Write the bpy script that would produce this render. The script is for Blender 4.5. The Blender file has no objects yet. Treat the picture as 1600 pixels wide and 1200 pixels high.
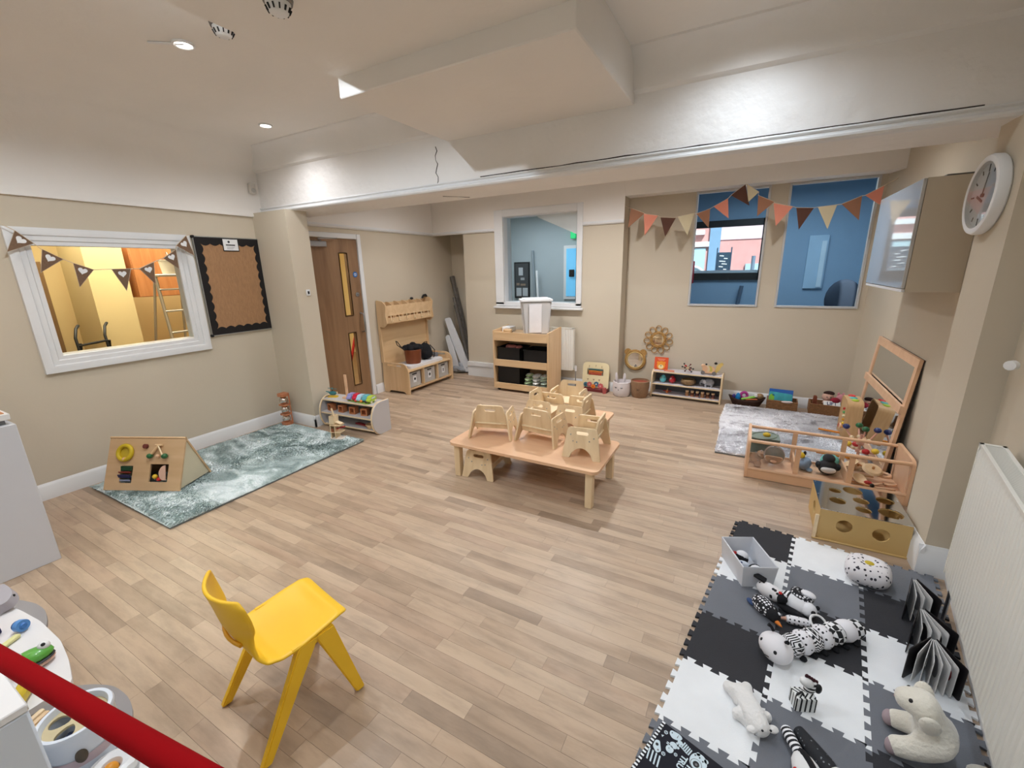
import bpy, bmesh, math, random
from mathutils import Matrix, Vector, Euler
from mathutils.geometry import tessellate_polygon
random.seed(7)
PI = math.pi
sc = bpy.context.scene
COL = sc.collection

# ---------------------------------------------------------------- camera, world, sun, lights, exposure
cam_d = bpy.data.cameras.new('camera'); cam = bpy.data.objects.new('camera', cam_d); COL.objects.link(cam)
yaw, pitch, roll = math.radians(-29.069), math.radians(15.067), math.radians(-1.2495)
_f = Vector((math.sin(yaw)*math.cos(pitch), math.cos(yaw)*math.cos(pitch), -math.sin(pitch)))
_r0 = Vector((math.cos(yaw), -math.sin(yaw), 0)); _u0 = _r0.cross(_f)
_r = math.cos(roll)*_r0 + math.sin(roll)*_u0; _u = -math.sin(roll)*_r0 + math.cos(roll)*_u0
cam.matrix_world = Matrix(((_r.x, _u.x, -_f.x, 0), (_r.y, _u.y, -_f.y, 0), (_r.z, _u.z, -_f.z, 1.6), (0, 0, 0, 1)))
cam_d.sensor_width = 36.0; cam_d.lens = 668.6/1600*36.0; cam_d.clip_start = 0.02
sc.camera = cam
sc.view_settings.view_transform = 'Standard'; sc.view_settings.look = 'None'
sc.view_settings.gamma = 1.0; sc.view_settings.use_curve_mapping = False
sc.view_settings.exposure = 0.05

def lin(v):
    v /= 255.0
    return v/12.92 if v <= 0.04045 else ((v+0.055)/1.055)**2.4
def C3(c): return (lin(c[0]), lin(c[1]), lin(c[2]), 1.0)

w = bpy.data.worlds.new('sky'); sc.world = w; w.use_nodes = True
bg = w.node_tree.nodes['Background']
sky = w.node_tree.nodes.new('ShaderNodeTexSky'); sky.sky_type = 'HOSEK_WILKIE'
sky.turbidity = 6.0; sky.sun_direction = (0.3, -0.5, 0.55)
w.node_tree.links.new(sky.outputs[0], bg.inputs[0]); bg.inputs[1].default_value = 3.2

def light(name, kind, loc, power, color, size=0.1, rot=(0, 0, 0), sizey=None, spot=None, blend=0.6):
    d = bpy.data.lights.new(name, kind); d.energy = power; d.color = color
    if kind == 'AREA':
        d.size = size
        if sizey: d.shape = 'RECTANGLE'; d.size_y = sizey
    elif kind == 'SUN': d.angle = size
    else: d.shadow_soft_size = size
    if kind == 'SPOT': d.spot_size = spot; d.spot_blend = blend
    o = bpy.data.objects.new(name, d); COL.objects.link(o); o.location = loc; o.rotation_euler = rot
    return o
light('sun', 'SUN', (0, 0, 8), 7, (1, .96, .9), 0.02, (math.radians(48), 0, math.radians(25)))
WARM = (1.0, .92, .82); COOL = (.80, .90, 1.0); NEUT = (.96, .97, 1.0)
# recessed ceiling spots: x, y, z, power, colour
SPOTS = [(-2.74, 1.48, 2.765, 24, NEUT), (-3.61, 2.47, 2.765, 15, NEUT), (-0.13, 2.46, 2.765, 18, COOL),
         (-3.60, 0.30, 2.765, 17, WARM), (-1.60, 0.55, 2.613, 20, NEUT), (0.20, 0.9, 2.765, 26, COOL),
         (-2.74, -1.0, 2.765, 16, WARM), (0.1, -0.9, 2.765, 22, COOL),
         (-3.2, 4.35, 2.765, 46, NEUT), (-1.55, 4.25, 2.765, 84, NEUT), (0.15, 4.35, 2.765, 40, NEUT)]
for i, (x, y, z, p, c) in enumerate(SPOTS):
    light('downlight_lamp', 'SPOT', (x, y, z-0.02), p*1.9, c, 0.05, (0, 0, 0), spot=math.radians(156), blend=1.0)
light('downlight_lamp', 'SPOT', (-2.31, 1.02, 2.735), 66, COOL, 0.012, (0, 0, 0), spot=math.radians(174), blend=0.25)
# added area light for cool fill behind the camera, and light in the rooms beyond
light('window_daylight', 'AREA', (-1.4, -1.93, 1.55), 150, (.86, .93, 1.0), 2.6, (math.radians(-90), 0, 0), 1.3)
light('hallway_lamp', 'AREA', (-6.2, 2.6, 2.55), 120, (1.0, .87, .62), 1.4, (0, 0, 0), 2.5)
light('store_lamp', 'AREA', (-3.6, 6.9, 2.60), 36, (.92, .96, 1.0), 1.2, (0, 0, 0), 1.2)
light('entrance_lamp', 'AREA', (0.3, 6.5, 2.6), 34, (.74, .88, 1.0), 1.5, (0, 0, 0), 1.0)  # added cool fill; the room itself has daylight only

# ---------------------------------------------------------------- materials
MATS = {}
def nt(m): return m.node_tree.nodes, m.node_tree.links
def mat(name, c, rough=.55, metal=0, var=.05, vs=6, bump=0, bs=60, stretch=(1, 1, 1), trans=0, ior=1.45, emis=0, coat=0, sheen=0, alpha=1, bdist=.003):
    if name in MATS: return MATS[name]
    m = bpy.data.materials.new(name); m.use_nodes = True; N, L = nt(m)
    b = N['Principled BSDF']
    b.inputs['Roughness'].default_value = rough; b.inputs['Metallic'].default_value = metal
    b.inputs['IOR'].default_value = ior
    b.inputs['Transmission Weight'].default_value = trans
    b.inputs['Coat Weight'].default_value = coat; b.inputs['Sheen Weight'].default_value = sheen
    tc = N.new('ShaderNodeTexCoord'); mp = N.new('ShaderNodeMapping'); mp.inputs['Scale'].default_value = stretch
    L.new(tc.outputs['Object'], mp.inputs[0])
    n = N.new('ShaderNodeTexNoise'); n.inputs['Scale'].default_value = vs; n.inputs['Detail'].default_value = 3
    L.new(mp.outputs[0], n.inputs['Vector'])
    mx = N.new('ShaderNodeMix'); mx.data_type = 'RGBA'
    cc = C3(c)
    mx.inputs[6].default_value = tuple(v*(1-2.2*var) for v in cc[:3])+(1,)
    mx.inputs[7].default_value = tuple(min(1, v*(1+1.8*var)) for v in cc[:3])+(1,)
    L.new(n.outputs[0], mx.inputs[0]); L.new(mx.outputs[2], b.inputs['Base Color'])
    if emis:
        L.new(mx.outputs[2], b.inputs['Emission Color']); b.inputs['Emission Strength'].default_value = emis
    if bump:
        n2 = N.new('ShaderNodeTexNoise'); n2.inputs['Scale'].default_value = bs; n2.inputs['Detail'].default_value = 4
        L.new(mp.outputs[0], n2.inputs['Vector'])
        bp = N.new('ShaderNodeBump'); bp.inputs['Strength'].default_value = bump; bp.inputs['Distance'].default_value = bdist
        L.new(n2.outputs[0], bp.inputs['Height']); L.new(bp.outputs[0], b.inputs['Normal'])
    MATS[name] = m
    return m
def wood(name, c1, c2, axis=0, rough=.5, scale=9, world=False, coat=0.1, blotch=0):
    if name in MATS: return MATS[name]
    m = bpy.data.materials.new(name); m.use_nodes = True; N, L = nt(m); b = N['Principled BSDF']
    b.inputs['Roughness'].default_value = rough; b.inputs['Coat Weight'].default_value = coat; b.inputs['Coat Roughness'].default_value = .3
    if world: g = N.new('ShaderNodeNewGeometry'); src = g.outputs['Position']
    else: g = N.new('ShaderNodeTexCoord'); src = g.outputs['Object']
    mp = N.new('ShaderNodeMapping'); s = [1, 1, 1]; s[axis] = .09; mp.inputs['Scale'].default_value = s
    L.new(src, mp.inputs[0])
    n = N.new('ShaderNodeTexNoise'); n.inputs['Scale'].default_value = scale*3; n.inputs['Detail'].default_value = 6; n.inputs['Distortion'].default_value = .6
    L.new(mp.outputs[0], n.inputs['Vector'])
    r = N.new('ShaderNodeValToRGB'); r.color_ramp.elements[0].position = .32; r.color_ramp.elements[1].position = .68
    r.color_ramp.elements[0].color = C3(c1); r.color_ramp.elements[1].color = C3(c2)
    L.new(n.outputs[0], r.inputs[0]); L.new(r.outputs[0], b.inputs['Base Color'])
    if blotch:
        mp2 = N.new('ShaderNodeMapping'); s2 = [1, 1, 1]; s2[axis] = .22; mp2.inputs['Scale'].default_value = s2; mp2.inputs['Location'].default_value = (hash(name) % 7 if False else len(name)*1.7, c1[0]*.37, 0)
        L.new(src, mp2.inputs[0]); n2 = N.new('ShaderNodeTexNoise'); n2.inputs['Scale'].default_value = 14; n2.inputs['Detail'].default_value = 5; n2.inputs['Roughness'].default_value = .65; L.new(mp2.outputs[0], n2.inputs['Vector'])
        r2 = N.new('ShaderNodeValToRGB'); r2.color_ramp.elements[0].position = .30; r2.color_ramp.elements[1].position = .56
        r2.color_ramp.elements[0].color = (1-blotch, 1-blotch, 1-blotch, 1); r2.color_ramp.elements[1].color = (1, 1, 1, 1); L.new(n2.outputs[0], r2.inputs[0])
        mm_ = N.new('ShaderNodeMix'); mm_.data_type = 'RGBA'; mm_.blend_type = 'MULTIPLY'; mm_.inputs[0].default_value = 1
        L.new(r.outputs[0], mm_.inputs[6]); L.new(r2.outputs[0], mm_.inputs[7]); L.new(mm_.outputs[2], b.inputs['Base Color'])
    bp = N.new('ShaderNodeBump'); bp.inputs['Strength'].default_value = .12; bp.inputs['Distance'].default_value = .001
    L.new(n.outputs[0], bp.inputs['Height']); L.new(bp.outputs[0], b.inputs['Normal'])
    MATS[name] = m; return m
def pattern(name, kind, c1, c2, scale=30, amp=.01, axis=0, rough=.8, thr=.5, rot=(0, 0, 0)):
    """flat print on cloth or card: checks, stripes, zigzag, dots, blots"""
    if name in MATS: return MATS[name]
    m = bpy.data.materials.new(name); m.use_nodes = True; N, L = nt(m); b = N['Principled BSDF']
    b.inputs['Roughness'].default_value = rough
    tc = N.new('ShaderNodeTexCoord'); mp = N.new('ShaderNodeMapping'); mp.inputs['Rotation'].default_value = rot
    L.new(tc.outputs['Object'], mp.inputs[0]); V = mp.outputs[0]
    mx = N.new('ShaderNodeMix'); mx.data_type = 'RGBA'; mx.inputs[6].default_value = C3(c1); mx.inputs[7].default_value = C3(c2)
    def M(op, a, b_=None):
        q = N.new('ShaderNodeMath'); q.operation = op
        for i, v in enumerate((a, b_)):
            if v is None: continue
            if isinstance(v, (int, float)): q.inputs[i].default_value = v
            else: L.new(v, q.inputs[i])
        return q.outputs[0]
    if kind == 'checks':
        t = N.new('ShaderNodeTexChecker'); t.inputs['Scale'].default_value = scale; L.new(V, t.inputs[0]); f = t.outputs[1]
    elif kind in ('dots', 'blots'):
        t = N.new('ShaderNodeTexVoronoi'); t.inputs['Scale'].default_value = scale
        t.inputs['Randomness'].default_value = .15 if kind == 'dots' else 1.0
        L.new(V, t.inputs['Vector']); f = M('LESS_THAN', t.outputs['Distance'], thr)
    else:
        sp = N.new('ShaderNodeSeparateXYZ'); L.new(V, sp.inputs[0])
        a = sp.outputs[axis]; o = sp.outputs[(axis+1) % 3]
        if kind == 'zigzag': a = M('ADD', a, M('PINGPONG', o, amp))
        f = M('GREATER_THAN', M('FRACT', M('MULTIPLY', a, scale)), thr)
    L.new(f, mx.inputs[0]); L.new(mx.outputs[2], b.inputs['Base Color'])
    MATS[name] = m; return m

# ---------------------------------------------------------------- geometry helpers
def rrect(x0, y0, x1, y1, r, seg=4):
    p = []
    for cx, cy, a in ((x1-r, y1-r, 0), (x0+r, y1-r, 90), (x0+r, y0+r, 180), (x1-r, y0+r, 270)):
        for k in range(seg+1):
            t = math.radians(a+90*k/seg); p.append((cx+r*math.cos(t), cy+r*math.sin(t)))
    return p
def circ(cx, cy, rx, ry=None, seg=20, a0=0, a1=360):
    ry = ry or rx; full = abs(a1-a0) >= 360; n = seg if full else seg+1
    return [(cx+rx*math.cos(math.radians(a0+(a1-a0)*k/seg)), cy+ry*math.sin(math.radians(a0+(a1-a0)*k/seg))) for k in range(n)]
def rpoly(pts, r, seg=3):
    out = []; n = len(pts)
    for i in range(n):
        p0, p1, p2 = Vector(pts[i-1]), Vector(pts[i]), Vector(pts[(i+1) % n])
        rr = r[i] if isinstance(r, (list, tuple)) else r
        if rr <= 0: out.append(tuple(p1)); continue
        d0 = (p0-p1); d1 = (p2-p1); k = min(rr, d0.length*.48, d1.length*.48)
        a = p1+d0.normalized()*k; c = p1+d1.normalized()*k
        for s in range(seg+1):
            t = s/seg; out.append(tuple(a*(1-t)**2+p1*2*t*(1-t)+c*t*t))
    return out
def frame(o, x, y):
    x = Vector(x).normalized(); y = Vector(y); z = x.cross(y).normalized(); y = z.cross(x)
    return Matrix(((x.x, y.x, z.x, o[0]), (x.y, y.y, z.y, o[1]), (x.z, y.z, z.z, o[2]), (0, 0, 0, 1)))
XZ = lambda o=(0, 0, 0): frame(o, (1, 0, 0), (0, 0, 1))      # outline in x,z; extrudes to -y
YZ = lambda o=(0, 0, 0): frame(o, (0, 1, 0), (0, 0, 1))      # outline in y,z; extrudes to +x
XY = lambda o=(0, 0, 0): Matrix.Translation(o)               # outline in x,y; extrudes to +z

class G:
    def __init__(s): s.bm = bmesh.new()
    def add(s, vs, fs, M=None):
        vv = [s.bm.verts.new((M @ Vector(v)) if M else v) for v in vs]
        for f in fs:
            try: s.bm.faces.new([vv[i] for i in f])
            except ValueError: pass
        return vv
    def box(s, c, d, bev=0, rot=None, seg=1):
        M = Matrix.Translation(c)
        if rot is not None: M = M @ (rot if isinstance(rot, Matrix) else Euler(rot).to_matrix().to_4x4())
        M = M @ Matrix.Diagonal((d[0], d[1], d[2], 1))
        r = bmesh.ops.create_cube(s.bm, size=1, matrix=M)
        if bev:
            e = list({e for v in r['verts'] for e in v.link_edges})
            bmesh.ops.bevel(s.bm, geom=e, offset=min(bev, min(d)*.45), segments=seg, affect='EDGES', profile=.5)
        return s
    def b2(s, a, b, bev=0):   # box from two corners
        return s.box([(a[i]+b[i])/2 for i in range(3)], [abs(b[i]-a[i]) for i in range(3)], bev)
    def cyl(s, p0, p1, r0, r1=None, seg=14):
        r1 = r0 if r1 is None else r1
        p0 = Vector(p0); p1 = Vector(p1); d = (p1-p0); z = d.normalized()
        x = z.orthogonal().normalized(); y = z.cross(x); vs = []
        for p, r in ((p0, r0), (p1, r1)):
            for k in range(seg):
                a = 2*PI*k/seg; vs.append(p+(x*math.cos(a)+y*math.sin(a))*max(r, 1e-5))
        fs = [[k, (k+1) % seg, seg+(k+1) % seg, seg+k] for k in range(seg)]
        fs += [list(range(seg))[::-1], list(range(seg, 2*seg))]
        s.add(vs, fs); return s
    def ball(s, c, r, rot=None, seg=16, rings=10):
        if not isinstance(r, (tuple, list)): r = (r, r, r)
        M = Matrix.Translation(c)
        if rot is not None: M = M @ Euler(rot).to_matrix().to_4x4()
        bmesh.ops.create_uvsphere(s.bm, u_segments=seg, v_segments=rings, radius=1, matrix=M @ Matrix.Diagonal((r[0], r[1], r[2], 1)))
        return s
    def lathe(s, prof, c=(0, 0, 0), seg=24, M=None, sq=None):
        vs = []; n = len(prof)
        for k in range(seg):
            a = 2*PI*k/seg
            for r, z in prof: vs.append((c[0]+r*math.cos(a)*(sq or 1), c[1]+r*math.sin(a), c[2]+z))
        fs = []
        for k in range(seg):
            for j in range(n-1):
                a, b = k*n+j, ((k+1) % seg)*n+j
                fs.append([a, b, b+1, a+1])
        s.add(vs, fs, M)
        bmesh.ops.remove_doubles(s.bm, verts=s.bm.verts[:], dist=1e-6)
        return s
    def tube(s, pts, r, seg=8, closed=False):
        P = [Vector(p) for p in pts]; n = len(P); rs = r if isinstance(r, (list, tuple)) else [r]*n
        vs = []; up = None
        for i in range(n):
            a = P[i-1] if (i > 0 or closed) else P[i]; b = P[(i+1) % n] if (i < n-1 or closed) else P[i]
            t = (b-a).normalized()
            if up is None: up = t.orthogonal().normalized()
            up = (up-t*up.dot(t)).normalized(); sd = t.cross(up)
            for k in range(seg):
                q = 2*PI*k/seg; vs.append(P[i]+(up*math.cos(q)+sd*math.sin(q))*rs[i])
        fs = []
        for i in range(n if closed else n-1):
            for k in range(seg):
                a = i*seg; b = ((i+1) % n)*seg
                fs.append([a+k, a+(k+1) % seg, b+(k+1) % seg, b+k])
        if not closed: fs += [list(range(seg))[::-1], list(range((n-1)*seg, n*seg))]
        s.add(vs, fs); return s
    def torus(s, c, R, r, n=(0, 0, 1), seg=24, rseg=8, a0=0, a1=360, R2=None):
        z = Vector(n).normalized(); x = z.orthogonal().normalized(); y = z.cross(x); c = Vector(c); R2 = R2 or R
        if abs(z.z) < .99:
            y = (Vector((0, 0, 1))-z*z.z).normalized(); x = y.cross(z)
        full = a1-a0 >= 360; m = seg if full else seg+1
        pts = [c+x*math.cos(math.radians(a0+(a1-a0)*k/seg))*R+y*math.sin(math.radians(a0+(a1-a0)*k/seg))*R2 for k in range(m)]
        return s.tube(pts, r, rseg, full)
    def prism(s, loops, th, M=None):
        if not isinstance(loops[0][0], (tuple, list, Vector)): loops = [loops]
        V = [[Vector((p[0], p[1], 0)) for p in lp] for lp in loops]
        tris = tessellate_polygon(V); flat = [v for lp in V for v in lp]; n = len(flat)
        vs = [v.copy() for v in flat]+[v+Vector((0, 0, th)) for v in flat]
        fs = []
        if len(loops) == 1 and n <= 12: fs += [list(range(n))[::-1], list(range(n, 2*n))]
        else:
            for t in tris: fs += [list(t), [i+n for i in t][::-1]]
        o = 0
        for lp in V:
            m = len(lp)
            for k in range(m): a = o+k; b = o+(k+1) % m; fs.append([a, b, b+n, a+n])
            o += m
        s.add(vs, fs, M); return s
    def grid(s, fn, nu, nv):
        vs = [fn(i/nu, j/nv) for i in range(nu+1) for j in range(nv+1)]
        fs = [[i*(nv+1)+j, (i+1)*(nv+1)+j, (i+1)*(nv+1)+j+1, i*(nv+1)+j+1] for i in range(nu) for j in range(nv)]
        s.add(vs, fs); return s
    def obj(s, name, m, parent=None, ang=38, kind=None, flat=False, norm=True, subsurf=0, solid=0):
        if norm: bmesh.ops.recalc_face_normals(s.bm, faces=s.bm.faces[:])
        me = bpy.data.meshes.new(name); s.bm.to_mesh(me); s.bm.free()
        if not flat:
            me.polygons.foreach_set('use_smooth', [True]*len(me.polygons)); me.set_sharp_from_angle(angle=math.radians(ang))
        me.materials.append(m)
        o = bpy.data.objects.new(name, me); COL.objects.link(o)
        if parent is not None: o.parent = parent
        if kind: o['kind'] = kind
        if solid: md = o.modifiers.new('thickness', 'SOLIDIFY'); md.thickness = solid; md.offset = 0
        if subsurf: md = o.modifiers.new('smooth', 'SUBSURF'); md.levels = subsurf; md.render_levels = subsurf
        return o

def tag(o, label, cat, group=None, kind=None):
    if label: o['label'] = label
    if cat: o['category'] = cat
    if group: o['group'] = group
    if kind: o['kind'] = kind
    return o
def thing(name, label, cat, loc=(0, 0, 0), rz=0, group=None, kind=None):
    o = bpy.data.objects.new(name, None); COL.objects.link(o); o.location = loc
    o.rotation_euler = rz if isinstance(rz, tuple) else (0, 0, rz)
    o.empty_display_size = .05
    return tag(o, label, cat, group, kind)
def children(o): return [c for c in COL.objects if c.parent == o]
def dup(root, loc, rz, label, group=None):
    def cp(o, par):
        c = o.copy(); COL.objects.link(c); c.parent = par
        for ch in list(o.children): cp(ch, c)
        return c
    c = cp(root, None); c.location = loc; c.rotation_euler = rz if isinstance(rz, tuple) else (0, 0, rz)
    c['label'] = label
    if group: c['group'] = group
    return c
def text(s, size, m, parent, M, name='lettering', ext=.0006, align='CENTER', bold=0):
    cu = bpy.data.curves.new(name, 'FONT'); cu.body = s; cu.size = size; cu.extrude = ext; cu.align_x = align; cu.align_y = 'CENTER'; cu.offset = bold
    cu.materials.append(m); tmp = bpy.data.objects.new('tmp', cu); COL.objects.link(tmp)
    me = bpy.data.meshes.new_from_object(tmp.evaluated_get(bpy.context.evaluated_depsgraph_get())); bpy.data.objects.remove(tmp)
    o = bpy.data.objects.new(name, me); COL.objects.link(o)
    if parent is not None: o.parent = parent
    o.matrix_local = M
    return o

# ---------------------------------------------------------------- common materials
M_WALL = mat('beige_paint', (204, 192, 172), .75, var=.02, vs=2, bump=.25, bs=45, bdist=.002)
M_CEIL = mat('white_plaster', (236, 231, 225), .8, var=.02, vs=2, bump=.35, bs=14, bdist=.006)
M_BEAM = mat('textured_plaster', (236, 233, 230), .7, var=.02, vs=3, bump=.8, bs=11, bdist=.014)
M_TRIM = mat('white_gloss_paint', (228, 228, 228), .35, var=.02)
M_WHITE = mat('white_plastic', (232, 232, 232), .4, var=.015)
M_BIRCH = wood('birch_ply', (226, 200, 160), (238, 216, 180), 0, .5, 6)
M_BIRCHE = wood('birch_ply_upright', (220, 192, 150), (236, 212, 174), 2, .5, 6)
M_BEECH = wood('beech_laminate', (222, 176, 138), (232, 190, 152), 0, .4, 4)
M_MAPLE = wood('maple_board', (214, 178, 134), (228, 196, 154), 2, .45, 5)
M_MAPLEX = wood('maple_board_long', (214, 178, 134), (228, 196, 154), 0, .45, 5)
M_OAK = wood('oak_veneer', (128, 95, 65), (154, 119, 86), 2, .45, 4)
M_BLACK = mat('black_plastic', (22, 22, 24), .5)
M_DGREY = mat('dark_grey_foam', (52, 53, 57), .85, bump=.4, bs=150)
M_STEEL = mat('steel', (170, 170, 172), .3, metal=1)
M_MIRR = mat('mirror_glass', (225, 228, 228), .03, metal=1, var=0)
M_GLASS = mat('window_glass', (235, 245, 250), .02, trans=1, ior=1.12, var=0)
M_ACR = mat('clear_acrylic', (245, 248, 250), .02, trans=1, ior=1.2, var=0)
M_RED = mat('red_paint', (190, 28, 30), .4)
M_BLUE = mat('blue_paint', (28, 40, 96), .3, coat=.5)
M_GREEN = mat('green_paint', (22, 92, 46), .3, coat=.5)
M_YEL = mat('yellow_paint', (230, 190, 50), .4)
M_WICK = mat('brown_wicker', (140, 98, 62), .8, var=.25, vs=60, bump=.6, bs=120)
M_PGREY = mat('pale_grey_laminate', (196, 192, 192), .45, var=.01)

# ---------------------------------------------------------------- room shell
def struct(g, name, m, parent=None, **k):
    o = g.obj(name, m, parent, **k)
    if parent is None: o['kind'] = 'structure'
    return o
XL, YB, YW, YR, XD = -4.48, 2.87, 5.42, 5.64, -4.33     # left wall, beam face, window wall, recess wall, door wall
ZC, ZB = 2.77, 2.19
S9, C9 = math.sin(math.radians(9.77)), math.cos(math.radians(9.77))
P9 = (1.055, 2.72)
def rw(t, d=0): return (P9[0]-S9*t-C9*d, P9[1]-C9*t+S9*d)   # along the angled wall, d out into the room

floor = struct(G().b2((-4.8, -2.1, -.12), (1.4, 6.2, -.0045)), 'floor', mat('floor_joint', (140, 120, 100), .7))
# left wall with its opening
WY0, WY1, WZ0, WZ1 = 1.09, 2.075, 1.02, 1.87
g = G()
for a, b in (((-2.1, 0), (WY0, 3.0)), ((WY1, 0), (2.77, 3.0)), ((WY0, 0), (WY1, WZ0)), ((WY0, WZ1), (WY1, 3.0))):
    g.b2((XL-.12, a[0], a[1]), (XL, b[0], b[1]))
struct(g, 'wall_left', M_WALL)
# column between left wall and door
struct(G().b2((XL-.12, 2.77, 0), (-3.96, 3.0, 2.19)), 'pillar_left', M_WALL)
# door wall (with door opening)
DY0, DY1, DZ = 3.215, 3.93, 1.985
g = G(); g.b2((XD-.12, 3.0, 0), (XD, DY0-.06, 3.0)).b2((XD-.12, DY1+.06, 0), (XD, 5.95, 3.0)).b2((XD-.12, DY0-.06, DZ+.06), (XD, DY1+.06, 3.0))
struct(g, 'wall_door', M_WALL)
# window wall (front plane y=5.42) with window 1, alcove to its left
W1 = (-3.10, -2.02, 1.14, 2.285)
g = G(); y0, y1 = YW, YW+.22
g.b2((-3.775, y0, 0), (W1[0], y1, 3.0)).b2((W1[1], y0, 0), (-1.43, y1, 3.0)).b2((W1[0], y0, 0), (W1[1], y1, W1[2])).b2((W1[0], y0, W1[3]), (W1[1], y1, 3.0))
struct(g, 'wall_back', M_WALL)
struct(G().b2((-4.45, 5.86, 0), (-3.6, 5.95, 3.0)).b2((-3.775, y1, 0), (-3.68, 5.95, 3.0)), 'wall_alcove', M_WALL)
# recess wall with two windows
W2 = (-.665, .055, 1.13, 2.39); W3 = (.235, .965, 1.13, 2.39)
g = G(); y0, y1 = YR, YR+.14
xs = [-1.6, W2[0], W2[1], W3[0], W3[1], 1.6]
g.b2((xs[0], y0, 0), (xs[1], y1, 3)).b2((xs[2], y0, 0), (xs[3], y1, 3)).b2((xs[4], y0, 0), (xs[5], y1, 3))
for q in (W2, W3): g.b2((q[0], y0, 0), (q[1], y1, q[2])).b2((q[0], y0, q[3]), (q[1], y1, 3))
struct(g, 'wall_recess', M_WALL)
struct(G().b2((-1.43, YW, 2.40), (1.12, YR, 3.0)), 'lintel', M_CEIL)
# far right wall, slanted return, chimney pillar, angled near right wall
g = G(); g.prism([(1.10, 3.0), (1.10, YW), (1.02, YR+.02), (1.4, YR+.02), (1.4, 3.0)], 3.0)
struct(g, 'wall_right', M_WALL)
struct(G().b2((.93, 2.72, 0), (1.4, 3.05, 3.0)), 'pillar_right', M_WALL)
a = rw(0); b = rw(4.95)
g = G(); g.prism([a, b, (b[0]+.25, b[1]), (1.4, b[1]), (1.4, 2.72)], 3.0)
struct(g, 'wall_near_right', M_WALL)
# wall behind the camera with an unseen window added to go with the fill light
g = G(); g.b2((-4.6, -2.1, 0), (.4, -1.98, .85)).b2((-4.6, -2.1, 2.25), (.4, -1.98, 3.0)).b2((-4.6, -2.1, .85), (-2.75, -1.98, 2.25)).b2((-.05, -2.1, .85), (.4, -1.98, 2.25))
struct(g, 'wall_behind', M_WALL)
struct(G().b2((-2.75, -2.06, .85), (-.05, -2.04, 2.25)), 'window_5', M_GLASS)  # unseen pane, added as the source of the rear fill
# ceiling
struct(G().b2((-4.7, -2.1, ZC), (1.5, 6.1, ZC+.12)), 'ceiling', M_CEIL)
# white frieze and cove on the left wall
def cove(y0, z0, d, zt, n=8):   # profile: vertical then quarter curve to the ceiling, in (offset from wall, z)
    pr = [(0, z0), (.028, z0), (.030, z0+.02), (.016, z0+.045), (.012, z0+.07), (.012, zt-d)]
    for k in range(1, n+1):
        t = k/n*PI/2; pr.append((.012+d*(1-math.cos(t)), zt-d+d*math.sin(t)))
    pr += [(.012+d, zt+.01), (0, zt+.01)]
    return pr
g = G(); g.prism([(p[0], p[1]) for p in cove(0, 2.155, .26, ZC)], 2.87+2.1, frame((XL, YB, 0), (1, 0, 0), (0, 0, 1)))
struct(g, 'cornice_left', M_CEIL)
# beam with moulded lower edge and shallow cornice
g = G()
pr = [(YB+.015, ZB+.045), (YB, ZB+.055), (YB, ZC-.20), (YB-.03, ZC-.185), (YB-.034, ZC-.17)]
for k in range(1, 6): t = k/5*PI/2; pr.append((YB-.034-.10*(1-math.cos(t)), ZC-.17+.16*math.sin(t)))
pr += [(YB-.14, ZC+.01), (YB+.45, ZC+.01), (YB+.45, ZB), (YB+.02, ZB)]
g.prism([(p[0], p[1]) for p in pr], 5.9, YZ((XL-.1, 0, 0)))
struct(g, 'beam', M_BEAM)
g = G(); pr = [(YB+.03, ZB-.002), (YB-.012, ZB-.002), (YB-.022, ZB+.008), (YB-.022, ZB+.018), (YB-.008, ZB+.026), (YB-.006, ZB+.038), (YB-.016, ZB+.046), (YB-.012, ZB+.054), (YB+.03, ZB+.056)]
g.prism([(p[0], p[1]) for p in pr], 5.9, YZ((XL-.1, 0, 0)))
struct(g, 'trim_1', M_TRIM)
# cracks in the plaster (dark hairlines along the moulding, down the beam face and in its underside)
MCR = mat('crack_dark', (64, 56, 52), .9)
def crack(pts, name, w_=.0025):
    g = G(); g.tube(pts, [w_*(.5+random.random()) for _ in pts], 5); o = g.obj(name, MCR); o['kind'] = 'structure'
random.seed(3)
crack([(-1.82+i*.105, YB-.001, ZB+.060+random.uniform(-.002, .002)) for i in range(26)], 'beam_crack')
crack([(-2.21+.012*math.sin(i*1.9), YB-.001, 2.50-i*.03) for i in range(10)], 'beam_crack', .0022)
crack([(-2.32+i*.03, 3.07+i*.035+.006*math.sin(i*2), ZB-.001) for i in range(6)], 'beam_crack', .002)
crack([(-2.30+.02*math.sin(i*2.1), 1.30+i*.06, ZC-.001) for i in range(7)], 'ceiling_crack', .002)
# soffit and the deeper box against the beam
struct(G().b2((-2.10, -2.0, 2.62), (-.73, 1.92, ZC+.01)), 'soffit', M_CEIL)
g = G(); g.b2((-2.10, 1.90, 2.52), (-.73, YB+.01, ZC+.01), .006)
struct(g, 'bulkhead', M_CEIL)
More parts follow.
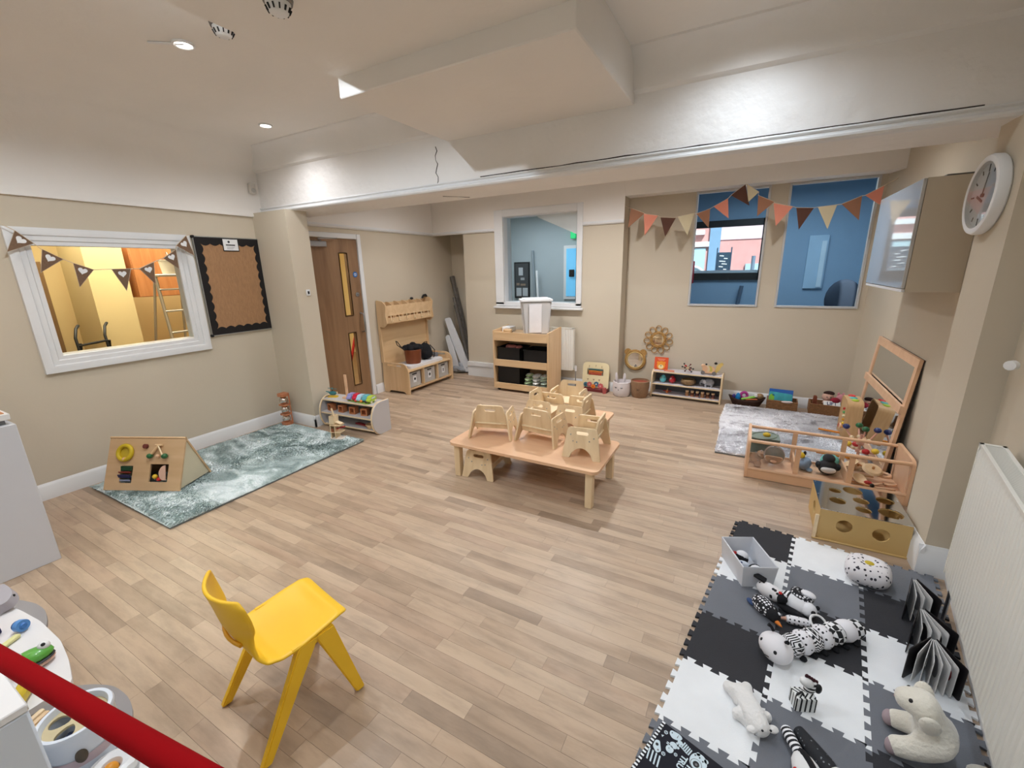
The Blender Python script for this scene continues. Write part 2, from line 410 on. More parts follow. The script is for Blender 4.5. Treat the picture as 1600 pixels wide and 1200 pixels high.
# picture rail and white upper wall on the back, alcove and door walls
g = G(); g.b2((-4.33, YW-.008, 2.13), (-3.775, YW+.05, 3.0)).b2((-3.775, YW-.008, 2.13), (W1[0]-.13, YW, 3.0)).b2((W1[1]+.07, YW-.008, 2.13), (-1.43, YW, 3.0)).b2((W1[0]-.13, YW-.008, W1[3]+.08), (W1[1]+.07, YW, 3.0)).b2((XD, 3.0, 2.13), (XD+.008, YW, 3.0))
struct(g, 'frieze', M_CEIL)
g = G(); pr = [(0, 2.098), (.022, 2.104), (.030, 2.118), (.018, 2.128), (.014, 2.142), (0, 2.146)]
g.prism([(p[0], p[1]) for p in pr], .515, frame((-1.43, YW, 0), (0, -1, 0), (0, 0, 1))); g.prism([(p[0], p[1]) for p in pr], 1.095, frame((-3.235, YW, 0), (0, -1, 0), (0, 0, 1)))
struct(g, 'trim_2', M_TRIM)
g = G(); g.prism([(p[0], p[1]) for p in pr], 2.42, frame((XD, YW, 0), (1, 0, 0), (0, 0, 1)))
struct(g, 'trim_3', M_TRIM)
# skirting boards
SK = [(0, 0), (.016, 0), (.016, .088), (.013, .094), (.013, .104), (.006, .114), (.002, .124), (0, .125)]
def skirt(p0, p1, name, sc_=1.0):
    p0 = Vector((p0[0], p0[1], 0)); p1 = Vector((p1[0], p1[1], 0)); d = (p1-p0); n = Vector((d.y, -d.x, 0)).normalized()
    M = frame(p0, n, (0, 0, 1)); L_ = d.length
    # frame z = n x up ; make sure it follows d
    zdir = n.cross(Vector((0, 0, 1))); Lz = L_ if zdir.dot(d) > 0 else -L_
    g = G(); g.prism([(a*sc_, b*sc_) for a, b in SK], Lz, M); struct(g, name, M_TRIM)
skirt((XL, -2.0), (XL, 2.77), 'baseboard_left')
skirt((XL, 2.77), (-3.944, 2.77), 'baseboard_pillar_left')
skirt((-3.96, 2.754), (-3.96, 3.0), 'baseboard_pillar_left')
skirt((XD, 4.0), (XD, 5.86), 'baseboard_door_side')
skirt((-3.775, YW), (-1.43, YW), 'baseboard_back')
skirt((-1.43, YR), (1.02, YR), 'baseboard_recess')
skirt((1.02, YR), (1.10, YW), 'baseboard_return')
skirt((1.10, YW), (1.10, 3.05), 'baseboard_right')
skirt((.93, 3.05), (.93, 2.70), 'baseboard_pillar', 1.35)
skirt((.908, 2.72), (1.055, 2.72), 'baseboard_pillar', 1.35)
skirt(rw(0), rw(4.7), 'baseboard_near_right', 1.35)
# boxed pipe casing on the wall left of the drawer unit
struct(G().b2((-3.77, YW-.05, .16), (-3.02, YW-.0, .225), .004).b2((-3.775, YW-.035, 0), (-3.02, YW, .16)), 'trim_4', M_TRIM)

# ---------------------------------------------------------------- floor strips
TONES = [((174, 149, 124), (191, 166, 141)), ((180, 155, 130), (196, 172, 147)), ((164, 140, 117), (182, 158, 134)),
         ((149, 127, 106), (170, 147, 125)), ((185, 161, 136), (200, 176, 151)), ((172, 145, 121), (187, 162, 138))]
FM = [wood('floor_tone_%d' % i, a, b, 0, .42, 4, world=True, coat=.03, blotch=.27) for i, (a, b) in enumerate(TONES)]
random.seed(11)
PW = .064; strips = []
def camdist(x, y): return math.hypot(x-0, y)+.35*abs(y)
y = -.2
while y < 5.66:
    x = -4.47-random.random()*.6
    while x < 1.2:
        L_ = random.choice([.32, .42, .5, .62, .75]); t = random.choices(range(6), [4, 5, 3, 1.3, 4, 3])[0]
        x0, x1 = max(x, -4.47), min(x+L_, 1.09)
        if x1-x0 > .02 and not (y > 5.40 and x0 < -1.45 and x0 > -3.8): strips.append((x0, x1, y, t))
        x += L_
    y += PW
def vis(s):
    x, yy = (s[0]+s[1])/2, s[2]
    if yy < .45+.12*abs(x) or x > 0.35 or x < -3.3: return 1e9+math.hypot(x, yy)
    if x > .05 and yy < 3: return 1e9
    return math.hypot(x+.6, yy)
strips.sort(key=vis)
pm = {}
for x0, x1, yy, t in strips[:300]:
    if t not in pm:
        g = G(); g.b2((0, .0004, -.0045), (1, PW-.0004, 0)); o = g.obj('floor_strip', FM[t], floor, flat=True); pm[t] = o
    else: o = pm[t].copy(); COL.objects.link(o)
    o.location = (x0+.0004, yy, 0); o.scale = (x1-x0-.0008, 1, 1)
g = G(); cnt = []
for x0, x1, yy, t in strips[300:]:
    g.b2((x0+.0004, yy+.0004, -.0045), (x1-.0004, yy+PW-.0004, 0)); cnt.append(t)
o = g.obj('floor_strips', FM[0], floor, flat=True, kind='stuff', norm=False)
for m_ in FM[1:]: o.data.materials.append(m_)
o.data.polygons.foreach_set('material_index', [t for t in cnt for _ in range(6)])

# ---------------------------------------------------------------- windows and doors
def win_frame(name, x0, x1, z0, z1, y, m, wd=.02, dp=.05):
    g = G(); g.b2((x0-wd, y-dp/2, z0-wd), (x0, y+dp/2, z1+wd), .002).b2((x1, y-dp/2, z0-wd), (x1+wd, y+dp/2, z1+wd), .002)
    g.b2((x0, y-dp/2, z0-wd), (x1, y+dp/2, z0), .002).b2((x0, y-dp/2, z1), (x1, y+dp/2, z1+wd), .002)
    o = g.obj(name, m); o['kind'] = 'structure'
    return o
# window 1: broad flat white casing, deep reveal, sill
x0, x1, z0, z1 = W1
g = G()
g.b2((x0-.135, YW-.02, z0-.03), (x0, YW, z1+.09), .003).b2((x1, YW-.02, z0-.03), (x1+.075, YW, z1+.09), .003).b2((x0, YW-.02, z1), (x1, YW, z1+.09), .003)
g.b2((x0-.135, YW-.02, z0-.05), (x1+.075, YW, z0-.0), .003)
o1 = g.obj('window_1', M_TRIM); o1['kind'] = 'structure'
g = G().b2((x0-.16, YW-.06, z0-.085), (x1+.10, YW+.001, z0-.055), .006); g.obj('sill', M_TRIM, o1)
g = G(); g.b2((x0-.001, YW, z0), (x0+.006, YW+.2, z1)).b2((x1-.006, YW, z0), (x1+.001, YW+.2, z1)).b2((x0, YW, z1-.006), (x1, YW+.2, z1)).b2((x0, YW, z0), (x1, YW+.2, z0+.006)); g.obj('reveal', M_TRIM, o1)
G().b2((x0, YW+.10, z0), (x1, YW+.106, z1)).obj('pane', M_GLASS, o1)
for i, q in enumerate((W2, W3)):
    o = win_frame('window_%d' % (i+2), q[0]+.015, q[1]-.015, q[2]+.015, q[3]-.015, YR+.01, mat('grey_white_trim', (196, 196, 196), .4), .022, .045)
    G().b2((q[0], YR+.05, q[2]), (q[1], YR+.056, q[3])).obj('pane', M_GLASS, o)
# window 4: internal window in the left wall, wide stepped white casing
y0, y1, z0, z1 = 1.02, 2.148, .925, 1.95
g = G()
prc = [(0, 0), (0, .032), (.03, .036), (.05, .030), (.055, .018), (.085, .020), (.092, .010), (.118, .012), (.122, .0)]
def casing(g, a, b, inward):   # a,b corners in y,z ; inward direction
    pass
outer = [(y0, z0), (y1, z0), (y1, z1), (y0, z1)]
vs = []; n = len(prc)
for (cy, cz), (sy, sz) in zip(outer, ((1, 1), (-1, 1), (-1, -1), (1, -1))):
    for d, h in prc: vs.append((XL+h, cy+sy*d, cz+sz*d))
fs = [[i*n+j, ((i+1) % 4)*n+j, ((i+1) % 4)*n+j+1, i*n+j+1] for i in range(4) for j in range(n-1)]
g.add(vs, fs)
o4 = g.obj('window_4', M_TRIM, ang=25); o4['kind'] = 'structure'
a0, a1, b0, b1 = WY0, WY1, WZ0, WZ1
g = G(); g.b2((XL-.12, a0, b0), (XL, a0+.03, b1)).b2((XL-.12, a1-.03, b0), (XL, a1, b1)).b2((XL-.12, a0, b0), (XL, a1, b0+.03)).b2((XL-.12, a0, b1-.03), (XL, a1, b1)); g.obj('reveal', M_TRIM, o4)
G().b2((XL-.05, a0, b0), (XL-.045, a1, b1)).obj('pane', M_GLASS, o4)

# oak door with two narrow vision panels
vp = [(3.652, 3.762, 1.085, 1.82), (3.660, 3.768, .205, .865)]
g = G(); g.prism([[(DY0, .006), (DY1, .006), (DY1, DZ), (DY0, DZ)]]+[[(a, c), (b, c), (b, d), (a, d)] for a, b, c, d in vp], .044, YZ((XD-.05, 0, 0)))
dr = g.obj('door_1', M_OAK); dr['kind'] = 'structure'
for a, b, c, d in vp:
    G().b2((XD-.030, a, c), (XD-.026, b, d)).obj('vision_panel', M_GLASS, dr)
    g = G(); e = .008
    for s in (0, 1):
        g.b2((XD-.008, a-e, c-e), (XD-.001, a, d+e)).b2((XD-.008, b, c-e), (XD-.001, b+e, d+e)).b2((XD-.008, a, c-e), (XD-.001, b, c)).b2((XD-.008, a, d), (XD-.001, b, d+e))
    g.obj('glazing_bead', M_OAK, dr)
g = G(); g.tube([(XD-.004, 3.875, 1.10), (XD+.045, 3.875, 1.09), (XD+.055, 3.875, 1.06), (XD+.055, 3.875, .90), (XD+.045, 3.875, .87), (XD-.004, 3.875, .86)], .010, 8); g.obj('pull_handle', M_STEEL, dr)
g = G(); g.cyl((XD-.005, 3.86, 1.33), (XD+.004, 3.86, 1.33), .025, seg=20).cyl((XD+.004, 3.86, 1.33), (XD+.012, 3.86, 1.33), .008); g.obj('lock_cylinder', M_STEEL, dr)
g = G(); g.cyl((XD-.005, 3.86, 1.572), (XD-.003, 3.86, 1.572), .034, seg=24); sg = g.obj('fire_door_sign', mat('sign_blue', (20, 104, 176), .4), dr)
g = G(); g.box((XD-.0025, 3.86, 1.585), (.001, .036, .006)).box((XD-.0025, 3.86, 1.572), (.001, .044, .006)).box((XD-.0025, 3.86, 1.559), (.001, .03, .006)); g.obj('sign_print', M_WHITE, sg)
g = G(); g.b2((XD-.006, 3.235, 1.885), (XD+.045, 3.46, 1.945), .005); g.obj('door_closer', M_STEEL, dr)
g = G(); g.tube([(XD+.02, 3.40, 1.95), (XD+.11, 3.30, 1.965), (XD+.03, 3.62, 1.985)], .007, 6); g.obj('closer_arm', M_STEEL, dr)
g = G(); e = .062
g.b2((XD-.10, DY0-e, 0), (XD+.012, DY0-.004, DZ+e), .004).b2((XD-.10, DY1+.004, 0), (XD+.012, DY1+e, DZ+e), .004).b2((XD-.10, DY0, DZ+.004), (XD+.012, DY1, DZ+e), .004)
g.obj('door_1_frame', M_TRIM)['kind'] = 'structure'

# ---------------------------------------------------------------- hallway beyond the left wall (warm, yellow)
M_HALL = mat('hall_cream_paint', (236, 214, 162), .8, var=.02)
g = G(); g.b2((-7.6, -1.2, -.1), (-4.62, 6.2, -.005)); struct(g, 'floor_hall', mat('hall_floor', (150, 120, 90), .6))
struct(G().b2((-7.7, -1.2, 0), (-7.6, 6.2, 2.8)), 'wall_hall_far', M_HALL)
struct(G().b2((-7.6, -1.3, 0), (-4.62, -1.2, 2.8)).b2((-7.6, 6.1, 0), (-4.62, 6.2, 2.8)), 'wall_hall_ends', M_HALL)
struct(G().b2((-7.6, -1.2, 2.75), (-4.62, 6.2, 2.85)), 'ceiling_hall', M_HALL)
struct(G().b2((-7.2, 2.04, 0), (-6.52, 2.40, 2.75)), 'pillar_hall', M_HALL)
t = thing('wall_cupboard', 'orange-brown wooden wall cupboard seen through the white-framed internal window', 'cupboard', (-6.75, 2.98, 1.36))
G().b2((-.22, -.52, 0), (.22, .6, .62), .004).obj('carcass', wood('orange_wood', (176, 110, 62), (196, 130, 78), 2), t)
G().b2((.221, -.515, .005), (.238, .02, .615), .003).obj('door', MATS['orange_wood'], t)
G().b2((.221, .03, .005), (.238, .595, .615), .003).obj('door', MATS['orange_wood'], t)
t = thing('stepladder', 'aluminium stepladder with a white bucket on top, seen through the internal window', 'ladder', (-6.1, 2.62, 0), math.radians(8))
g = G(); M_ALU = mat('aluminium', (190, 186, 178), .35, metal=.7)
g.cyl((.20, -.17, 0), (.0, -.13, 1.60), .018, seg=8).cyl((.20, .20, 0), (.0, .15, 1.60), .018, seg=8); g.obj('rail', M_ALU, t)
g = G(); g.cyl((-.42, -.20, 0), (-.02, -.13, 1.58), .014, seg=8).cyl((-.42, .22, 0), (-.02, .15, 1.58), .014, seg=8); g.obj('back_rail', M_ALU, t)
for k in range(6):
    f = (k+.8)/6.4; G().box((.20*(1-f), .005, 1.60*f), (.07, .34-.06*f, .02), .004).obj('tread', M_ALU, t)
G().box((0, .01, 1.61), (.2, .32, .03), .006).obj('top_platform', M_ALU, t)
t2 = thing('bucket', 'pale plastic bucket standing on the stepladder top', 'bucket', (-6.1, 2.66, 1.626))
G().lathe([(0, 0), (.075, 0), (.095, .15), (.10, .15), (.10, .16), (.09, .16), (.07, .006), (0, .006)], seg=20).obj('body', mat('cream_plastic', (214, 206, 190), .5), t2)
G().torus((0, 0, .15), .10, .003, (.3, 1, .0), a0=0, a1=180).obj('handle', M_STEEL, t2)
t = thing('pushchair', 'black metal folding frame with two raised handles seen through the internal window', 'frame', (-6.35, 1.80, 0), .15)
for k, yy in enumerate((-.06, .20)):
    g = G(); g.tube([(.22, yy-.05, 0), (.10, yy-.03, .75), (.06, yy-.02, .98), (-.02, yy+.04, 1.07), (-.07, yy+.09, 1.10)], .014, 8).tube([(-.2, yy+.02, 0), (.08, yy, .92)], .012, 8); g.obj('handle', M_BLACK, t)
G().tube([(.08, -.08, .90), (.08, .18, .92)], .012, 8).obj('crossbar', M_BLACK, t)
G().box((.03, .06, .42), (.1, .24, .4), .02).obj('seat', M_BLACK, t)
t = tag(G().b2((-7.05, 1.10, 0), (-6.7, 1.745, 1.78), .004).obj('tall_cabinet', mat('brown_board', (122, 92, 58), .6)), 'tall brown cabinet at the left edge of the internal window', 'cabinet')

# ---------------------------------------------------------------- rooms beyond the back wall
M_STORE = mat('store_grey_paint', (178, 188, 192), .8, var=.02)
struct(G().b2((-5.2, YW+.23, -.1), (-1.8, 9.2, -.005)), 'floor_store', mat('store_floor', (120, 120, 118), .7))
struct(G().b2((-5.2, 8.3, 0), (-2.72, 8.4, 2.9)).b2((-5.3, YW+.24, 0), (-5.2, 8.4, 2.9)), 'wall_store', M_STORE)
struct(G().b2((-2.78, 5.65, 0), (-1.82, 8.4, 0.9)).b2((-1.84, 5.65, 0), (-1.75, 8.6, 2.9)), 'wall_store_side', M_STORE)
g = G(); g.prism([(-5.2, 2.9), (-3.3, 2.9), (-2.6, 2.25), (-1.8, 1.9), (-1.8, 3.0), (-5.2, 3.0)], 2.9, frame((0, 8.4, 0), (1, 0, 0), (0, 0, 1)))
struct(g, 'ceiling_store', mat('store_ceiling', (214, 222, 224), .8))
struct(G().b2((-2.78, 8.32, .9), (-2.70, 8.40, 2.25)).b2((-2.72, 8.3, 0), (-1.8, 8.4, .9)), 'wall_store_end', M_STORE)
t = thing('notice_board', 'black framed notice board with papers on the grey wall of the room behind', 'board', (-4.30, 8.28, 1.36))
G().box((0, 0, 0), (.36, .03, .74), .004).obj('frame', M_BLACK, t)
G().box((0, -.017, 0), (.31, .006, .69)).obj('panel', mat('board_grey', (74, 76, 78), .7), t)
for k, (px, pz, pw, ph, cc) in enumerate([(-.02, .18, .10, .16, (196, 200, 204)), (.02, .03, .09, .05, (170, 172, 174)), (-.09, -.08, .07, .05, (150, 130, 112)), (.03, -.09, .12, .04, (150, 130, 112)), (-.07, -.24, .12, .17, (190, 194, 198)), (.08, -.24, .12, .17, (190, 194, 198))]):
    G().box((px, -.022, pz), (pw, .003, ph)).obj('paper', mat('paper_%d' % k, cc, .8), t)
tag(G().tube([(-4.62, 8.2, .0), (-4.60, 8.24, 2.05)], .022, 8).obj('pole', M_WHITE), 'tall white pole standing left of the black notice board in the room behind', 'pole')
tag(G().tube([(-3.86, 8.05, .0), (-4.04, 8.25, 1.95)], .025, 8).obj('pole', mat('grey_tube', (140, 150, 156), .5)), 'grey pole leaning right of the black notice board in the room behind', 'pole')
tag(G().tube([(-3.70, 7.9, .0), (-3.90, 8.15, 1.55)], .022, 8).obj('pole', M_WHITE), 'short white pole leaning right of the grey pole in the room behind', 'pole')
t = thing('desk', 'black desk top just below the sill of the white-framed window', 'desk', (-3.45, 7.6, 0))
G().b2((-.35, -.3, .93), (.35, .3, .96), .004).obj('desktop', M_BLACK, t)
for sx in (-1, 1):
    for sy in (-1, 1): G().b2((sx*.32-.02, sy*.26-.02, 0), (sx*.32+.02, sy*.26+.02, .93)).obj('leg', M_BLACK, t)
tag(G().b2((-3.52, 7.5, .962), (-3.40, 7.6, 1.07), .01).obj('box', mat('dull_red', (170, 60, 62), .6)), 'small dull red box standing on the black desk behind the window', 'box')
o = struct(G().b2((-3.36, 8.27, .98), (-3.10, 8.30, 2.02), .004), 'window_9', M_TRIM)
G().b2((-3.30, 8.262, 1.04), (-3.10, 8.272, 1.96)).obj('pane', mat('daylit_blue_glass', (110, 186, 226), .3, emis=.45), o)  # glow in the pane stands in for daylight beyond
tag(G().b2((-3.22, 8.20, 1.42), (-3.12, 8.255, 1.56), .01).obj('entry_phone', M_BLACK), 'small black wall box beside the far window of the room behind', 'box')
tag(G().b2((-3.20, 8.2, 2.14), (-3.09, 8.25, 2.36), .01).obj('exit_sign', mat('green_glow', (40, 190, 110), .5, emis=.7)), 'small green lit sign high on the wall of the room behind', 'sign')

M_ENT = mat('entrance_blue_paint', (142, 170, 194), .8, var=.02)
struct(G().b2((-1.6, YR+.15, -.1), (2.4, 8.2, -.005)), 'floor_entrance', mat('entrance_floor', (96, 104, 112), .6))
EW = (-1.02, .075, 1.40, 2.27)
g = G(); g.b2((-1.6, 8.0, 0), (EW[0], 8.12, 2.8)).b2((EW[1], 8.0, 0), (2.4, 8.12, 2.8)).b2((EW[0], 8.0, 0), (EW[1], 8.12, EW[2])).b2((EW[0], 8.0, EW[3]), (EW[1], 8.12, 2.8))
struct(g, 'wall_entrance', M_ENT)
struct(G().b2((-1.7, YR+.15, 0), (-1.6, 8.12, 2.8)).b2((1.75, YR+.15, 0), (1.85, 8.12, 2.8)), 'wall_entrance_sides', M_ENT)
struct(G().b2((-1.6, YR+.15, 2.7), (2.4, 8.12, 2.8)), 'ceiling_entrance', M_ENT)
# black framed street window
g = G(); g.b2((EW[0], 7.95, EW[2]-.05), (EW[1], 8.02, EW[2]+.06)).b2((EW[0], 7.95, EW[3]-.10), (EW[1], 8.02, EW[3])).b2((EW[0]-.02, 7.95, EW[2]-.05), (EW[0]+.03, 8.02, EW[3])).b2((EW[1]-.035, 7.95, EW[2]-.05), (EW[1]+.01, 8.02, EW[3]))
o = g.obj('window_6', M_BLACK); o['kind'] = 'structure'
G().b2((EW[0], 8.03, EW[2]), (EW[1], 8.036, EW[3])).obj('pane', M_GLASS, o)
G().b2((EW[0], 8.04, EW[2]), (EW[1], 8.30, EW[2]+.10)).obj('sill', M_WHITE, o)
tag(G().b2((-.98, 7.80, 1.30), (-.88, 7.90, 1.66), .01).obj('fire_extinguisher_cover', mat('dark_red', (170, 34, 50), .5)), 'narrow red and black holder left of the black-framed street window', 'holder')
tag(G().tube([(-.35, 7.90, 0), (-.22, 7.93, .72), (-.16, 7.93, 1.26)], .028, 8).obj('hose', mat('slate', (84, 104, 124), .6)), 'slate pipe rising on the blue wall below the street window', 'pipe')
# window 7: pale panel on the far wall of the blue room, with a paler strip
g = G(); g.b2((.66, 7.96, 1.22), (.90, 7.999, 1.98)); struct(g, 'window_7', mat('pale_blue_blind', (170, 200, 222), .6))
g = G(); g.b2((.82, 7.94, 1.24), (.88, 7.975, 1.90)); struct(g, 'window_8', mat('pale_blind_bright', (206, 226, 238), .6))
t = thing('office_chair', 'dark office chair half hidden below the wide blue-tinted window', 'chair', (1.05, 7.1, 0))
G().ball((0, 0, 1.12), (.20, .06, .26)).obj('backrest', mat('slate_fabric', (44, 56, 72), .8), t)
G().box((-.12, -.22, .88), (.62, .44, .08), .03).obj('seat', MATS['slate_fabric'], t)
G().cyl((0, -.2, .0), (0, -.2, .86), .03).obj('stem', M_BLACK, t)

# ---------------------------------------------------------------- the street outside
struct(G().b2((-30, 8.6, -.6), (30, 60, -.5)), 'pavement', mat('pavement_grey', (176, 176, 178), .8))
t = thing('shop_building', 'pinkish brick building with white bands across the street', 'building', (-3.2, 17.0, -.5))
M_BRK = mat('pink_brick', (214, 158, 152), .8, var=.10, vs=3)
G().b2((-9, 0, 0), (12, 4, 8.5)).obj('wall', M_BRK, t)
G().b2((-9, -.14, 2.70), (1.72, 0, 2.86)).obj('string_course', M_WHITE, t)
G().b2((-9, -.22, 3.10), (1.55, 0, 3.24)).obj('cornice', M_WHITE, t)
G().b2((.2, -.06, 1.85), (1.62, 0, 2.66)).obj('fascia', mat('pale_teal', (176, 206, 214), .6), t)
G().b2((.2, -.06, .2), (1.62, 0, 1.75)).obj('shop_front', mat('blue_shop_glass', (140, 170, 190), .3), t)
G().torus((1.25, -.12, 1.62), .42, .04, (0, -1, 0), a0=10, a1=120).obj('arch_sign', M_WHITE, t)
G().b2((1.72, -.12, .2), (2.06, 0, 4.2)).obj('drainpipe_bay', mat('slate_door', (128, 160, 188), .5), t)
G().b2((2.06, -.04, 2.9), (4.2, .0, 4.4)).obj('upper_wall', mat('pale_pink_render', (222, 196, 200), .8), t)
G().b2((2.9, -.12, .2), (3.5, 0, 2.1)).obj('door', mat('pale_blue_door', (170, 196, 214), .5), t)
G().b2((3.7, -.12, .2), (4.0, 0, 2.9)).obj('door', MATS['slate_door'], t)
for k in range(5):
    x = -7+k*3.2
    fr = G().b2((x, -.1, 4.5), (x+1.4, 0, 6.3)).obj('window_frame', M_WHITE, t)
    G().b2((x+.12, -.13, 4.62), (x+1.28, -.09, 6.18)).obj('pane', mat('blue_grey_glass', (130, 158, 178), .2), fr)
t = thing('chalkboard_sign', 'black a-frame chalkboard with white writing on the pavement outside', 'sign', (-.605, 10.4, -.5), .05)
G().box((0, 0, 2.13), (.25, .03, .42), .01).obj('board', mat('chalk_board', (44, 66, 84), .7), t)
for k, (px, wd) in enumerate([(-.04, .08), (.04, .07), (-.02, .12), (.02, .10), (-.04, .08), (.04, .06)]):
    G().box((px, -.018, 2.27-.055*k), (wd, .003, .018), rot=(0, .1, 0)).obj('chalk_mark', M_WHITE, t)
for sx in (-1, 1): G().b2((sx*.135-.012, -.02, 0), (sx*.135+.012, .02, 2.44)).obj('leg', mat('slate2', (52, 74, 96), .6), t)
tag(G().tube([(-.05, 10.2, -.5), (-.05, 10.2, 1.75)], .035, 8).obj('bollard', mat('street_grey', (120, 140, 158), .5)), 'grey street post seen through the black-framed window', 'post')

# ---------------------------------------------------------------- ceiling fittings
M_LAMP = mat('lamp_glow', (255, 252, 246), .5, emis=14, var=0)
for i, (x, y, z, p, c) in enumerate(SPOTS):
    lab = {0: 'recessed ceiling spot nearest the smoke detector, lit', 1: 'lit recessed ceiling spot near the corner of the beam', 2: 'lit recessed ceiling spot above the right side of the beam'}.get(i, 'recessed ceiling spot out of view')
    t = thing('ceiling_spotlight', lab, 'light', (x, y, z), 0, 'recessed ceiling spots')
    G().torus((0, 0, 0), .045, .007, seg=24).obj('bezel', M_TRIM, t)
    G().cyl((0, 0, .004), (0, 0, -.001), .038, seg=20).obj('lens', M_LAMP, t)
# open hinge flap of the spot fitting beside the first spot
tag(G().box((-2.80, 1.43, 2.766), (.17, .02, .005), .001, rot=(0, 0, math.radians(38))).obj('bulkhead_flap', M_TRIM), 'thin white metal flap beside the brightest ceiling spot', 'flap')
def detector(x, y, z, lab):
    t = thing('smoke_detector', lab, 'detector', (x, y, z))
    G().lathe([(0, 0), (.052, 0), (.056, -.012), (.052, -.026), (0, -.026)], seg=28).obj('base', mat('detector_grey', (120, 116, 112), .5), t)
    G().lathe([(.045, -.026), (.044, -.036), (.034, -.058), (.024, -.064), (0, -.064)], seg=28).obj('body', M_WHITE, t)
    for k in range(12):
        a = k*PI/6; G().box((.037*math.cos(a), .037*math.sin(a), -.047), (.014, .005, .018), rot=(0, .5, a)).obj('slot', M_BLACK, t)
    return t
t = detector(-2.36, 1.47, ZC, 'white smoke detector with dark slots and a red tag on the ceiling')
G().tube([(.058, .000, -.018), (.090, .006, -.030)], .017, 8).obj('tag', mat('red_tag', (176, 30, 40), .4), t)
detector(-1.70, 1.29, 2.62, 'smaller white ceiling detector at the top edge of the photo')
t = thing('motion_sensor', 'small white corner sensor high on the left wall by the beam', 'sensor', (XL+.013, 2.79, 2.42))
G().box((.025, 0, 0), (.05, .06, .10), .012, seg=2).obj('housing', mat('sensor_white', (206, 200, 192), .5), t)
G().ball((.05, 0, -.02), (.01, .022, .022)).obj('lens', mat('sensor_lens', (176, 172, 166), .4), t)
t = thing('door_release', 'small white push plate with a black square on the beige column', 'switch', (-3.96, 2.895, 1.41))
G().b2((0, -.022, -.03), (.012, .022, .03), .003).obj('plate', M_WHITE, t)
G().b2((.012, -.010, -.014), (.014, .010, .014)).obj('button', M_BLACK, t)
tag(G().ball((0, 0, 0), (.03, .03, .05)).obj('alarm_sounder', mat('alarm_red', (150, 30, 28), .4)), 'dark red alarm unit high in the alcove beside the window wall', 'alarm').location = (-3.80, 5.70, 1.97)

# ---------------------------------------------------------------- left wall: notice board, bunting with hearts
t = thing('pin_board', 'hessian notice board with black scalloped border on the left wall', 'notice board', (XL, 2.483, 1.492))
hw, hh = .302, .447
G().b2((0, -hw, -hh), (.016, hw, hh)).obj('hessian', mat('hessian', (168, 128, 92), .95, var=.12, vs=90, bump=.5, bs=300, stretch=(1, 1, .3)), t)
# scalloped border
inner = []
def scal(a, b, n_, d):
    a = Vector(a); b = Vector(b); dd = (b-a); nrm = Vector((-dd.y, dd.x)).normalized()
    return [tuple(a+dd*(k/(n_*6))+nrm*d*abs(math.sin(PI*k/6))) for k in range(n_*6)]
iw, ih = hw-.05, hh-.055
inner += scal((-iw, -ih), (iw, -ih), 6, .018)+scal((iw, -ih), (iw, ih), 9, .018)+scal((iw, ih), (-iw, ih), 6, .018)+scal((-iw, ih), (-iw, -ih), 9, .018)
G().prism([[(-hw, -hh), (hw, -hh), (hw, hh), (-hw, hh)], inner], .003, YZ((.016, 0, 0))).obj('scalloped_border', mat('black_card', (26, 22, 22), .8), t)
g = G()
for a, b in (((-hw-.008, -hh-.008), (-hw, hh+.008)), ((hw, -hh-.008), (hw+.008, hh+.008)), ((-hw, -hh-.008), (hw, -hh)), ((-hw, hh), (hw, hh+.008))): g.b2((0, a[0], a[1]), (.022, b[0], b[1]), .001)
g.obj('metal_edge', mat('satin_aluminium', (178, 180, 178), .35, metal=.8), t)
for sy in (-1, 1):
    for sz in (-1, 1): G().box((.013, sy*(hw+.002), sz*(hh+.002)), (.026, .026, .026), .005).obj('corner_cap', M_BLACK, t)
t = thing('notice_card', 'small white notice with dark print and black edge on the pin board top', 'notice', (XL+.0205, 2.497, 1.878))
G().b2((0, -.075, -.058), (.002, .075, .058)).obj('backing', M_BLACK, t)
G().b2((.002, -.068, -.050), (.003, .068, .052)).obj('paper', M_WHITE, t)
G().ball((.0032, -.015, .028), (.001, .011, .011)).obj('logo', mat('mark_dark', (60, 60, 66), .6), t)
g = G(); g.b2((.003, -.045, -.006), (.0035, .04, .004)); g.obj('title_line', M_BLACK, t)
g = G()
for k in range(3): g.b2((.003, -.04, -.020-.009*k), (.0034, .036-.01*k, -.017-.009*k))
g.obj('text_line', mat('print_grey', (150, 150, 154), .8), t)

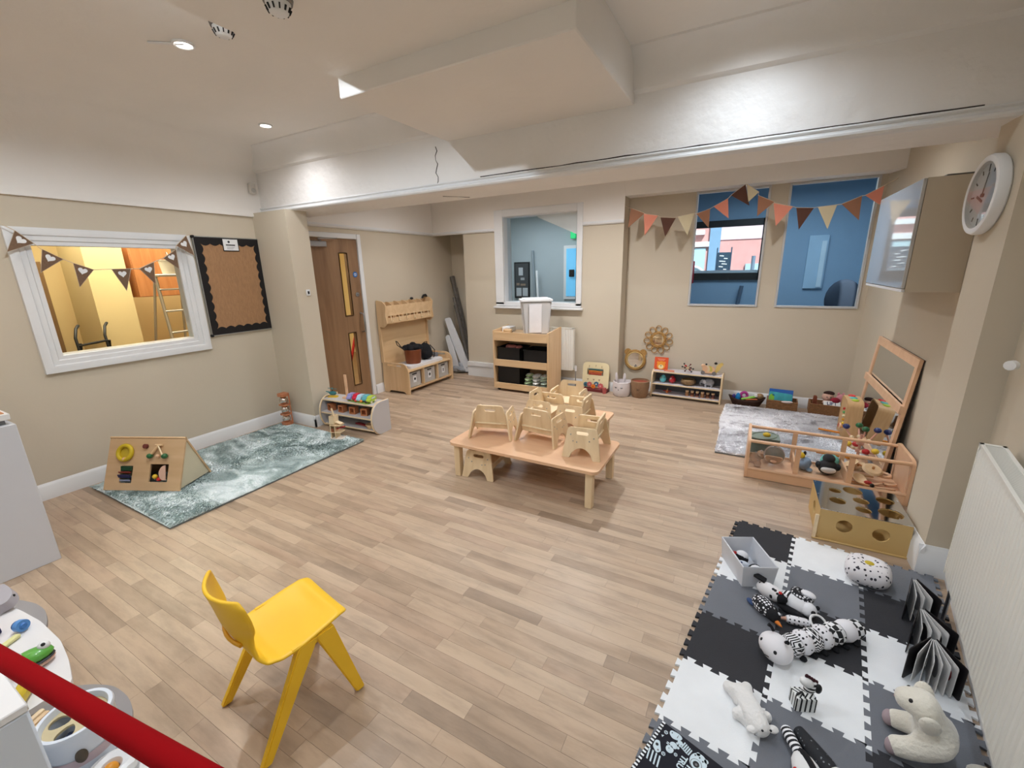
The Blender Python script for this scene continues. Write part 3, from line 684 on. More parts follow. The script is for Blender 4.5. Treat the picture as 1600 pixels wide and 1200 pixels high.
def pennant_bunting(pts_list, name, label, P, mats, th=.0025, heart=None, string=None, srad=.003, group=None):
    t = thing(name, label, 'bunting', tuple(P(*string[0])), 0, group)
    O = Vector(t.location)
    G().tube([Vector(P(*s))-O for s in string], srad, 6).obj('string', string_m, t)
    for k, tri in enumerate(pts_list):
        m = mats[k % len(mats)] if not isinstance(mats, dict) else mats[k]
        V = [Vector(P(*q))-O for q in tri]
        n_ = (V[1]-V[0]).cross(V[2]-V[0]).normalized()*th
        g = G(); g.add([v-n_ for v in V]+[v+n_ for v in V], [[0, 1, 2], [5, 4, 3], [0, 3, 4, 1], [1, 4, 5, 2], [2, 5, 3, 0]])
        pn = g.obj('pennant', m, t, flat=True)
        if heart:
            c = (V[0]*.39+V[1]*.39+V[2]*.22); up = ((V[0]+V[1])/2-V[2]).normalized(); nn = n_.normalized()
            if nn.x < 0: nn = -nn
            sd = up.cross(nn); hp = []
            for q in range(24):
                a = 2*PI*q/24; hx = 16*math.sin(a)**3; hy = 13*math.cos(a)-5*math.cos(2*a)-2*math.cos(3*a)-math.cos(4*a)
                hp.append((hx/16*.027, hy/16*.027))
            G().prism(hp, .002, frame(c+nn*(th+.0002), sd*-1, up)).obj('heart', M_WHITE, pn)
            g = G(); e = [V[0], V[1], V[2]]; g.tube([v+nn*th for v in e], .0022, 5, True); g.obj('edging', mat('cream_lace', (206, 192, 172), .8), pn)
    return t
string_m = mat('cream_string', (214, 196, 170), .8)
HESS = mat('dark_hessian', (120, 94, 74), .95, var=.15, vs=90, bump=.4, bs=250)
H = [[(1.067, 1.92), (1.14, 1.839), (1.001, 1.78)], [(1.172, 1.802), (1.266, 1.735), (1.132, 1.644)], [(1.314, 1.709), (1.421, 1.66), (1.315, 1.536)], [(1.527, 1.663), (1.649, 1.664), (1.589, 1.494)], [(1.706, 1.664), (1.815, 1.717), (1.793, 1.537)], [(1.89, 1.748), (1.997, 1.821), (1.99, 1.66)], [(2.007, 1.853), (2.098, 1.94), (2.133, 1.772)]]
st = [(1.018, 1.955)]
for tr in H: st += [tr[0], tr[1]]
st += [(2.149, 1.953)]
pennant_bunting(H, 'heart_bunting', 'brown hessian heart bunting draped across the white-framed internal window', lambda y, z: (-4.40-.0, y, z), [HESS], heart=True, string=st)
# bunting across the recess
T = [[(-1.348, 2.255), (-1.188, 2.187), (-1.376, 2.04)], [(-1.197, 2.182), (-1.038, 2.151), (-1.174, 1.943)], [(-1.008, 2.13), (-0.841, 2.113), (-0.943, 1.917)], [(-0.82, 2.122), (-0.652, 2.147), (-0.705, 1.918)], [(-0.63, 2.14), (-0.495, 2.182), (-0.493, 1.986)], [(-0.462, 2.2), (-0.33, 2.27), (-0.306, 2.07)], [(-0.306, 2.298), (-0.181, 2.391), (-0.123, 2.182)], [(-0.167, 2.39), (-0.049, 2.306), (-0.139, 2.216)], [(-0.052, 2.274), (0.099, 2.2), (-0.041, 2.072)], [(0.093, 2.189), (0.266, 2.141), (0.138, 1.966)], [(0.295, 2.129), (0.443, 2.115), (0.342, 1.919)], [(0.474, 2.119), (0.625, 2.128), (0.579, 1.91)], [(0.66, 2.131), (0.806, 2.191), (0.814, 1.976)], [(0.829, 2.193), (0.957, 2.264), (0.952, 2.1)]]
F_BR = mat('brown_felt', (158, 112, 86), .9, var=.04); F_CO = mat('coral_felt', (224, 142, 118), .9, var=.04); F_DK = mat('dark_brown_felt', (92, 60, 48), .9, var=.04); F_CR = mat('cream_felt', (214, 200, 166), .9, var=.04)
mm = [F_BR, F_CO, F_DK, F_CR, F_BR, F_CO, F_DK, F_CR, F_BR, F_CO, F_DK, F_CR, F_BR, F_CO]
st = [(-1.42, 2.285)]
for tr in T: st += [tr[0], tr[1]]
st += [(1.05, 2.32)]
pennant_bunting(T, 'felt_bunting', 'coral, brown and cream felt bunting hung across the two back windows', lambda x, z: (x, 5.385, z), mm, string=st)

# ---------------------------------------------------------------- low tables
def low_table(name, label, x0, x1, y0, y1, z, leg_h=None):
    cx, cy = (x0+x1)/2, (y0+y1)/2; t = thing(name, label, 'table', (cx, cy, 0)); a, b = (x1-x0)/2, (y1-y0)/2
    G().prism(rrect(-a, -b, a, b, .05, 5), .022, XY((0, 0, z-.022))).obj('tabletop', M_BEECH, t)
    for sx in (-1, 1):
        for sy in (-1, 1):
            G().box((sx*(a-.065), sy*(b-.05), (z-.024)/2), (.052, .052, z-.024), .004).obj('leg', M_BIRCHE, t)
    return t
TZ = .29
low_table('low_table', 'low rectangular beech table in front, three toddler chairs on top', -1.985, -.765, 2.50, 3.09, TZ)
low_table('low_table', 'smaller low beech table behind, three toddler chairs crowded on it', -1.665, -1.00, 3.11, 3.76, TZ)

# ---------------------------------------------------------------- plywood toddler chairs
def toddler_chair(label, x, y, z, facing, bh=.19):
    """facing: heading of the chair front in degrees (0 = +x). local: front +x, width along y"""
    t = thing('toddler_chair', label, 'chair', (x, y, z), math.radians(facing), 'plywood toddler chairs')
    tilt = math.radians(9.5); th = .013; hgt = .225
    for s in (-1, 1):
        out = [(-.14, 0), (-.085, 0)]
        out += [(-.085+.17*k/10, .080*math.sin(PI*k/10)**.6) for k in range(1, 10)]
        out += [(.085, 0), (.14, 0), (.104, hgt), (-.104, hgt)]
        n_ = len(out); rr = [.008, .006]+[0]*9+[.006, .008, .022, .022]
        hole = rrect(-.045, hgt-.052, .045, hgt-.028, .0119, 4)
        # panel plane: x forward, up leaning inward
        M = frame((0, s*.172+(th/2), 0), (1, 0, 0), (0, -s*math.sin(tilt), math.cos(tilt)))
        p = G().prism([rpoly(out, rr), hole], th, M).obj('side_panel', M_BIRCHE, t)
        for bx, bz in ((-.055, .135), (.035, .12), (.062, .125), (-.085, .16), (.082, .17)):
            if s == 0: continue
            c = M @ Vector((bx, bz, 0 if M.col[2][1]*s < 0 else th))
            nn = Vector((0, s, 0)); G().cyl(c-nn*.001, c+nn*.002, .005, seg=8).obj('bolt', M_STEEL, p)
    # seat
    G().box((.008, 0, .118), (.20, .268, .013), .003, rot=(0, math.radians(3), 0)).obj('seat', M_BIRCH, t)
    G().box((.085, 0, .075), (.013, .27, .035), .003).obj('front_rail', M_BIRCH, t)
    # backrest: trapezoid with hand slot, leaning back
    bk = [(-.138, -.012), (.138, -.012), (.136, .045), (.104, bh), (-.104, bh), (-.136, .045)]
    M = frame((-.062, 0, .092), (0, -1, 0), (-.18, 0, 1))
    G().prism([rpoly(bk, [.008, .008, .02, .02, .02, .02]), rrect(-.044, bh-.052, .044, bh-.030, .0104, 4)], .013, M).obj('backrest', M_BIRCHE, t)
    return t
toddler_chair('birch toddler chair at the left end of the front low table, its back to us', -1.740, 2.808, TZ, 105)
toddler_chair('birch toddler chair in the middle of the front low table, its back to us', -1.335, 2.875, TZ, 86)
toddler_chair('birch toddler chair side-on at the right end of the front low table', -.950, 2.835, TZ, 184)
toddler_chair('birch toddler chair side-on at the right of the rear low table, back towards the right', -1.205, 3.270, TZ, 181)
toddler_chair('birch toddler chair side-on at the left of the rear low table, back towards the left', -1.490, 3.275, TZ, 0)
toddler_chair('birch toddler chair at the far edge of the rear low table, facing us', -1.400, 3.600, TZ, -88)
toddler_chair('birch toddler chair tucked under the left end of the front low table', -1.76, 2.72, 0, 5, .166)
toddler_chair('birch toddler chair standing in shade under the rear low table', -1.40, 3.30, 0, 200, .166)

# ---------------------------------------------------------------- yellow plastic chair
t = thing('plastic_chair', 'bright yellow plastic child chair standing alone on the wood floor', 'chair', (-1.405, .715, 0), math.radians(-9.8))
M_YC = mat('yellow_chair_plastic', (246, 196, 44), .42, var=.02)
# local: x right, y forward. one shell: seat surface curling up into the backrest
prof = [(.185, .338, .135), (.178, .352, .150), (.15, .358, .158), (.08, .350, .163), (0, .338, .165), (-.06, .334, .160), (-.10, .345, .150), (-.125, .372, .135), (-.137, .41, .115), (-.145, .45, .118), (-.152, .49, .140), (-.160, .54, .155), (-.170, .59, .150), (-.176, .612, .125)]
def shell(u, v):
    f = u*(len(prof)-1); i = min(int(f), len(prof)-2); q = f-i; a, b = prof[i], prof[i+1]
    y_, z_, w_ = [a[k]*(1-q)+b[k]*q for k in range(3)]; s = (v-.5)*2
    back = max(0, min(1, (z_-.36)/.12)) if y_ < 0 else 0
    y_ += back*.050*s*s-back*.014; z_ -= 0 if back else .010*(1-s*s)*(1 if y_ < .15 else 0)
    if back == 0 and y_ > -.1: z_ += .004*s*s
    return (s*w_, y_, z_)
g = G(); g.grid(shell, 39, 14)
o = g.obj('seat_shell', M_YC, t, ang=60, solid=.013, subsurf=1)
# hand slot in the back: dark recess frame made as a real raised lip round an opening-like groove
g = G(); g.tube([(x_*.075, -.160+.045*x_*x_*.3, .415-.0*x_) for x_ in (-1, -.6, -.2, .2, .6, 1)], .007, 8); g.obj('back_lip', mat('yellow_lip', (232, 170, 30), .4), t)
for sx in (-1, 1):   # moulded leg frames: two splayed legs meeting under each seat side
    for fy, ty in ((.170, .085), (-.170, .030)):
        g = G(); a = Vector((sx*.150, ty, .345)); b = Vector((sx*.176, fy*1.04, .004)); d = (b-a)
        M = frame(a, (0, 1 if fy > 0 else -1, .42), d)
        # tapering channel leg
        vs = []
        for k, (wy, wx) in enumerate(((.036, .015), (.026, .013), (.017, .012))):
            c = a+d*(k/2); yy = Vector((0, 1, 0)); xx = Vector((1, 0, 0))
            for e1, e2 in ((-1, -1), (1, -1), (1, 1), (-1, 1)): vs.append(c+xx*e1*wx+yy*e2*wy)
        fs = [[0, 1, 2, 3], [11, 10, 9, 8]]+[[j*4+k, j*4+(k+1) % 4, j*4+4+(k+1) % 4, j*4+4+k] for j in (0, 1) for k in range(4)]
        g.add(vs, fs); bmesh.ops.bevel(g.bm, geom=g.bm.edges[:], offset=.004, segments=2, affect='EDGES')
        g.obj('leg', M_YC, t)
    G().prism(rpoly([(-.03, .332), (.11, .322), (.12, .352), (-.03, .346)], .008), .012, YZ((sx*.152-.006, 0, 0))).obj('side_web', M_YC, t)

# ---------------------------------------------------------------- green-grey shaggy rug and grey shaggy rug (pile as blades)
def rug(name, label, x0, x1, y0, y1, cols, nblades, hgt, seed, cat='rug', nscale=3.2, rp=(.36, .48, .60)):
    random.seed(seed); t = thing(name, label, cat, ((x0+x1)/2, (y0+y1)/2, 0))
    m = bpy.data.materials.new(name+'_pile'); m.use_nodes = True; N, L = nt(m); b = N['Principled BSDF']; b.inputs['Roughness'].default_value = .9; b.inputs['Sheen Weight'].default_value = .35
    tc = N.new('ShaderNodeTexCoord'); mp = N.new('ShaderNodeMapping'); mp.inputs['Scale'].default_value = (1, 1.6, .2); mp.inputs['Rotation'].default_value = (0, 0, .5)
    L.new(tc.outputs['Object'], mp.inputs[0])
    n = N.new('ShaderNodeTexNoise'); n.inputs['Scale'].default_value = nscale; n.inputs['Detail'].default_value = 6; n.inputs['Distortion'].default_value = 1.2; L.new(mp.outputs[0], n.inputs['Vector'])
    r = N.new('ShaderNodeValToRGB'); r.color_ramp.elements[0].position = rp[0]; r.color_ramp.elements[1].position = rp[2]
    r.color_ramp.elements[0].color = C3(cols[0]); r.color_ramp.elements[1].color = C3(cols[2]); e = r.color_ramp.elements.new(rp[1]); e.color = C3(cols[1])
    L.new(n.outputs[0], r.inputs[0]); L.new(r.outputs[0], b.inputs['Base Color'])
    a, c = (x1-x0)/2, (y1-y0)/2
    G().b2((-a, -c, 0), (a, c, .010), .003).obj('backing', mat('rug_backing', (120, 124, 122), .95), t)
    def base(u, v):
        x = (u-.5)*2*a; y = (v-.5)*2*c
        z = .012+hgt*.45*(.6+.4*math.sin(9*x+3*math.sin(5*y)))*(1 if 0 < u < 1 and 0 < v < 1 else 0)+random.uniform(0, .004)
        return (x, y, z)
    vs, fs = [], []
    nu, nv = 50, 70
    for i in range(nu+1):
        for j in range(nv+1): vs.append(base(i/nu, j/nv))
    for i in range(nu):
        for j in range(nv): q = i*(nv+1)+j; fs.append((q, q+nv+1, q+nv+2, q+1))
    for k in range(nblades):
        x = random.uniform(-a, a); y = random.uniform(-c, c)
        ang = 1.3*math.sin(3.1*x+1.7*y+seed)+1.2*math.sin(4.3*y-2*x)+random.gauss(0, .5)
        l = hgt*random.uniform(.7, 1.25); dx, dy = math.cos(ang), math.sin(ang); wd = random.uniform(.003, .006)
        q = len(vs); z0 = .012
        vs += [(x-dy*wd, y+dx*wd, z0), (x+dy*wd, y-dx*wd, z0), (x+dx*l*.55, y+dy*l*.55, z0+l*.75), (x+dx*l*1.2-dy*wd*.3, y+dy*l*1.2, z0+l*.8)]
        fs += [(q, q+1, q+2), (q, q+2, q+3)]
    me = bpy.data.meshes.new('pile'); me.from_pydata(vs, [], fs); me.materials.append(m); me.polygons.foreach_set('use_smooth', [True]*len(me.polygons))
    o = bpy.data.objects.new('pile', me); COL.objects.link(o); o.parent = t; o['kind'] = 'stuff'
    return t
rug('shaggy_rug', 'pale green-grey shaggy rug along the left wall', -4.39, -3.17, 1.06, 2.70, [(146, 164, 162), (190, 205, 203), (232, 240, 240)], 42000, .015, 3)  # colour noise paints in the light and dark of the pile
rug('shaggy_rug', 'mottled grey and white shaggy rug by the back right corner', -.14, .985, 3.89, 5.38, [(168, 162, 164), (226, 223, 226), (252, 251, 253)], 34000, .020, 9, nscale=4.5, rp=(.30, .41, .52))

# ---------------------------------------------------------------- interlocking foam mat
OX, OY, TA = .083, 2.805, math.radians(-8.1); PT = .3075
mat_t = thing('foam_mat', 'black, white and grey interlocking foam puzzle mat beside the radiator', 'mat', (OX, OY, 0), TA)
FT = [mat('foam_charcoal', (50, 50, 54), .9, bump=.5, bs=260), mat('foam_white', (236, 238, 240), .85, bump=.4, bs=260), mat('foam_grey', (114, 117, 124), .9, bump=.5, bs=260)]
def edge(n_=5, h=.0092, fl=.0058):
    """dovetail profile along s in 0..1 -> list (s*PT, offset)"""
    p = [(0, 0)]; st_ = PT/(n_*2)
    for k in range(n_):
        a = (2*k+.5)*st_; b = (2*k+1.5)*st_; 
        # tooth out between a and b, flared outward
        p += [(a+fl*.5, 0), (a-fl*.5, 2*h), (b+fl*.5, 2*h), (b-fl*.5, 0)]
    p.append((PT, 0)); return p
E0 = edge(); gap = .0006
for r_ in range(7):
    for c_ in range(3):
        x = c_*PT; y = -r_*PT
        # corners: (x,y) (x+PT,y) (x+PT,y-PT) (x,y-PT); shared polylines so that neighbours interlock
        top = [(x+s, y+o) for s, o in E0]; bot = [(x+s, y-PT+o) for s, o in E0]
        lef = [(x-o, y-s) for s, o in E0]; rig = [(x+PT-o, y-s) for s, o in E0]
        loop = top[:-1]+rig[:-1]+bot[::-1][:-1]+lef[::-1][:-1]
        cx, cy = x+PT/2, y-PT/2
        loop = [(cx+(px-cx)*.9988, cy+(py-cy)*.9988) for px, py in loop]
        G().prism([loop[::-1], ], .0095, XY((0, 0, .0005))).obj('foam_tile', FT[(r_+c_) % 3], mat_t, flat=True)

# ---------------------------------------------------------------- coat rack bench with three tubs
t = thing('coat_rack_bench', 'light wooden coat rack bench with hooks against the beige wall', 'bench', (-4.10, 4.62, 0))
bx0, bx1, hy = -.225, .245, .475     # local x: wall side .. front ; y half width
for s in (-1, 1):
    out = [(bx0, .0), (bx0+.10, 0), (bx0+.12, .03), (bx1-.10, .03), (bx1-.06, 0), (bx1, 0), (bx1, .33), (bx1-.05, .40), (bx1-.10, .415), (bx0+.02, .415)]
    hole = rrect(bx0+.10, .365, bx1-.12, .392, .013, 3)
    G().prism([rpoly(out, [.005, .005, .01, .01, .005, .005, .05, .03, .02, .01]), hole], .018, XZ((0, s*hy+.009, 0))).obj('end_panel', M_MAPLE, t)
    G().prism([(bx0, .40), (bx0+.05, .42), (bx0+.04, .9), (bx0, .9)], .018, XZ((0, s*hy+.009, 0))).obj('upright', M_MAPLE, t)
    out = [(bx0, .90), (bx0+.11, .88), (bx0+.17, .93), (bx0+.15, 1.06), (bx0+.17, 1.17), (bx0+.12, 1.22), (bx0, 1.24)]
    G().prism(rpoly(out, .025), .018, XZ((0, s*hy+.009, 0))).obj('shelf_end', M_MAPLE, t)
G().b2((bx0, -hy+.02, .30), (bx1-.02, hy-.02, .318)).obj('seat_board', M_MAPLEX, t)
G().b2((bx0, -hy+.01, .32), (bx0+.012, hy-.01, .95)).obj('back_panel', wood('pale_back_panel', (214, 178, 132), (226, 194, 150), 1, .5, 4), t)
G().b2((bx0, -hy+.01, .06), (bx1-.02, hy-.01, .075)).obj('bottom_board', M_MAPLEX, t)
G().b2((bx1-.05, -hy+.01, .045), (bx1-.032, hy-.01, .075)).obj('bottom_rail', M_MAPLE, t)
for yy in (-.155, .155): G().b2((bx0, yy-.008, .075), (bx1-.02, yy+.008, .30)).obj('divider', M_MAPLE, t)
# front rail of pigeonholes: board with a long slot carrying the hooks
slots = [rrect(-.43+.145*k, 1.005, -.43+.145*k+.13, 1.030, .005, 2) for k in range(6)]
G().prism([[(-hy+.01, .93), (hy-.01, .93), (hy-.01, 1.165), (-hy+.01, 1.165)]]+slots, .014, frame((bx0+.135, 0, 0), (0, 1, 0), (0, 0, 1))).obj('front_board', M_MAPLEX, t)
G().b2((bx0, -hy+.01, .99), (bx0+.135, hy-.01, .998)).obj('hat_shelf', M_MAPLEX, t)
G().b2((bx0, -hy+.01, .93), (bx0+.01, hy-.01, 1.2)).obj('hat_back', MATS['pale_back_panel'], t)
for k in range(5):
    yy = -.31+.155*k; g = G(); out = [(bx0, 1.0), (bx0+.13, 1.0), (bx0+.13, 1.165), (bx0+.06, 1.205), (bx0, 1.21)]
    g.prism(rpoly(out, .02), .01, XZ((0, yy, 0))); g.obj('divider', M_MAPLE, t)
for k in range(6):
    yy = -.385+.152*k
    G().tube([(bx0+.150, yy, 1.045), (bx0+.158, yy, 1.0), (bx0+.158, yy, .965), (bx0+.175, yy, .955), (bx0+.19, yy, .968)], .006, 6).obj('hook', mat('cream_hook', (236, 214, 176), .5), t)
WX, WY = -4.10, 4.62
M_FABB = mat('grey_canvas', (186, 182, 178), .95, var=.06, vs=30, bump=.3, bs=250)
for k, nm in enumerate(('nearest the door', 'in the middle', 'nearest the alcove')):
    yy = WY+(-.312, 0, .312)[k]
    b = thing('storage_tub', 'grey fabric tub with white picture tag under the coat bench, '+nm, 'tub', (WX+.05, yy, .0755), 0, 'grey tubs under the bench')
    dx, dy, h_ = .14, .125, .20
    G().b2((-dx, -dy, 0), (dx, dy, .006)).b2((-dx, -dy, .006), (-dx+.006, dy, h_)).b2((dx-.006, -dy, .006), (dx, dy, h_)).b2((-dx, -dy, .006), (dx, -dy+.006, h_)).b2((-dx, dy-.006, .006), (dx, dy, h_)).obj('body', M_FABB, b)
    G().b2((dx, -.045, h_-.035), (dx+.002, .045, h_-.018), .002).obj('handle_slot', M_BLACK, b)
    tg = G().b2((dx+.001, -.032, .055), (dx+.003, .032, .145), .004).obj('tag', M_WHITE, b)
    g = G(); [lambda: g.ball((dx+.004, 0, .105), (.002, .018, .018)), lambda: g.prism([(0, .075), (.02, .1), (0, .128), (-.02, .1)], .002, YZ((dx+.003, 0, 0))), lambda: g.b2((dx+.003, -.007, .078), (dx+.005, .007, .125))][k]()
    g.obj('picture', M_BLACK, tg)
sc_t = tag(G().prism(rpoly([(-.20, -.33), (.12, -.38), (.14, .30), (.05, .36), (-.18, .30)], .03), .035, XY((0, 0, 0))).obj('folded_cloth', mat('white_cloth', (226, 224, 226), .9, bump=.4, bs=30)), 'folded white cloth lying along the seat of the coat bench', 'cloth')
sc_t.location = (WX+.045, WY+.03, .3185)
b = thing('bucket_bag', 'brown leather bucket bag with black lining on the coat bench', 'bag', (WX+.03, WY-.13, .354))
M_TAN = mat('brown_leather', (126, 66, 36), .5, var=.1, bump=.2)
G().lathe([(0, 0), (.10, 0), (.105, .02), (.118, .19), (.112, .195), (.10, .02), (0, .02)], seg=24).obj('body', M_TAN, b)
g = G(); random.seed(2)
for k in range(9): g.ball((random.uniform(-.06, .06), random.uniform(-.07, .07), .20+random.uniform(0, .035)), (.06, .055, .035), rot=(random.random(), random.random(), 0), seg=10, rings=7)
g.obj('lining', mat('black_fabric', (22, 22, 26), .9), b)
G().tube([(-.02, -.105, .19), (-.04, -.19, .26), (-.05, -.235, .33), (-.06, -.25, .34), (-.07, -.22, .28), (-.05, -.12, .2)], .006, 6).obj('strap', M_BLACK, b)
b = thing('rucksack', 'black rucksack slumped beside the brown bag on the coat bench', 'bag', (WX+.02, WY+.14, .354))
G().ball((0, 0, .115), (.09, .105, .125)).obj('body', MATS['black_fabric'], b)
G().ball((.07, 0, .085), (.035, .075, .065)).obj('pocket', MATS['black_fabric'], b)
G().tube([(0, -.05, .23), (.02, -.02, .255), (.02, .03, .25), (0, .05, .225)], .007, 6).obj('grab_loop', M_BLACK, b)
G().tube([(.02, .09, .2), (.07, .13, .12), (.06, .12, .02), (.03, .15, .005)], .006, 6).obj('strap', M_BLACK, b)
b = tag(G().tube([(0, 0, .01), (.03, .04, .03), (.0, .09, .05), (-.05, .1, .03), (-.06, .05, .06), (0, .02, .07)], [.02, .028, .03, .024, .028, .02], 8).obj('scarf', mat('grey_scarf', (120, 118, 120), .95)), 'crumpled grey scarf at the far end of the coat bench', 'scarf')
b.location = (WX+.0, WY+.33, .330)
tag(G().tube([(0, -.06, .0), (.0, -.02, .03), (0, .02, .035), (0, .06, .005)], [.012, .02, .02, .01], 8).obj('glove', M_BLACK), 'small black glove on the upper shelf of the coat rack', 'glove').location = (WX-.16, WY+.43, 1.215)
tag(G().ball((0, 0, 0), (.02, .03, .018)).obj('hair_clip', M_BLACK), 'small black clip on the middle top of the coat rack', 'clip').location = (WX-.17, WY+.155, 1.222)

# alcove: rolled and folded sheets
random.seed(5)
M_WRAP = mat('grey_wrap', (104, 98, 92), .35, var=.25, vs=25, bump=.5, bs=30)
for k, (xa, ya, xb, yb, zb, r_) in enumerate([(-3.86, 5.66, -4.27, 5.77, 1.48, .036), (-3.90, 5.75, -4.24, 5.82, 1.30, .028), (-3.85, 5.57, -4.17, 5.66, 1.16, .032), (-3.99, 5.80, -4.29, 5.83, 1.02, .022)]):
    pts = [(xa+(xb-xa)*q/8, ya+(yb-ya)*q/8, zb*q/8+.02) for q in range(9)]
    tag(G().tube(pts, [r_*random.uniform(.8, 1.15) for _ in pts], 8).obj('wrapped_roll', M_WRAP), ['tallest grey wrapped roll leaning in the alcove', 'second tallest grey wrapped roll leaning in the alcove', 'shorter grey wrapped roll leaning in front in the alcove', 'shortest grey wrapped roll leaning at the very back of the alcove'][k], 'roll', 'wrapped rolls in the alcove')
g = G(); g.prism(rpoly([(-.05, 0), (.08, -.01), (.07, .45), (.045, .90), (-.06, .92), (-.075, .5)], .03), .018, frame((-3.86, 5.49, .03), (.95, .05, .40), (-.40, .05, 1)))
tag(g.obj('folded_sheet', mat('white_sheet', (222, 224, 228), .5, bump=.5, bs=12)), 'folded white sheet leaning at the front of the alcove', 'sheet')
g = G(); g.prism(rpoly([(-.05, 0), (.06, .0), (.05, .4), (.02, .60), (-.05, .58)], .03), .015, frame((-4.03, 5.45, .03), (.95, .05, .28), (-.28, .05, 1)))
tag(g.obj('folded_sheet', MATS['white_sheet']), 'shorter folded white sheet behind, nearer the coat bench', 'sheet')
g = G()
for k in range(8): g.ball((-3.93+random.uniform(-.1, .1), 5.50+random.uniform(-.06, .05), .05+random.uniform(0, .07)), (.09, .06, .045), rot=(random.random(), random.random(), random.random()), seg=8, rings=6)
tag(g.obj('plastic_wrap', mat('crinkled_wrap', (150, 152, 156), .3, var=.2, vs=20, bump=.8, bs=30)), 'crumpled grey plastic wrapping on the alcove floor', 'wrapping', kind='stuff')

# ---------------------------------------------------------------- shelf unit with black tubs and white bin on top
t = thing('storage_unit', 'tall wooden shelf unit with black tubs below the inner window', 'shelf unit', (-2.56, 4.83, 0))
x0, x1, dp, H_ = -.405, .405, .42, .82
for x in (x0, x1-.018):
    G().prism(rpoly([(0, .03), (dp, .03), (dp, H_+.03), (.06, H_), (0, H_)], [.003, .003, .01, .03, .01]), .018, YZ((x, 0, 0))).obj('side_panel', M_MAPLE, t)
G().b2((x0+.02, 0, .69), (x1-.02, .018, .80)).obj('top_rail', M_MAPLEX, t)
G().b2((x0+.02, 0, .345), (x1-.02, .018, .435)).obj('middle_rail', M_MAPLEX, t)
G().b2((x0+.02, 0, .035), (x1-.02, .018, .115)).obj('bottom_rail', M_MAPLEX, t)
for z in (.05, .36, .76): G().b2((x0+.018, .018, z), (x1-.018, dp, z+.016)).obj('shelf', M_MAPLEX, t)
G().b2((x0+.018, dp-.012, .05), (x1-.018, dp, .78)).obj('back_panel', M_MAPLE, t)
for sx in (-1, 1):
    for yy in (.05, dp-.05): G().cyl((sx*.35-.012, yy, .024), (sx*.35+.012, yy, .024), .024).obj('castor', M_BLACK, t)
UX, UY = -2.56, 4.83
def crate(x, y, z, dx, dy, h_, lab, m=M_BLACK):
    b = thing('storage_crate', lab, 'tub', (x, y, z), 0, 'black tubs in the shelf unit')
    g = G(); q = .92; w_ = .005
    for a, b_, c, d in ((-dx, -dy, dx, -dy+w_), (-dx, dy-w_, dx, dy), (-dx, -dy, -dx+w_, dy), (dx-w_, -dy, dx, dy)): g.b2((a, b_, .004), (c, d, h_))
    g.b2((-dx, -dy, 0), (dx, dy, .005)); g.obj('body', m, b)
    g = G(); r_ = .008
    for a, b_, c, d in ((-dx-r_, -dy-r_, dx+r_, -dy), (-dx-r_, dy, dx+r_, dy+r_), (-dx-r_, -dy, -dx, dy), (dx, -dy, dx+r_, dy)): g.b2((a, b_, h_-.012), (c, d, h_), .002)
    g.obj('rim', m, b); return b
crate(UX-.195, UY+.20, .377, .165, .15, .215, 'black tub on the left of the upper compartment of the shelf unit')
crate(UX+.195, UY+.20, .377, .165, .15, .205, 'black tub on the right of the upper compartment of the shelf unit')
crate(UX-.195, UY+.20, .067, .165, .15, .26, 'black tub in the lower compartment of the shelf unit')
b = tag(G().ball((0, 0, 0), (.07, .06, .03)).ball((.09, .02, -.005), (.05, .05, .03)).ball((-.07, .03, -.004), (.05, .05, .03)).obj('soft_bundle', mat('dusty_pink', (176, 110, 104), .9)), 'dusky pink cloth bundle filling the upper left black tub', 'cloth'); b.location = (UX-.19, UY+.16, .585)
g = G(); g.b2((-.12, -.1, 0), (.12, .1, .18), .03); b = tag(g.obj('cloth_pile', mat('dusty_pink2', (150, 96, 92), .9)), 'folded cloths stacked inside the upper left black tub', 'cloth'); b.location = (UX-.19, UY+.2, .383)
# packs of wipes
M_PK = [mat('pack_green', (176, 204, 158), .35, var=.3, vs=22), mat('pack_white', (226, 230, 222), .35, var=.2, vs=25), mat('pack_mint', (196, 222, 200), .35, var=.25, vs=20)]
random.seed(8)
for k in range(12):
    lv, cx_ = k//3, k % 3; px = UX+.075+.112*cx_
    b = thing('wipes_pack', ['lowest', 'second', 'third', 'topmost'][lv]+' layer, '+['left', 'middle', 'right'][cx_]+' soft green and white pack of wipes on the lower shelf', 'pack', (px, UY+.12+random.uniform(-.01, .02), .090+.046*lv), (random.uniform(-.10, .10), random.uniform(-.08, .08), random.uniform(-.25, .25)), 'packs of wipes on the lower shelf')
    G().ball((0, 0, 0), (.054, .092, .022), seg=12, rings=8).obj('pack', M_PK[k % 3], b)
    G().box((.0, -.03, .020), (.05, .06, .004), .001).obj('lid', M_PK[1], b)
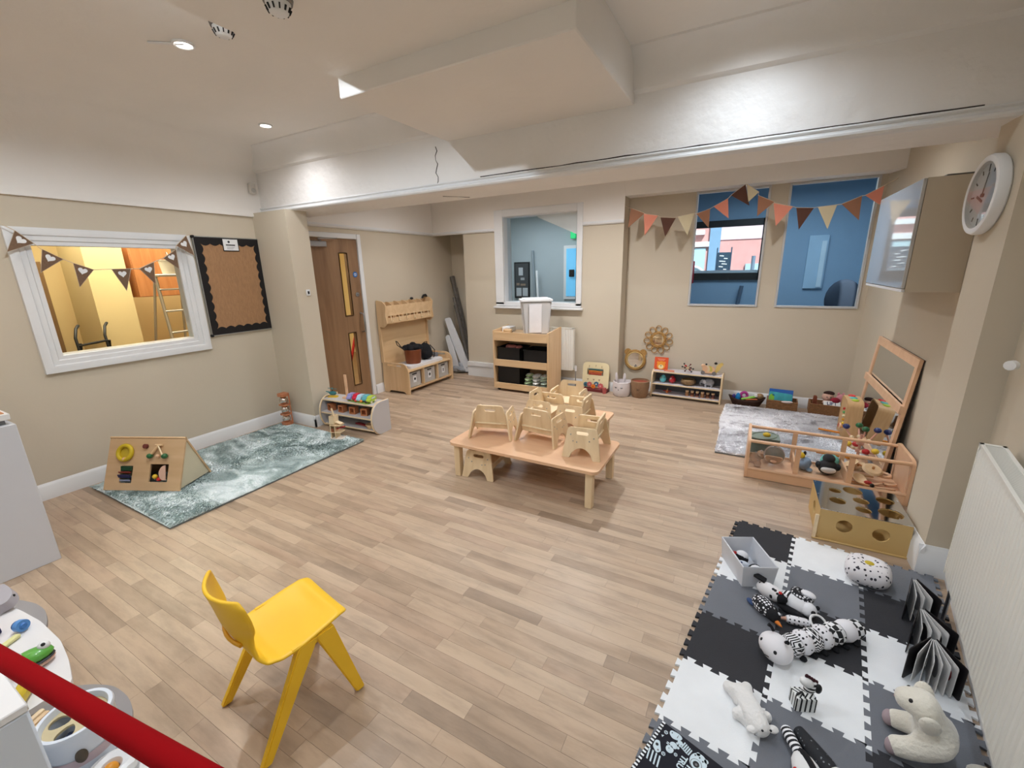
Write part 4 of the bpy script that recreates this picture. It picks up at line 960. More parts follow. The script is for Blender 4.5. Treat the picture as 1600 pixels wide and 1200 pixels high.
# lidded bin on top
M_BIN = mat('grey_white_bin', (206, 204, 202), .5, var=.01)
t = thing('lidded_bin', 'pale grey lidded plastic bin standing on the shelf unit', 'bin', (-2.43, 5.04, .777), math.radians(32))
def taper(g, a, b, z0, z1, a2, b2):
    g.add([(-a, -b, z0), (a, -b, z0), (a, b, z0), (-a, b, z0), (-a2, -b2, z1), (a2, -b2, z1), (a2, b2, z1), (-a2, b2, z1)], [[3, 2, 1, 0], [4, 5, 6, 7], [0, 1, 5, 4], [1, 2, 6, 5], [2, 3, 7, 6], [3, 0, 4, 7]])
g = G(); taper(g, .155, .125, 0, .425, .190, .155); bmesh.ops.bevel(g.bm, geom=g.bm.edges[:], offset=.015, segments=2, affect='EDGES'); g.obj('body', M_BIN, t)
g = G(); g.prism(rrect(-.205, -.17, .205, .17, .03), .022, XY((0, 0, .422))); g.prism(rrect(-.17, -.135, .17, .135, .03), .012, XY((0, 0, .444))); g.obj('lid', M_WHITE, t)
g = G(); g.box((-.02, -.158, .21), (.16, .006, .36), .002, rot=(math.radians(3.7), 0, 0)); g.obj('paper_sheet', mat('white_paper', (240, 238, 240), .7), t)
g = G(); g.box((-.178, 0, .37), (.02, .10, .02), .005); g.obj('grip', M_BIN, t)
tag(G().b2((-2.93, 5.02, .777), (-2.80, 5.18, .842), .006).obj('tissue_box', M_WHITE), 'low white box behind the bin on top of the shelf unit', 'box')
tag(G().lathe([(0, .0), (.055, 0), (.062, .045), (.05, .05), (.045, .01), (0, .01)], seg=20).obj('wooden_bowl', M_MAPLE), 'small wooden bowl left of the bin on the shelf unit', 'bowl').location = (-2.80, 4.95, .777)
# radiator behind
def radiator(name, lab, O, u, n_, L_, z0, z1, dpt, flutes, parent=None):
    u = Vector(u); n_ = Vector(n_)
    t = thing(name, lab, 'radiator', O)
    W = lambda a, d, z: u*a+n_*d+Vector((0, 0, z))
    def bx(g, a0, a1, d0, d1, za, zb):
        g.add([W(a, d, z) for z in (za, zb) for a, d in ((a0, d0), (a1, d0), (a1, d1), (a0, d1))], [[3, 2, 1, 0], [4, 5, 6, 7], [0, 1, 5, 4], [1, 2, 6, 5], [2, 3, 7, 6], [3, 0, 4, 7]])
    for side in (0, 1):
        vs = []; m_ = flutes*8
        for k in range(m_+1):
            a = .012+(L_-.024)*k/m_; ph = (k % 8)/8
            off = .006*(1 if .25 <= ph <= .75 else 0); d = (dpt-.006+off) if side == 0 else (.012-off)
            for z in (z0, z0+.010, z0+.03, z1-.03, z1-.01, z1):
                dd = d if z0+.02 < z < z1-.02 else (dpt-.006 if side == 0 else .012)
                vs.append(W(a, dd, z))
        fs = [[i*6+j, (i+1)*6+j, (i+1)*6+j+1, i*6+j+1] for i in range(m_) for j in range(5)]
        g = G(); g.add(vs, fs); g.obj('convector_panel', mat('radiator_enamel', (232, 230, 222), .35, var=.01), t, norm=False)
    for a0_ in (0, L_-.012): g = G(); bx(g, a0_, a0_+.012, 0, dpt, z0+.01, z1); g.obj('end_cap', MATS['radiator_enamel'], t)
    g = G(); bx(g, 0, L_, 0, .012, z1-.006, z1+.004); bx(g, 0, L_, dpt-.012, dpt, z1-.006, z1+.004); bx(g, 0, .02, 0, dpt, z1-.006, z1+.004); bx(g, L_-.02, L_, 0, dpt, z1-.006, z1+.004); g.obj('top_rim', MATS['radiator_enamel'], t)
    g = G(); k = .028
    while k < L_-.025: bx(g, k, k+.0035, .012, dpt-.012, z1-.008, z1+.002); k += .0085
    o = g.obj('grille', MATS['radiator_enamel'], t, flat=True)
    g = G(); bx(g, .02, L_-.02, .018, dpt-.018, z0+.03, z1-.03); g.obj('core', mat('radiator_shade', (150, 148, 142), .6), t)
    return t, W
t, W = radiator('radiator', 'white panel radiator on the wall behind the wooden shelf unit', (-2.60, YW-.10, 0), (1, 0, 0), (0, -1, 0), .61, .265, .83, .06, 18)
g = G(); g.b2((.05, 0, .35), (.09, .10, .75)).b2((.50, 0, .35), (.54, .10, .75)); g.obj('wall_bracket', M_WHITE, t)
G().tube([W(.60, .02, .29), W(.635, .02, .29), W(.635, .02, .0)], .008, 8).obj('pipe', M_STEEL, t)
G().cyl(W(.635, .02, .26), W(.635, .02, .33), .015).obj('valve', M_WHITE, t)
# near right radiator on the angled wall
o_ = rw(.42, .035)
t, W = radiator('radiator', 'long white ribbed radiator on the near right wall beside the foam mat', (o_[0], o_[1], 0), (-S9, -C9, 0), (-C9, S9, 0), 2.1, .255, .875, .075, 62)
g = G()
for a in (.2, 1.0, 1.8):
    for z in (.35, .78): g.box(W(a, -.018, z), (.036, .03, .04))
g.obj('wall_bracket', M_WHITE, t)
g = G(); g.tube([W(-.02, .03, .30), W(-.03, .03, .27), W(-.03, .03, -.0)], .008, 8).tube([W(.01, .03, .30), W(-.02, .03, .30)], .008, 8); g.obj('pipe', M_STEEL, t)
tag(G().tube([(.965, 2.50, 1.17), (.985, 2.52, 1.17)], .02, 12).obj('wall_peg', M_WHITE), 'white round peg on the wall at the right edge above the radiator', 'peg')

# ---------------------------------------------------------------- low shelf with rounded grey ends (left)
SX0, SX1, SY = -3.885, -3.165, 2.80
t = thing('toy_shelf', 'low grey toy shelf with rounded end panels by the left column', 'shelf unit', (-3.525, SY, 0), math.radians(4))
hx = .36
for s in (-1, 1):
    out = [(.10, 0), (.255, 0), (.255, .33), (.115, .33)]+[(.115-.115*math.sin(math.radians(a)), .165+.165*math.cos(math.radians(a))) for a in range(10, 180, 12)]
    p = G().prism(out, .016, YZ((s*hx-.008, 0, 0))).obj('end_panel', M_PGREY, t)
    G().tube([(s*hx-.008*s, q[0], q[1]) for q in out], .0085, 6, True).obj('wood_edge', M_BIRCH, p)
for z, d0, nm in ((.30, .05, 'top_board'), (.165, .02, 'shelf_board'), (.032, .05, 'bottom_board')):
    b_ = G().b2((-hx+.008, d0, z), (hx-.008, .25, z+.014)).obj(nm, M_PGREY, t)
    G().b2((-hx+.008, d0-.002, z), (hx-.008, d0, z+.014)).obj('board_edge', M_BIRCH, b_)
G().b2((-hx+.008, .238, .03), (hx-.008, .25, .31)).obj('back_panel', mat('mid_grey_laminate', (150, 148, 150), .5), t)
def S1(x, y, z):   # local -> world of the shelf
    a = math.radians(4); return (-3.525+x*math.cos(a)-y*math.sin(a), SY+x*math.sin(a)+y*math.cos(a), z)
# wooden cube frames
for k, nm in enumerate(('leftmost', 'second from the left', 'third from the left', 'rightmost')):
    c = S1(-.28+.155*k, .10, .180)
    b = thing('wooden_cube_block', nm+' of the four hollow wooden blocks on the grey shelf', 'block', c, math.radians(8*k-8), 'hollow blocks on the grey shelf')
    G().prism([rrect(-.037, 0, .037, .074, .003, 2), rrect(-.024, .013, .024, .061, .003, 2)], .06, XZ((0, .03, 0))).obj('frame', wood('red_wood', (166, 98, 58), (190, 124, 80), 0, .5, 8), b)
    G().box((0, .012, .037), (.05, .003, .05)).obj('pane', mat('block_pane_%d' % k, [(150, 84, 60), (176, 150, 120), (130, 96, 70), (150, 76, 50)][k], .3), b)
# toy bus pieces on top
z = .3145
tag(G().prism(rpoly([(-.15, -.05), (.15, -.06), (.16, .05), (-.13, .06)], .03), .006, XY((0, 0, 0))).obj('play_mat', mat('lime_board', (150, 176, 80), .6, var=.2, vs=20)), 'thin lime green board under the toy buses on the grey shelf', 'board').location = S1(.12, .12, z)
BUS = [('lilac', (150, 150, 206)), ('red', (200, 30, 64)), ('pale blue', (176, 214, 232)), ('teal', (96, 176, 186)), ('lime', (180, 206, 70))]
for k, (nm, cc) in enumerate(BUS):
    c = S1(-.005+.066*k, .125+.01*(k % 2), z+.006)
    b = thing('toy_car', nm+' rounded toy car in the row on top of the grey shelf', 'toy car', c, math.radians(-78), 'toy cars on the grey shelf')
    m = mat('toy_'+nm.replace(' ', '_'), cc, .35, coat=.4)
    G().prism(rpoly([(-.055, .012), (.055, .012), (.055, .036), (.040, .042), (.026, .066), (-.045, .066), (-.055, .045)], .012), .05, XZ((0, .025, 0))).obj('body', m, b)
    G().prism(rpoly([(-.038, .042), (.028, .042), (.020, .058), (-.036, .058)], .005), .052, XZ((0, .026, 0))).obj('window', mat('toy_window', (214, 226, 232), .15), b)
    for wx in (-.033, .033):
        for s in (-1, 1): G().cyl((wx, s*.020, .012), (wx, s*.029, .012), .012, seg=12).obj('wheel', mat('cream_wheel', (230, 214, 190), .5), b)
for k, (px, cc, nm) in enumerate([(.10, (214, 60, 70), 'red'), (.17, (226, 140, 50), 'orange'), (.235, (70, 60, 56), 'dark')]):
    b = tag(G().ball((0, 0, .014), (.017, .014, .014)).obj('small_figure', mat('fig_'+nm, cc, .5)), 'small '+nm+' rounded figure in front of the toy cars', 'figure'); b.location = S1(px, .075, z+.006)
b = thing('toy_aeroplane', 'small teal helicopter toy with a yellow base at the left end of the grey shelf', 'toy', S1(-.285, .14, z), .4)
G().prism(rpoly([(-.06, -.025), (.06, -.03), (.05, .03), (-.05, .035)], .02), .008, XY()).obj('base', M_YEL, b)
G().ball((0, 0, .042), (.042, .022, .024)).obj('body', mat('teal_paint', (52, 116, 120), .4), b)
G().tube([(0, 0, .05), (0, 0, .095)], .003, 6).obj('mast', M_BLACK, b)
G().box((0, 0, .092), (.09, .010, .004), rot=(0, .3, .6)).box((0, 0, .092), (.09, .010, .004), rot=(.3, 0, 2.1)).obj('rotor', MATS['teal_paint'], b)
G().tube([(-.035, 0, .05), (-.075, 0, .062)], [.010, .004], 8).obj('tail', MATS['teal_paint'], b)
b = thing('stacking_post', 'plain upright wooden post on a small square base on the grey shelf', 'toy', S1(-.10, .16, z))
G().prism(rrect(-.045, -.035, .045, .035, .01), .016, XY()).obj('base', M_BEECH, b); G().box((0, 0, .135), (.030, .016, .24), .002).obj('post', M_BEECH, b)
b = thing('wooden_bowl', 'small wooden cup at the right end of the lower compartment of the grey shelf', 'bowl', S1(.24, .09, .047))
G().lathe([(0, 0), (.03, 0), (.046, .045), (.040, .046), (.026, .008), (0, .008)], seg=18).obj('body', M_MAPLE, b)
tag(G().prism(rpoly([(-.09, -.012), (.09, -.02), (.09, .01), (-.06, .02)], .008), .014, XY()).obj('red_stick', mat('deep_red', (150, 28, 36), .5)), 'dark red flat piece lying in the lower compartment of the grey shelf', 'toy').location = S1(.08, .14, .047)
tag(G().prism([(-.03, 0), (.03, 0), (.03, .05), (-.03, .05)], .05, XZ()).obj('wooden_block', wood('red_wood2', (150, 90, 52), (176, 112, 70), 0)), 'brown wooden block at the back of the lower grey compartment', 'block').location = S1(.27, .2, .047)
# wooden marble tower standing in front of the shelf on the rug
b = thing('toy_garage', 'small pale wooden tower with ramps standing on the rug before the grey shelf', 'toy', (-3.44, 2.62, .02), math.radians(18))
mb = M_BIRCH
G().b2((-.06, -.045, 0), (.07, .045, .010), .002).obj('base', mat('white_base', (230, 222, 214), .5), b)
G().b2((-.045, -.04, .010), (-.038, .04, .235)).obj('back_panel', mb, b); G().b2((-.0, -.04, .010), (.006, .04, .235)).obj('side_panel', mb, b)
G().b2((-.045, .034, .01), (.0, .04, .235)).obj('side_panel', mb, b)
for z_ in (.07, .14): G().b2((-.045, -.045, z_), (.065, .04, z_+.007)).obj('floor_plate', mb, b)
G().b2((-.040, -.043, .155), (.0, -.037, .235)).obj('front_plate', mb, b)
G().box((-.02, -.042, .095), (.03, .003, .035)).obj('arch', mat('rust', (150, 84, 50), .6), b)
G().box((.03, 0, .165), (.07, .05, .006), rot=(0, .35, 0)).obj('ramp', mb, b); G().box((-.005, -.02, .27), (.012, .012, .09), rot=(0, -.25, 0)).obj('mast', mb, b)
G().box((.045, 0, .112), (.09, .03, .008), rot=(0, -.3, 0)).obj('red_slide', mat('deep_red2', (160, 34, 44), .5), b)

# ---------------------------------------------------------------- busy board wedge on the green rug
t = thing('busy_board', 'wooden wedge-shaped activity board standing on the green-grey rug', 'activity board', (-4.00, 1.352, .024), math.radians(-65.0))
# local: front face towards +x?  define local y along the wall, x towards the room
L_ = .31; fr = .15
M_BB = wood('busy_ply', (196, 160, 118), (212, 178, 138), 1, .5, 3)
sideo = [(-.165, 0), (.165, 0), (.0, .375)]
for s in (-1, 1): G().prism(rpoly([(-.15, .008), (.15, .008), (.0, .36)], .01), .012, XZ((0, s*(L_-.014)+.006, 0))).obj('side_triangle', mat('pale_side', (206, 196, 168), .6), t)
slope = Vector((.165, 0, -.375)).normalized()
MF = frame((.165, 0, 0), (0, 1, 0), (-.165, 0, .375))   # local u = along y, v = up the face; normal = u x v
FL = math.hypot(.165, .375)
G().prism([[(-L_, 0), (L_, 0), (L_, FL), (-L_, FL)], rrect(-.19, .055, -.09, .185, .004, 2), rrect(.05, .065, .20, .20, .004, 2)], -.012, MF).obj('front_panel', M_BB, t)
MB_ = frame((-.165, 0, 0), (0, -1, 0), (.165, 0, .375))
G().prism([(-L_, 0), (L_, 0), (L_, FL), (-L_, FL)], -.012, MB_).obj('rear_panel', M_BB, t)
def on(M, u, v, d): return M @ Vector((u, v, d))
nF = (MF.to_3x3() @ Vector((0, 0, 1)))
g = G(); g.torus(on(MF, -.16, .285, .014), .055, .015, nF, 28, 10, R2=.055); g.obj('yellow_ring', mat('mustard', (206, 178, 36), .5), t)
G().cyl(on(MF, -.16, .285, .0), on(MF, -.16, .285, .006), .045, seg=24).obj('yellow_disc', mat('mustard2', (196, 170, 50), .5), t)
G().ball(on(MF, -.155, .235, .015), .016).obj('knob', M_BEECH, t)
g = G(); g.cyl(on(MF, .0, .335, .002), on(MF, .0, .335, .02), .018, seg=14); g.obj('red_dial', mat('maroon', (110, 50, 44), .5), t)
for k, (u, v, cc, w2, h2, a) in enumerate([(-.14, .165, (22, 66, 38), .09, .034, .2), (-.15, .135, (150, 60, 50), .10, .012, .9), (-.15, .105, (30, 36, 92), .10, .030, .6), (-.14, .075, (140, 150, 176), .085, .012, .3)]):
    g = G(); g.box((0, 0, 0), (w2, h2, .006), .001, rot=MF.to_3x3().to_4x4() @ Euler((a, 0, 0)).to_matrix().to_4x4()); o = g.obj('flap', mat('flap_%d' % k, cc, .4), t); o.location = on(MF, u, v, .004)
# chime: two green balls on a stick figure
G().tube([on(MF, .11, .34, .02), on(MF, .17, .265, .035)], .0055, 8).obj('stick', M_BIRCH, t)
G().tube([on(MF, .11, .34, .02), on(MF, .06, .27, .02)], .010, 8).obj('stick', M_MAPLE, t)
G().tube([on(MF, .085, .345, .015), on(MF, .14, .345, .015)], .008, 8).obj('crossbar', M_MAPLE, t)
G().ball(on(MF, .115, .262, .018), .014).obj('bead', M_BEECH, t)
for u in (.055, .175): G().ball(on(MF, u, .262, .022), (.022, .022, .020)).obj('green_ball', M_GREEN, t)
G().prism(circ(.175, .135, .045, .056, 20, 90, 270)+[(.19, .08)], .006, MF).obj('half_disc', mat('blush_wood', (212, 172, 150), .5), t)
G().ball(on(MF, .09, .105, -.01), .018).obj('yellow_ball', M_YEL, t); G().ball(on(MF, .13, .09, -.012), (.026, .018, .016)).obj('red_ball', M_RED, t)

# mirror-ball tower in the corner
t = thing('ball_tower', 'copper-coloured wooden tower holding three mirror balls in the left corner', 'toy', (-4.285, 2.66, .018))
MC = wood('copper_wood', (176, 106, 70), (200, 130, 90), 2)
for z_, h_ in ((0, .030), (.110, .014), (.215, .014), (.318, .030)): G().prism(rrect(-.050, -.045, .050, .045, .02, 4), h_, XY((0, 0, z_))).obj('tier', MC, t)
for sx in (-1, 1):
    for z0_, z1_ in ((.03, .11), (.124, .215), (.229, .318)): G().cyl((sx*.046, .03, z0_), (sx*.046, .03, z1_), .007).obj('post', MC, t)
for z_ in (.070, .1695, .2735): G().ball((0, -.004, z_), (.044, .044, .0445)).obj('mirror_ball', mat('chrome', (224, 218, 212), .06, metal=1), t)

# ---------------------------------------------------------------- against the back wall
t = thing('abacus_board', 'cream activity board with bead abacus and coloured cogs on the back wall floor', 'activity board', (-1.70, 5.33, 0))
M_CRM = mat('cream_board', (232, 218, 178), .5, var=.03)
pan = rpoly([(-.178, .05), (.178, .05), (.178, .385), (-.178, .385)], [.02, .02, .06, .06])
MA = frame((0, 0, 0), (1, 0, 0), (0, .10, 1))
G().prism([pan, rrect(-.115, .215, .105, .305, .004, 2)], .016, MA).obj('panel', M_CRM, t)
G().b2((-.15, -.045, 0), (.175, .05, .045), .006).obj('base', mat('maroon_wood', (118, 44, 44), .5), t)
G().cyl((.145, -.055, .0), (.145, -.055, .075), .024).obj('peg', mat('dusty_red', (176, 86, 84), .5), t)
for r_, (zz, cc, n_) in enumerate([(.290, (56, 112, 110), 13), (.266, (234, 140, 50), 13), (.245, (206, 96, 50), 12), (.226, (186, 84, 60), 12)]):
    rod = G().cyl(MA @ Vector((-.115, zz, .008)), MA @ Vector((.105, zz, .008)), .002, seg=6).obj('rod', M_STEEL, t)
    g = G()
    for k in range(n_): g.cyl(MA @ Vector((-.095+.0145*k, zz, .008)), MA @ Vector((-.083+.0145*k, zz, .008)), .0095, seg=8)
    g.obj('bead_row', mat('bead_%d' % r_, cc, .4), rod)
for k, (u, v, rr_, cc, zf) in enumerate([(-.125, .085, .030, (60, 116, 132), 0), (-.070, .090, .034, (190, 96, 92), 1), (-.015, .070, .028, (236, 130, 40), 2), (.020, .100, .032, (60, 110, 140), 0), (.080, .080, .036, (196, 92, 94), 1)]):
    pts = []
    for q in range(24): a = 2*PI*q/24; rr2 = rr_*(1+.10*math.cos(8*a)); pts.append((u+rr2*math.cos(a), v+rr2*math.sin(a)))
    cg = G().prism(pts, .008, MA @ Matrix.Translation((0, 0, .017+.009*zf))).obj('cog', mat('cog_%d' % k, cc, .4), t)
    G().cyl(MA @ Vector((u, v, .025+.009*zf)), MA @ Vector((u, v, .031+.009*zf)), rr_*.3, seg=10).obj('hub', mat('cog_hub_%d' % k, [(30, 60, 80), (220, 150, 140), (190, 70, 20), (236, 226, 210), (226, 160, 160)][k], .4), cg)
g = G()
for u, v in ((-.09, .345), (0, .355), (.08, .345)): g.cyl(MA @ Vector((u, v, .016)), MA @ Vector((u, v-.025, .020)), .004, seg=6)
g.obj('track_line', mat('taupe', (176, 150, 120), .5), t)
for u, v in ((-.10, .165), (-.02, .165), (.055, .165)): G().prism([(u-.014, v), (u+.014, v), (u, v-.024)], .020, MA).obj('leaf_mark', mat('soft_brown', (176, 150, 116), .5), t)

t = thing('rabbit_basket', 'white rope basket with two rabbit ears and a stitched face', 'basket', (-1.335, 5.30, 0))
M_ROPE = mat('white_rope', (226, 218, 218), .95, bump=.6, bs=70, stretch=(1, 1, 6))
G().lathe([(0, 0), (.095, 0), (.108, .02), (.115, .08), (.112, .185), (.104, .188), (.100, .02), (0, .015)], seg=28).obj('body', M_ROPE, t)
for sx in (-.082, .02): G().ball((sx, .03, .225), (.018, .010, .062), rot=(.0, sx*.8, 0)).obj('ear', M_ROPE, t)
g = G()
for a in (-2.05, -1.35): g.tube([(.1135*math.cos(a-.12), .1155*math.sin(a-.12), .125), (.1155*math.cos(a), .1175*math.sin(a), .115), (.1135*math.cos(a+.12), .1155*math.sin(a+.12), .125)], .003, 6)
g.obj('stitched_eye', M_BLACK, t)
G().ball((.115*math.cos(-1.7), .117*math.sin(-1.7), .095), (.006, .004, .005)).obj('nose', M_BLACK, t)
t = thing('bear_basket', 'tan knitted basket with a round bear face stitched on the side', 'basket', (-1.115, 5.33, 0))
M_TANB = mat('tan_knit', (152, 120, 92), .95, var=.12, vs=40, bump=.6, bs=80, stretch=(1, 1, 5))
G().lathe([(0, 0), (.085, 0), (.096, .02), (.112, .13), (.115, .21), (.106, .215), (.100, .06), (.09, .02), (0, .015)], seg=28).obj('body', M_TANB, t)
G().lathe([(.107, .185), (.103, .190), (0, .175)], seg=20).obj('lining', mat('rust_cloth', (150, 76, 56), .95), t)
for zz in (.115, .165): G().torus((.0, -.112, zz), .028, .004, (0, -1, .1), 20, 6).obj('stitched_ring', M_TANB, t)
G().ball((0, -.113, .115), (.006, .004, .005)).obj('nose', M_BLACK, t)

# low shelf with grey back
t = thing('toy_shelf', 'low birch toy shelf with grey back against the recess wall', 'shelf unit', (-.595, 5.38, 0), math.radians(-2))
hx = .395
MGB = mat('slate_back', (104, 106, 112), .6)
for s in (-1, 1): G().prism(rpoly([(0, 0), (.22, 0), (.22, .345), (.05, .345), (0, .28)], [.003, .003, .01, .04, .05]), .016, YZ((s*hx-.008, 0, 0))).obj('end_panel', M_BIRCHE, t)
for z_, d0, nm in ((.318, .012, 'top_board'), (.165, .0, 'shelf_board'), (.030, .0, 'bottom_board')):
    b_ = G().b2((-hx+.008, d0+.003, z_), (hx-.008, .22, z_+.014)).obj(nm, mat('pale_lilac_board', (206, 200, 204), .5), t)
    G().b2((-hx+.008, d0, z_), (hx-.008, d0+.003, z_+.014)).obj('board_edge', M_BIRCH, b_)
G().b2((-hx+.008, .205, .03), (hx-.008, .219, .32)).obj('back_panel', MGB, t)
def S2(x, y, z):
    a = math.radians(-2); return (-.595+x*math.cos(a)-y*math.sin(a), 5.38+x*math.sin(a)+y*math.cos(a), z)
zt = .3325
b = thing('lion_book', 'orange children book with a lion face standing on the birch shelf', 'book', S2(-.318, .12, zt), 0)
Mk = frame((0, 0, 0), (1, 0, 0), (0, .2, 1)); MkF = Mk @ Matrix.Translation((0, 0, .0141))
G().prism(rrect(-.082, 0, .082, .155, .006), .014, Mk).obj('cover', mat('orange_cover', (218, 82, 36), .5), b)
G().prism(circ(.0, .052, .05, .052, 20), .0015, MkF).obj('lion_mane', mat('lion_mane', (232, 150, 46), .6), b)
G().prism(circ(0, .036, .032, .026, 16), .0028, MkF).obj('lion_muzzle', mat('lion_cream', (236, 214, 160), .6), b)
G().prism([(-.012, .052), (.012, .052), (0, .040)], .0040, MkF).obj('lion_nose', M_BLACK, b)
for sx in (-1, 1): G().prism(circ(sx*.040, .088, .013, seg=12), .0022, MkF).obj('lion_ear', MATS['lion_mane'], b)
g = G(); g.prism([(-.045, .128), (.045, .128), (.045, .134), (-.045, .134)], .0014, MkF).prism([(-.035, .114), (.035, .114), (.035, .120), (-.035, .120)], .0014, MkF)
g.obj('title_print', mat('peach_print', (240, 170, 140), .6), b)
tag(G().prism(rpoly([(-.06, -.03), (.07, -.035), (.06, .03), (-.05, .035)], .02), .008, XY()).obj('puzzle_piece', mat('salmon_card', (214, 130, 100), .6)), 'flat salmon coloured piece lying before the lion book', 'toy').location = S2(-.21, .07, zt)
b = thing('star_rattle', 'wooden skwish rattle of crossing sticks and coloured beads on the birch shelf', 'rattle', S2(.0, .11, zt+.055)); b['label'] = 'wooden stick and bead rattle, red and black, in the middle of the birch shelf'
random.seed(12)
for k in range(6):
    a = k*PI/6*2.1; e = (k-2.5)*.33; d = Vector((math.cos(a)*math.cos(e), math.sin(a)*math.cos(e)*.6, math.sin(e)))
    if abs(d.z) < .1: d.z = .3
    st_ = G().tube([-d*.062, d*.062], .004, 6).obj('stick', mat('dark_stick', (70, 44, 34), .5), b)
    for s in (-1, 1): G().ball(d*.064*s, .010, seg=10, rings=7).obj('end_bead', [M_BLACK, M_RED, mat('maroon_bead', (96, 30, 30), .4)][k % 3], st_)
G().ball((0, 0, .0), .020).obj('centre_bead', mat('cream_bead', (220, 196, 160), .4), b)
b = thing('pull_along_dog', 'wooden dog pull-along toy on wheels at the right of the birch shelf', 'toy', S2(.235, .10, zt))
G().prism(rpoly([(-.07, .02), (.075, .02), (.07, .035), (-.07, .035)], .006), .05, XZ((0, .025, 0))).obj('base', M_BEECH, b)
for sx in (-.058, .062):
    for s in (-1, 1): G().cyl((sx, s*.026, .022), (sx, s*.036, .022), .022, seg=16).obj('wheel', mat('grey_wheel', (110, 106, 104), .6), b)
for k in range(4): G().prism(circ(-.040+.026*k, .066-.003*k, .030, .040, 20), .030-.003*k, XZ((0, .015-.0015*k, 0))).obj('disc_body', [M_BEECH, mat('cream_disc', (226, 206, 170), .5), mat('yellow_disc_b', (206, 186, 90), .5), M_BEECH][k], b)
G().ball((-.062, 0, .10), (.024, .018, .022)).obj('head', M_BEECH, b); G().ball((-.03, 0, .12), (.012, .012, .010)).obj('ear', M_BLACK, b)
b = thing('wooden_giraffe', 'yellow wooden animal leaning at the right end of the birch shelf', 'toy', S2(.335, .12, zt))
G().prism(rpoly([(-.045, 0), (-.02, 0), (-.01, .03), (.02, .06), (.025, .09), (.055, .13), (.035, .15), (.0, .13), (-.02, .10), (-.03, .05)], .008), .022, XZ((0, .011, 0))).obj('body', mat('soft_yellow_wood', (220, 190, 110), .5), b)
G().ball((-.03, 0, .135), (.018, .014, .014)).obj('black_top', M_BLACK, b)
zs = .1805
for px, c1, c2, nm in ((-.275, (96, 186, 196), (150, 160, 160), 'turquoise'), (-.165, (190, 26, 40), (226, 190, 186), 'red')):
    b = thing('roly_poly', nm+' round roly-poly toy on the upper compartment of the birch shelf', 'toy', S2(px, .09, zs))
    G().ball((0, 0, .040), (.042, .042, .040)).obj('body', mat('roly_'+nm, c1, .3, coat=.5), b)
    G().ball((0, 0, .068), (.028, .028, .026)).obj('head', MATS['roly_'+nm], b)
    G().ball((-.012, -.026, .055), (.016, .010, .018)).obj('face', mat('face_'+nm, c2, .5), b)
b = thing('woven_bowl', 'round brown woven bowl on the upper compartment of the birch shelf', 'bowl', S2(.02, .10, zs))
M_JUTE = mat('jute', (150, 122, 88), .95, var=.2, vs=60, bump=.6, bs=120)
G().lathe([(0, 0), (.05, 0), (.078, .025), (.085, .048), (.070, .070), (.064, .066), (.074, .045), (.045, .012), (0, .010)], seg=28).obj('body', M_JUTE, b)
for k in range(6): G().torus((0, 0, .012+.010*k), [.066, .076, .083, .085, .082, .075][k], .0042, seg=28, rseg=6).obj('coil', M_JUTE, b)
b = thing('elephant_toy', 'pale grey elephant toy at the right of the upper compartment', 'toy', S2(.235, .10, zs))
M_EL = mat('elephant_grey', (168, 172, 180), .7)
G().ball((.02, 0, .055), (.055, .036, .042)).obj('body', M_EL, b); G().ball((-.045, -.002, .060), (.030, .026, .028)).obj('head', M_EL, b)
G().ball((-.030, -.026, .062), (.020, .006, .026)).obj('ear', mat('elephant_light', (206, 208, 214), .7), b); G().tube([(-.068, 0, .058), (-.080, 0, .035), (-.074, 0, .012)], [.010, .007, .005], 8).obj('trunk', M_EL, b)
for x_ in (-.015, .05):
    for s in (-1, 1): G().cyl((x_, s*.018, 0), (x_, s*.018, .035), .013, seg=10).obj('leg', M_EL, b)
b = thing('toy_plane', 'small orange and red toy plane on the lower compartment of the birch shelf', 'toy', S2(-.215, .09, .0445))
G().ball((0, 0, .022), (.018, .040, .014)).obj('body', mat('orange_toy', (226, 120, 50), .4), b); G().prism(rpoly([(-.050, -.012), (.050, -.012), (.050, .010), (-.050, .010)], .008), .006, XY((0, 0, .026))).obj('wing', mat('red_toy', (190, 50, 40), .4), b)
G().prism([(0, 0), (.022, 0), (.018, .022)], .005, YZ((-.0025, .018, .03))).obj('tail_fin', M_YEL, b); G().ball((0, -.01, .038), (.010, .012, .010)).obj('pilot', M_BEECH, b)
for k in range(6):
    b = thing('spice_jar', ['leftmost', 'second', 'third', 'fourth', 'fifth', 'rightmost'][k]+' cork-topped jar in the row on the lower compartment', 'jar', S2(.022+.058*k, .075, .0445), 0, 'cork-topped jars')
    G().lathe([(0, 0), (.020, 0), (.021, .004), (.021, .040), (.016, .048), (.016, .054), (0, .054)], seg=14).obj('glass', mat('jar_brown_%d' % (k % 3), [(176, 130, 90), (110, 66, 44), (84, 44, 44)][k % 3], .2), b)
    G().cyl((0, 0, .050), (0, 0, .068), .018, .020, seg=14).obj('stopper', M_MAPLE, b)
    G().cyl((0, 0, .001), (0, 0, .014), .0215, seg=14).obj('filling', mat('jar_pink', (206, 150, 120), .6), b)

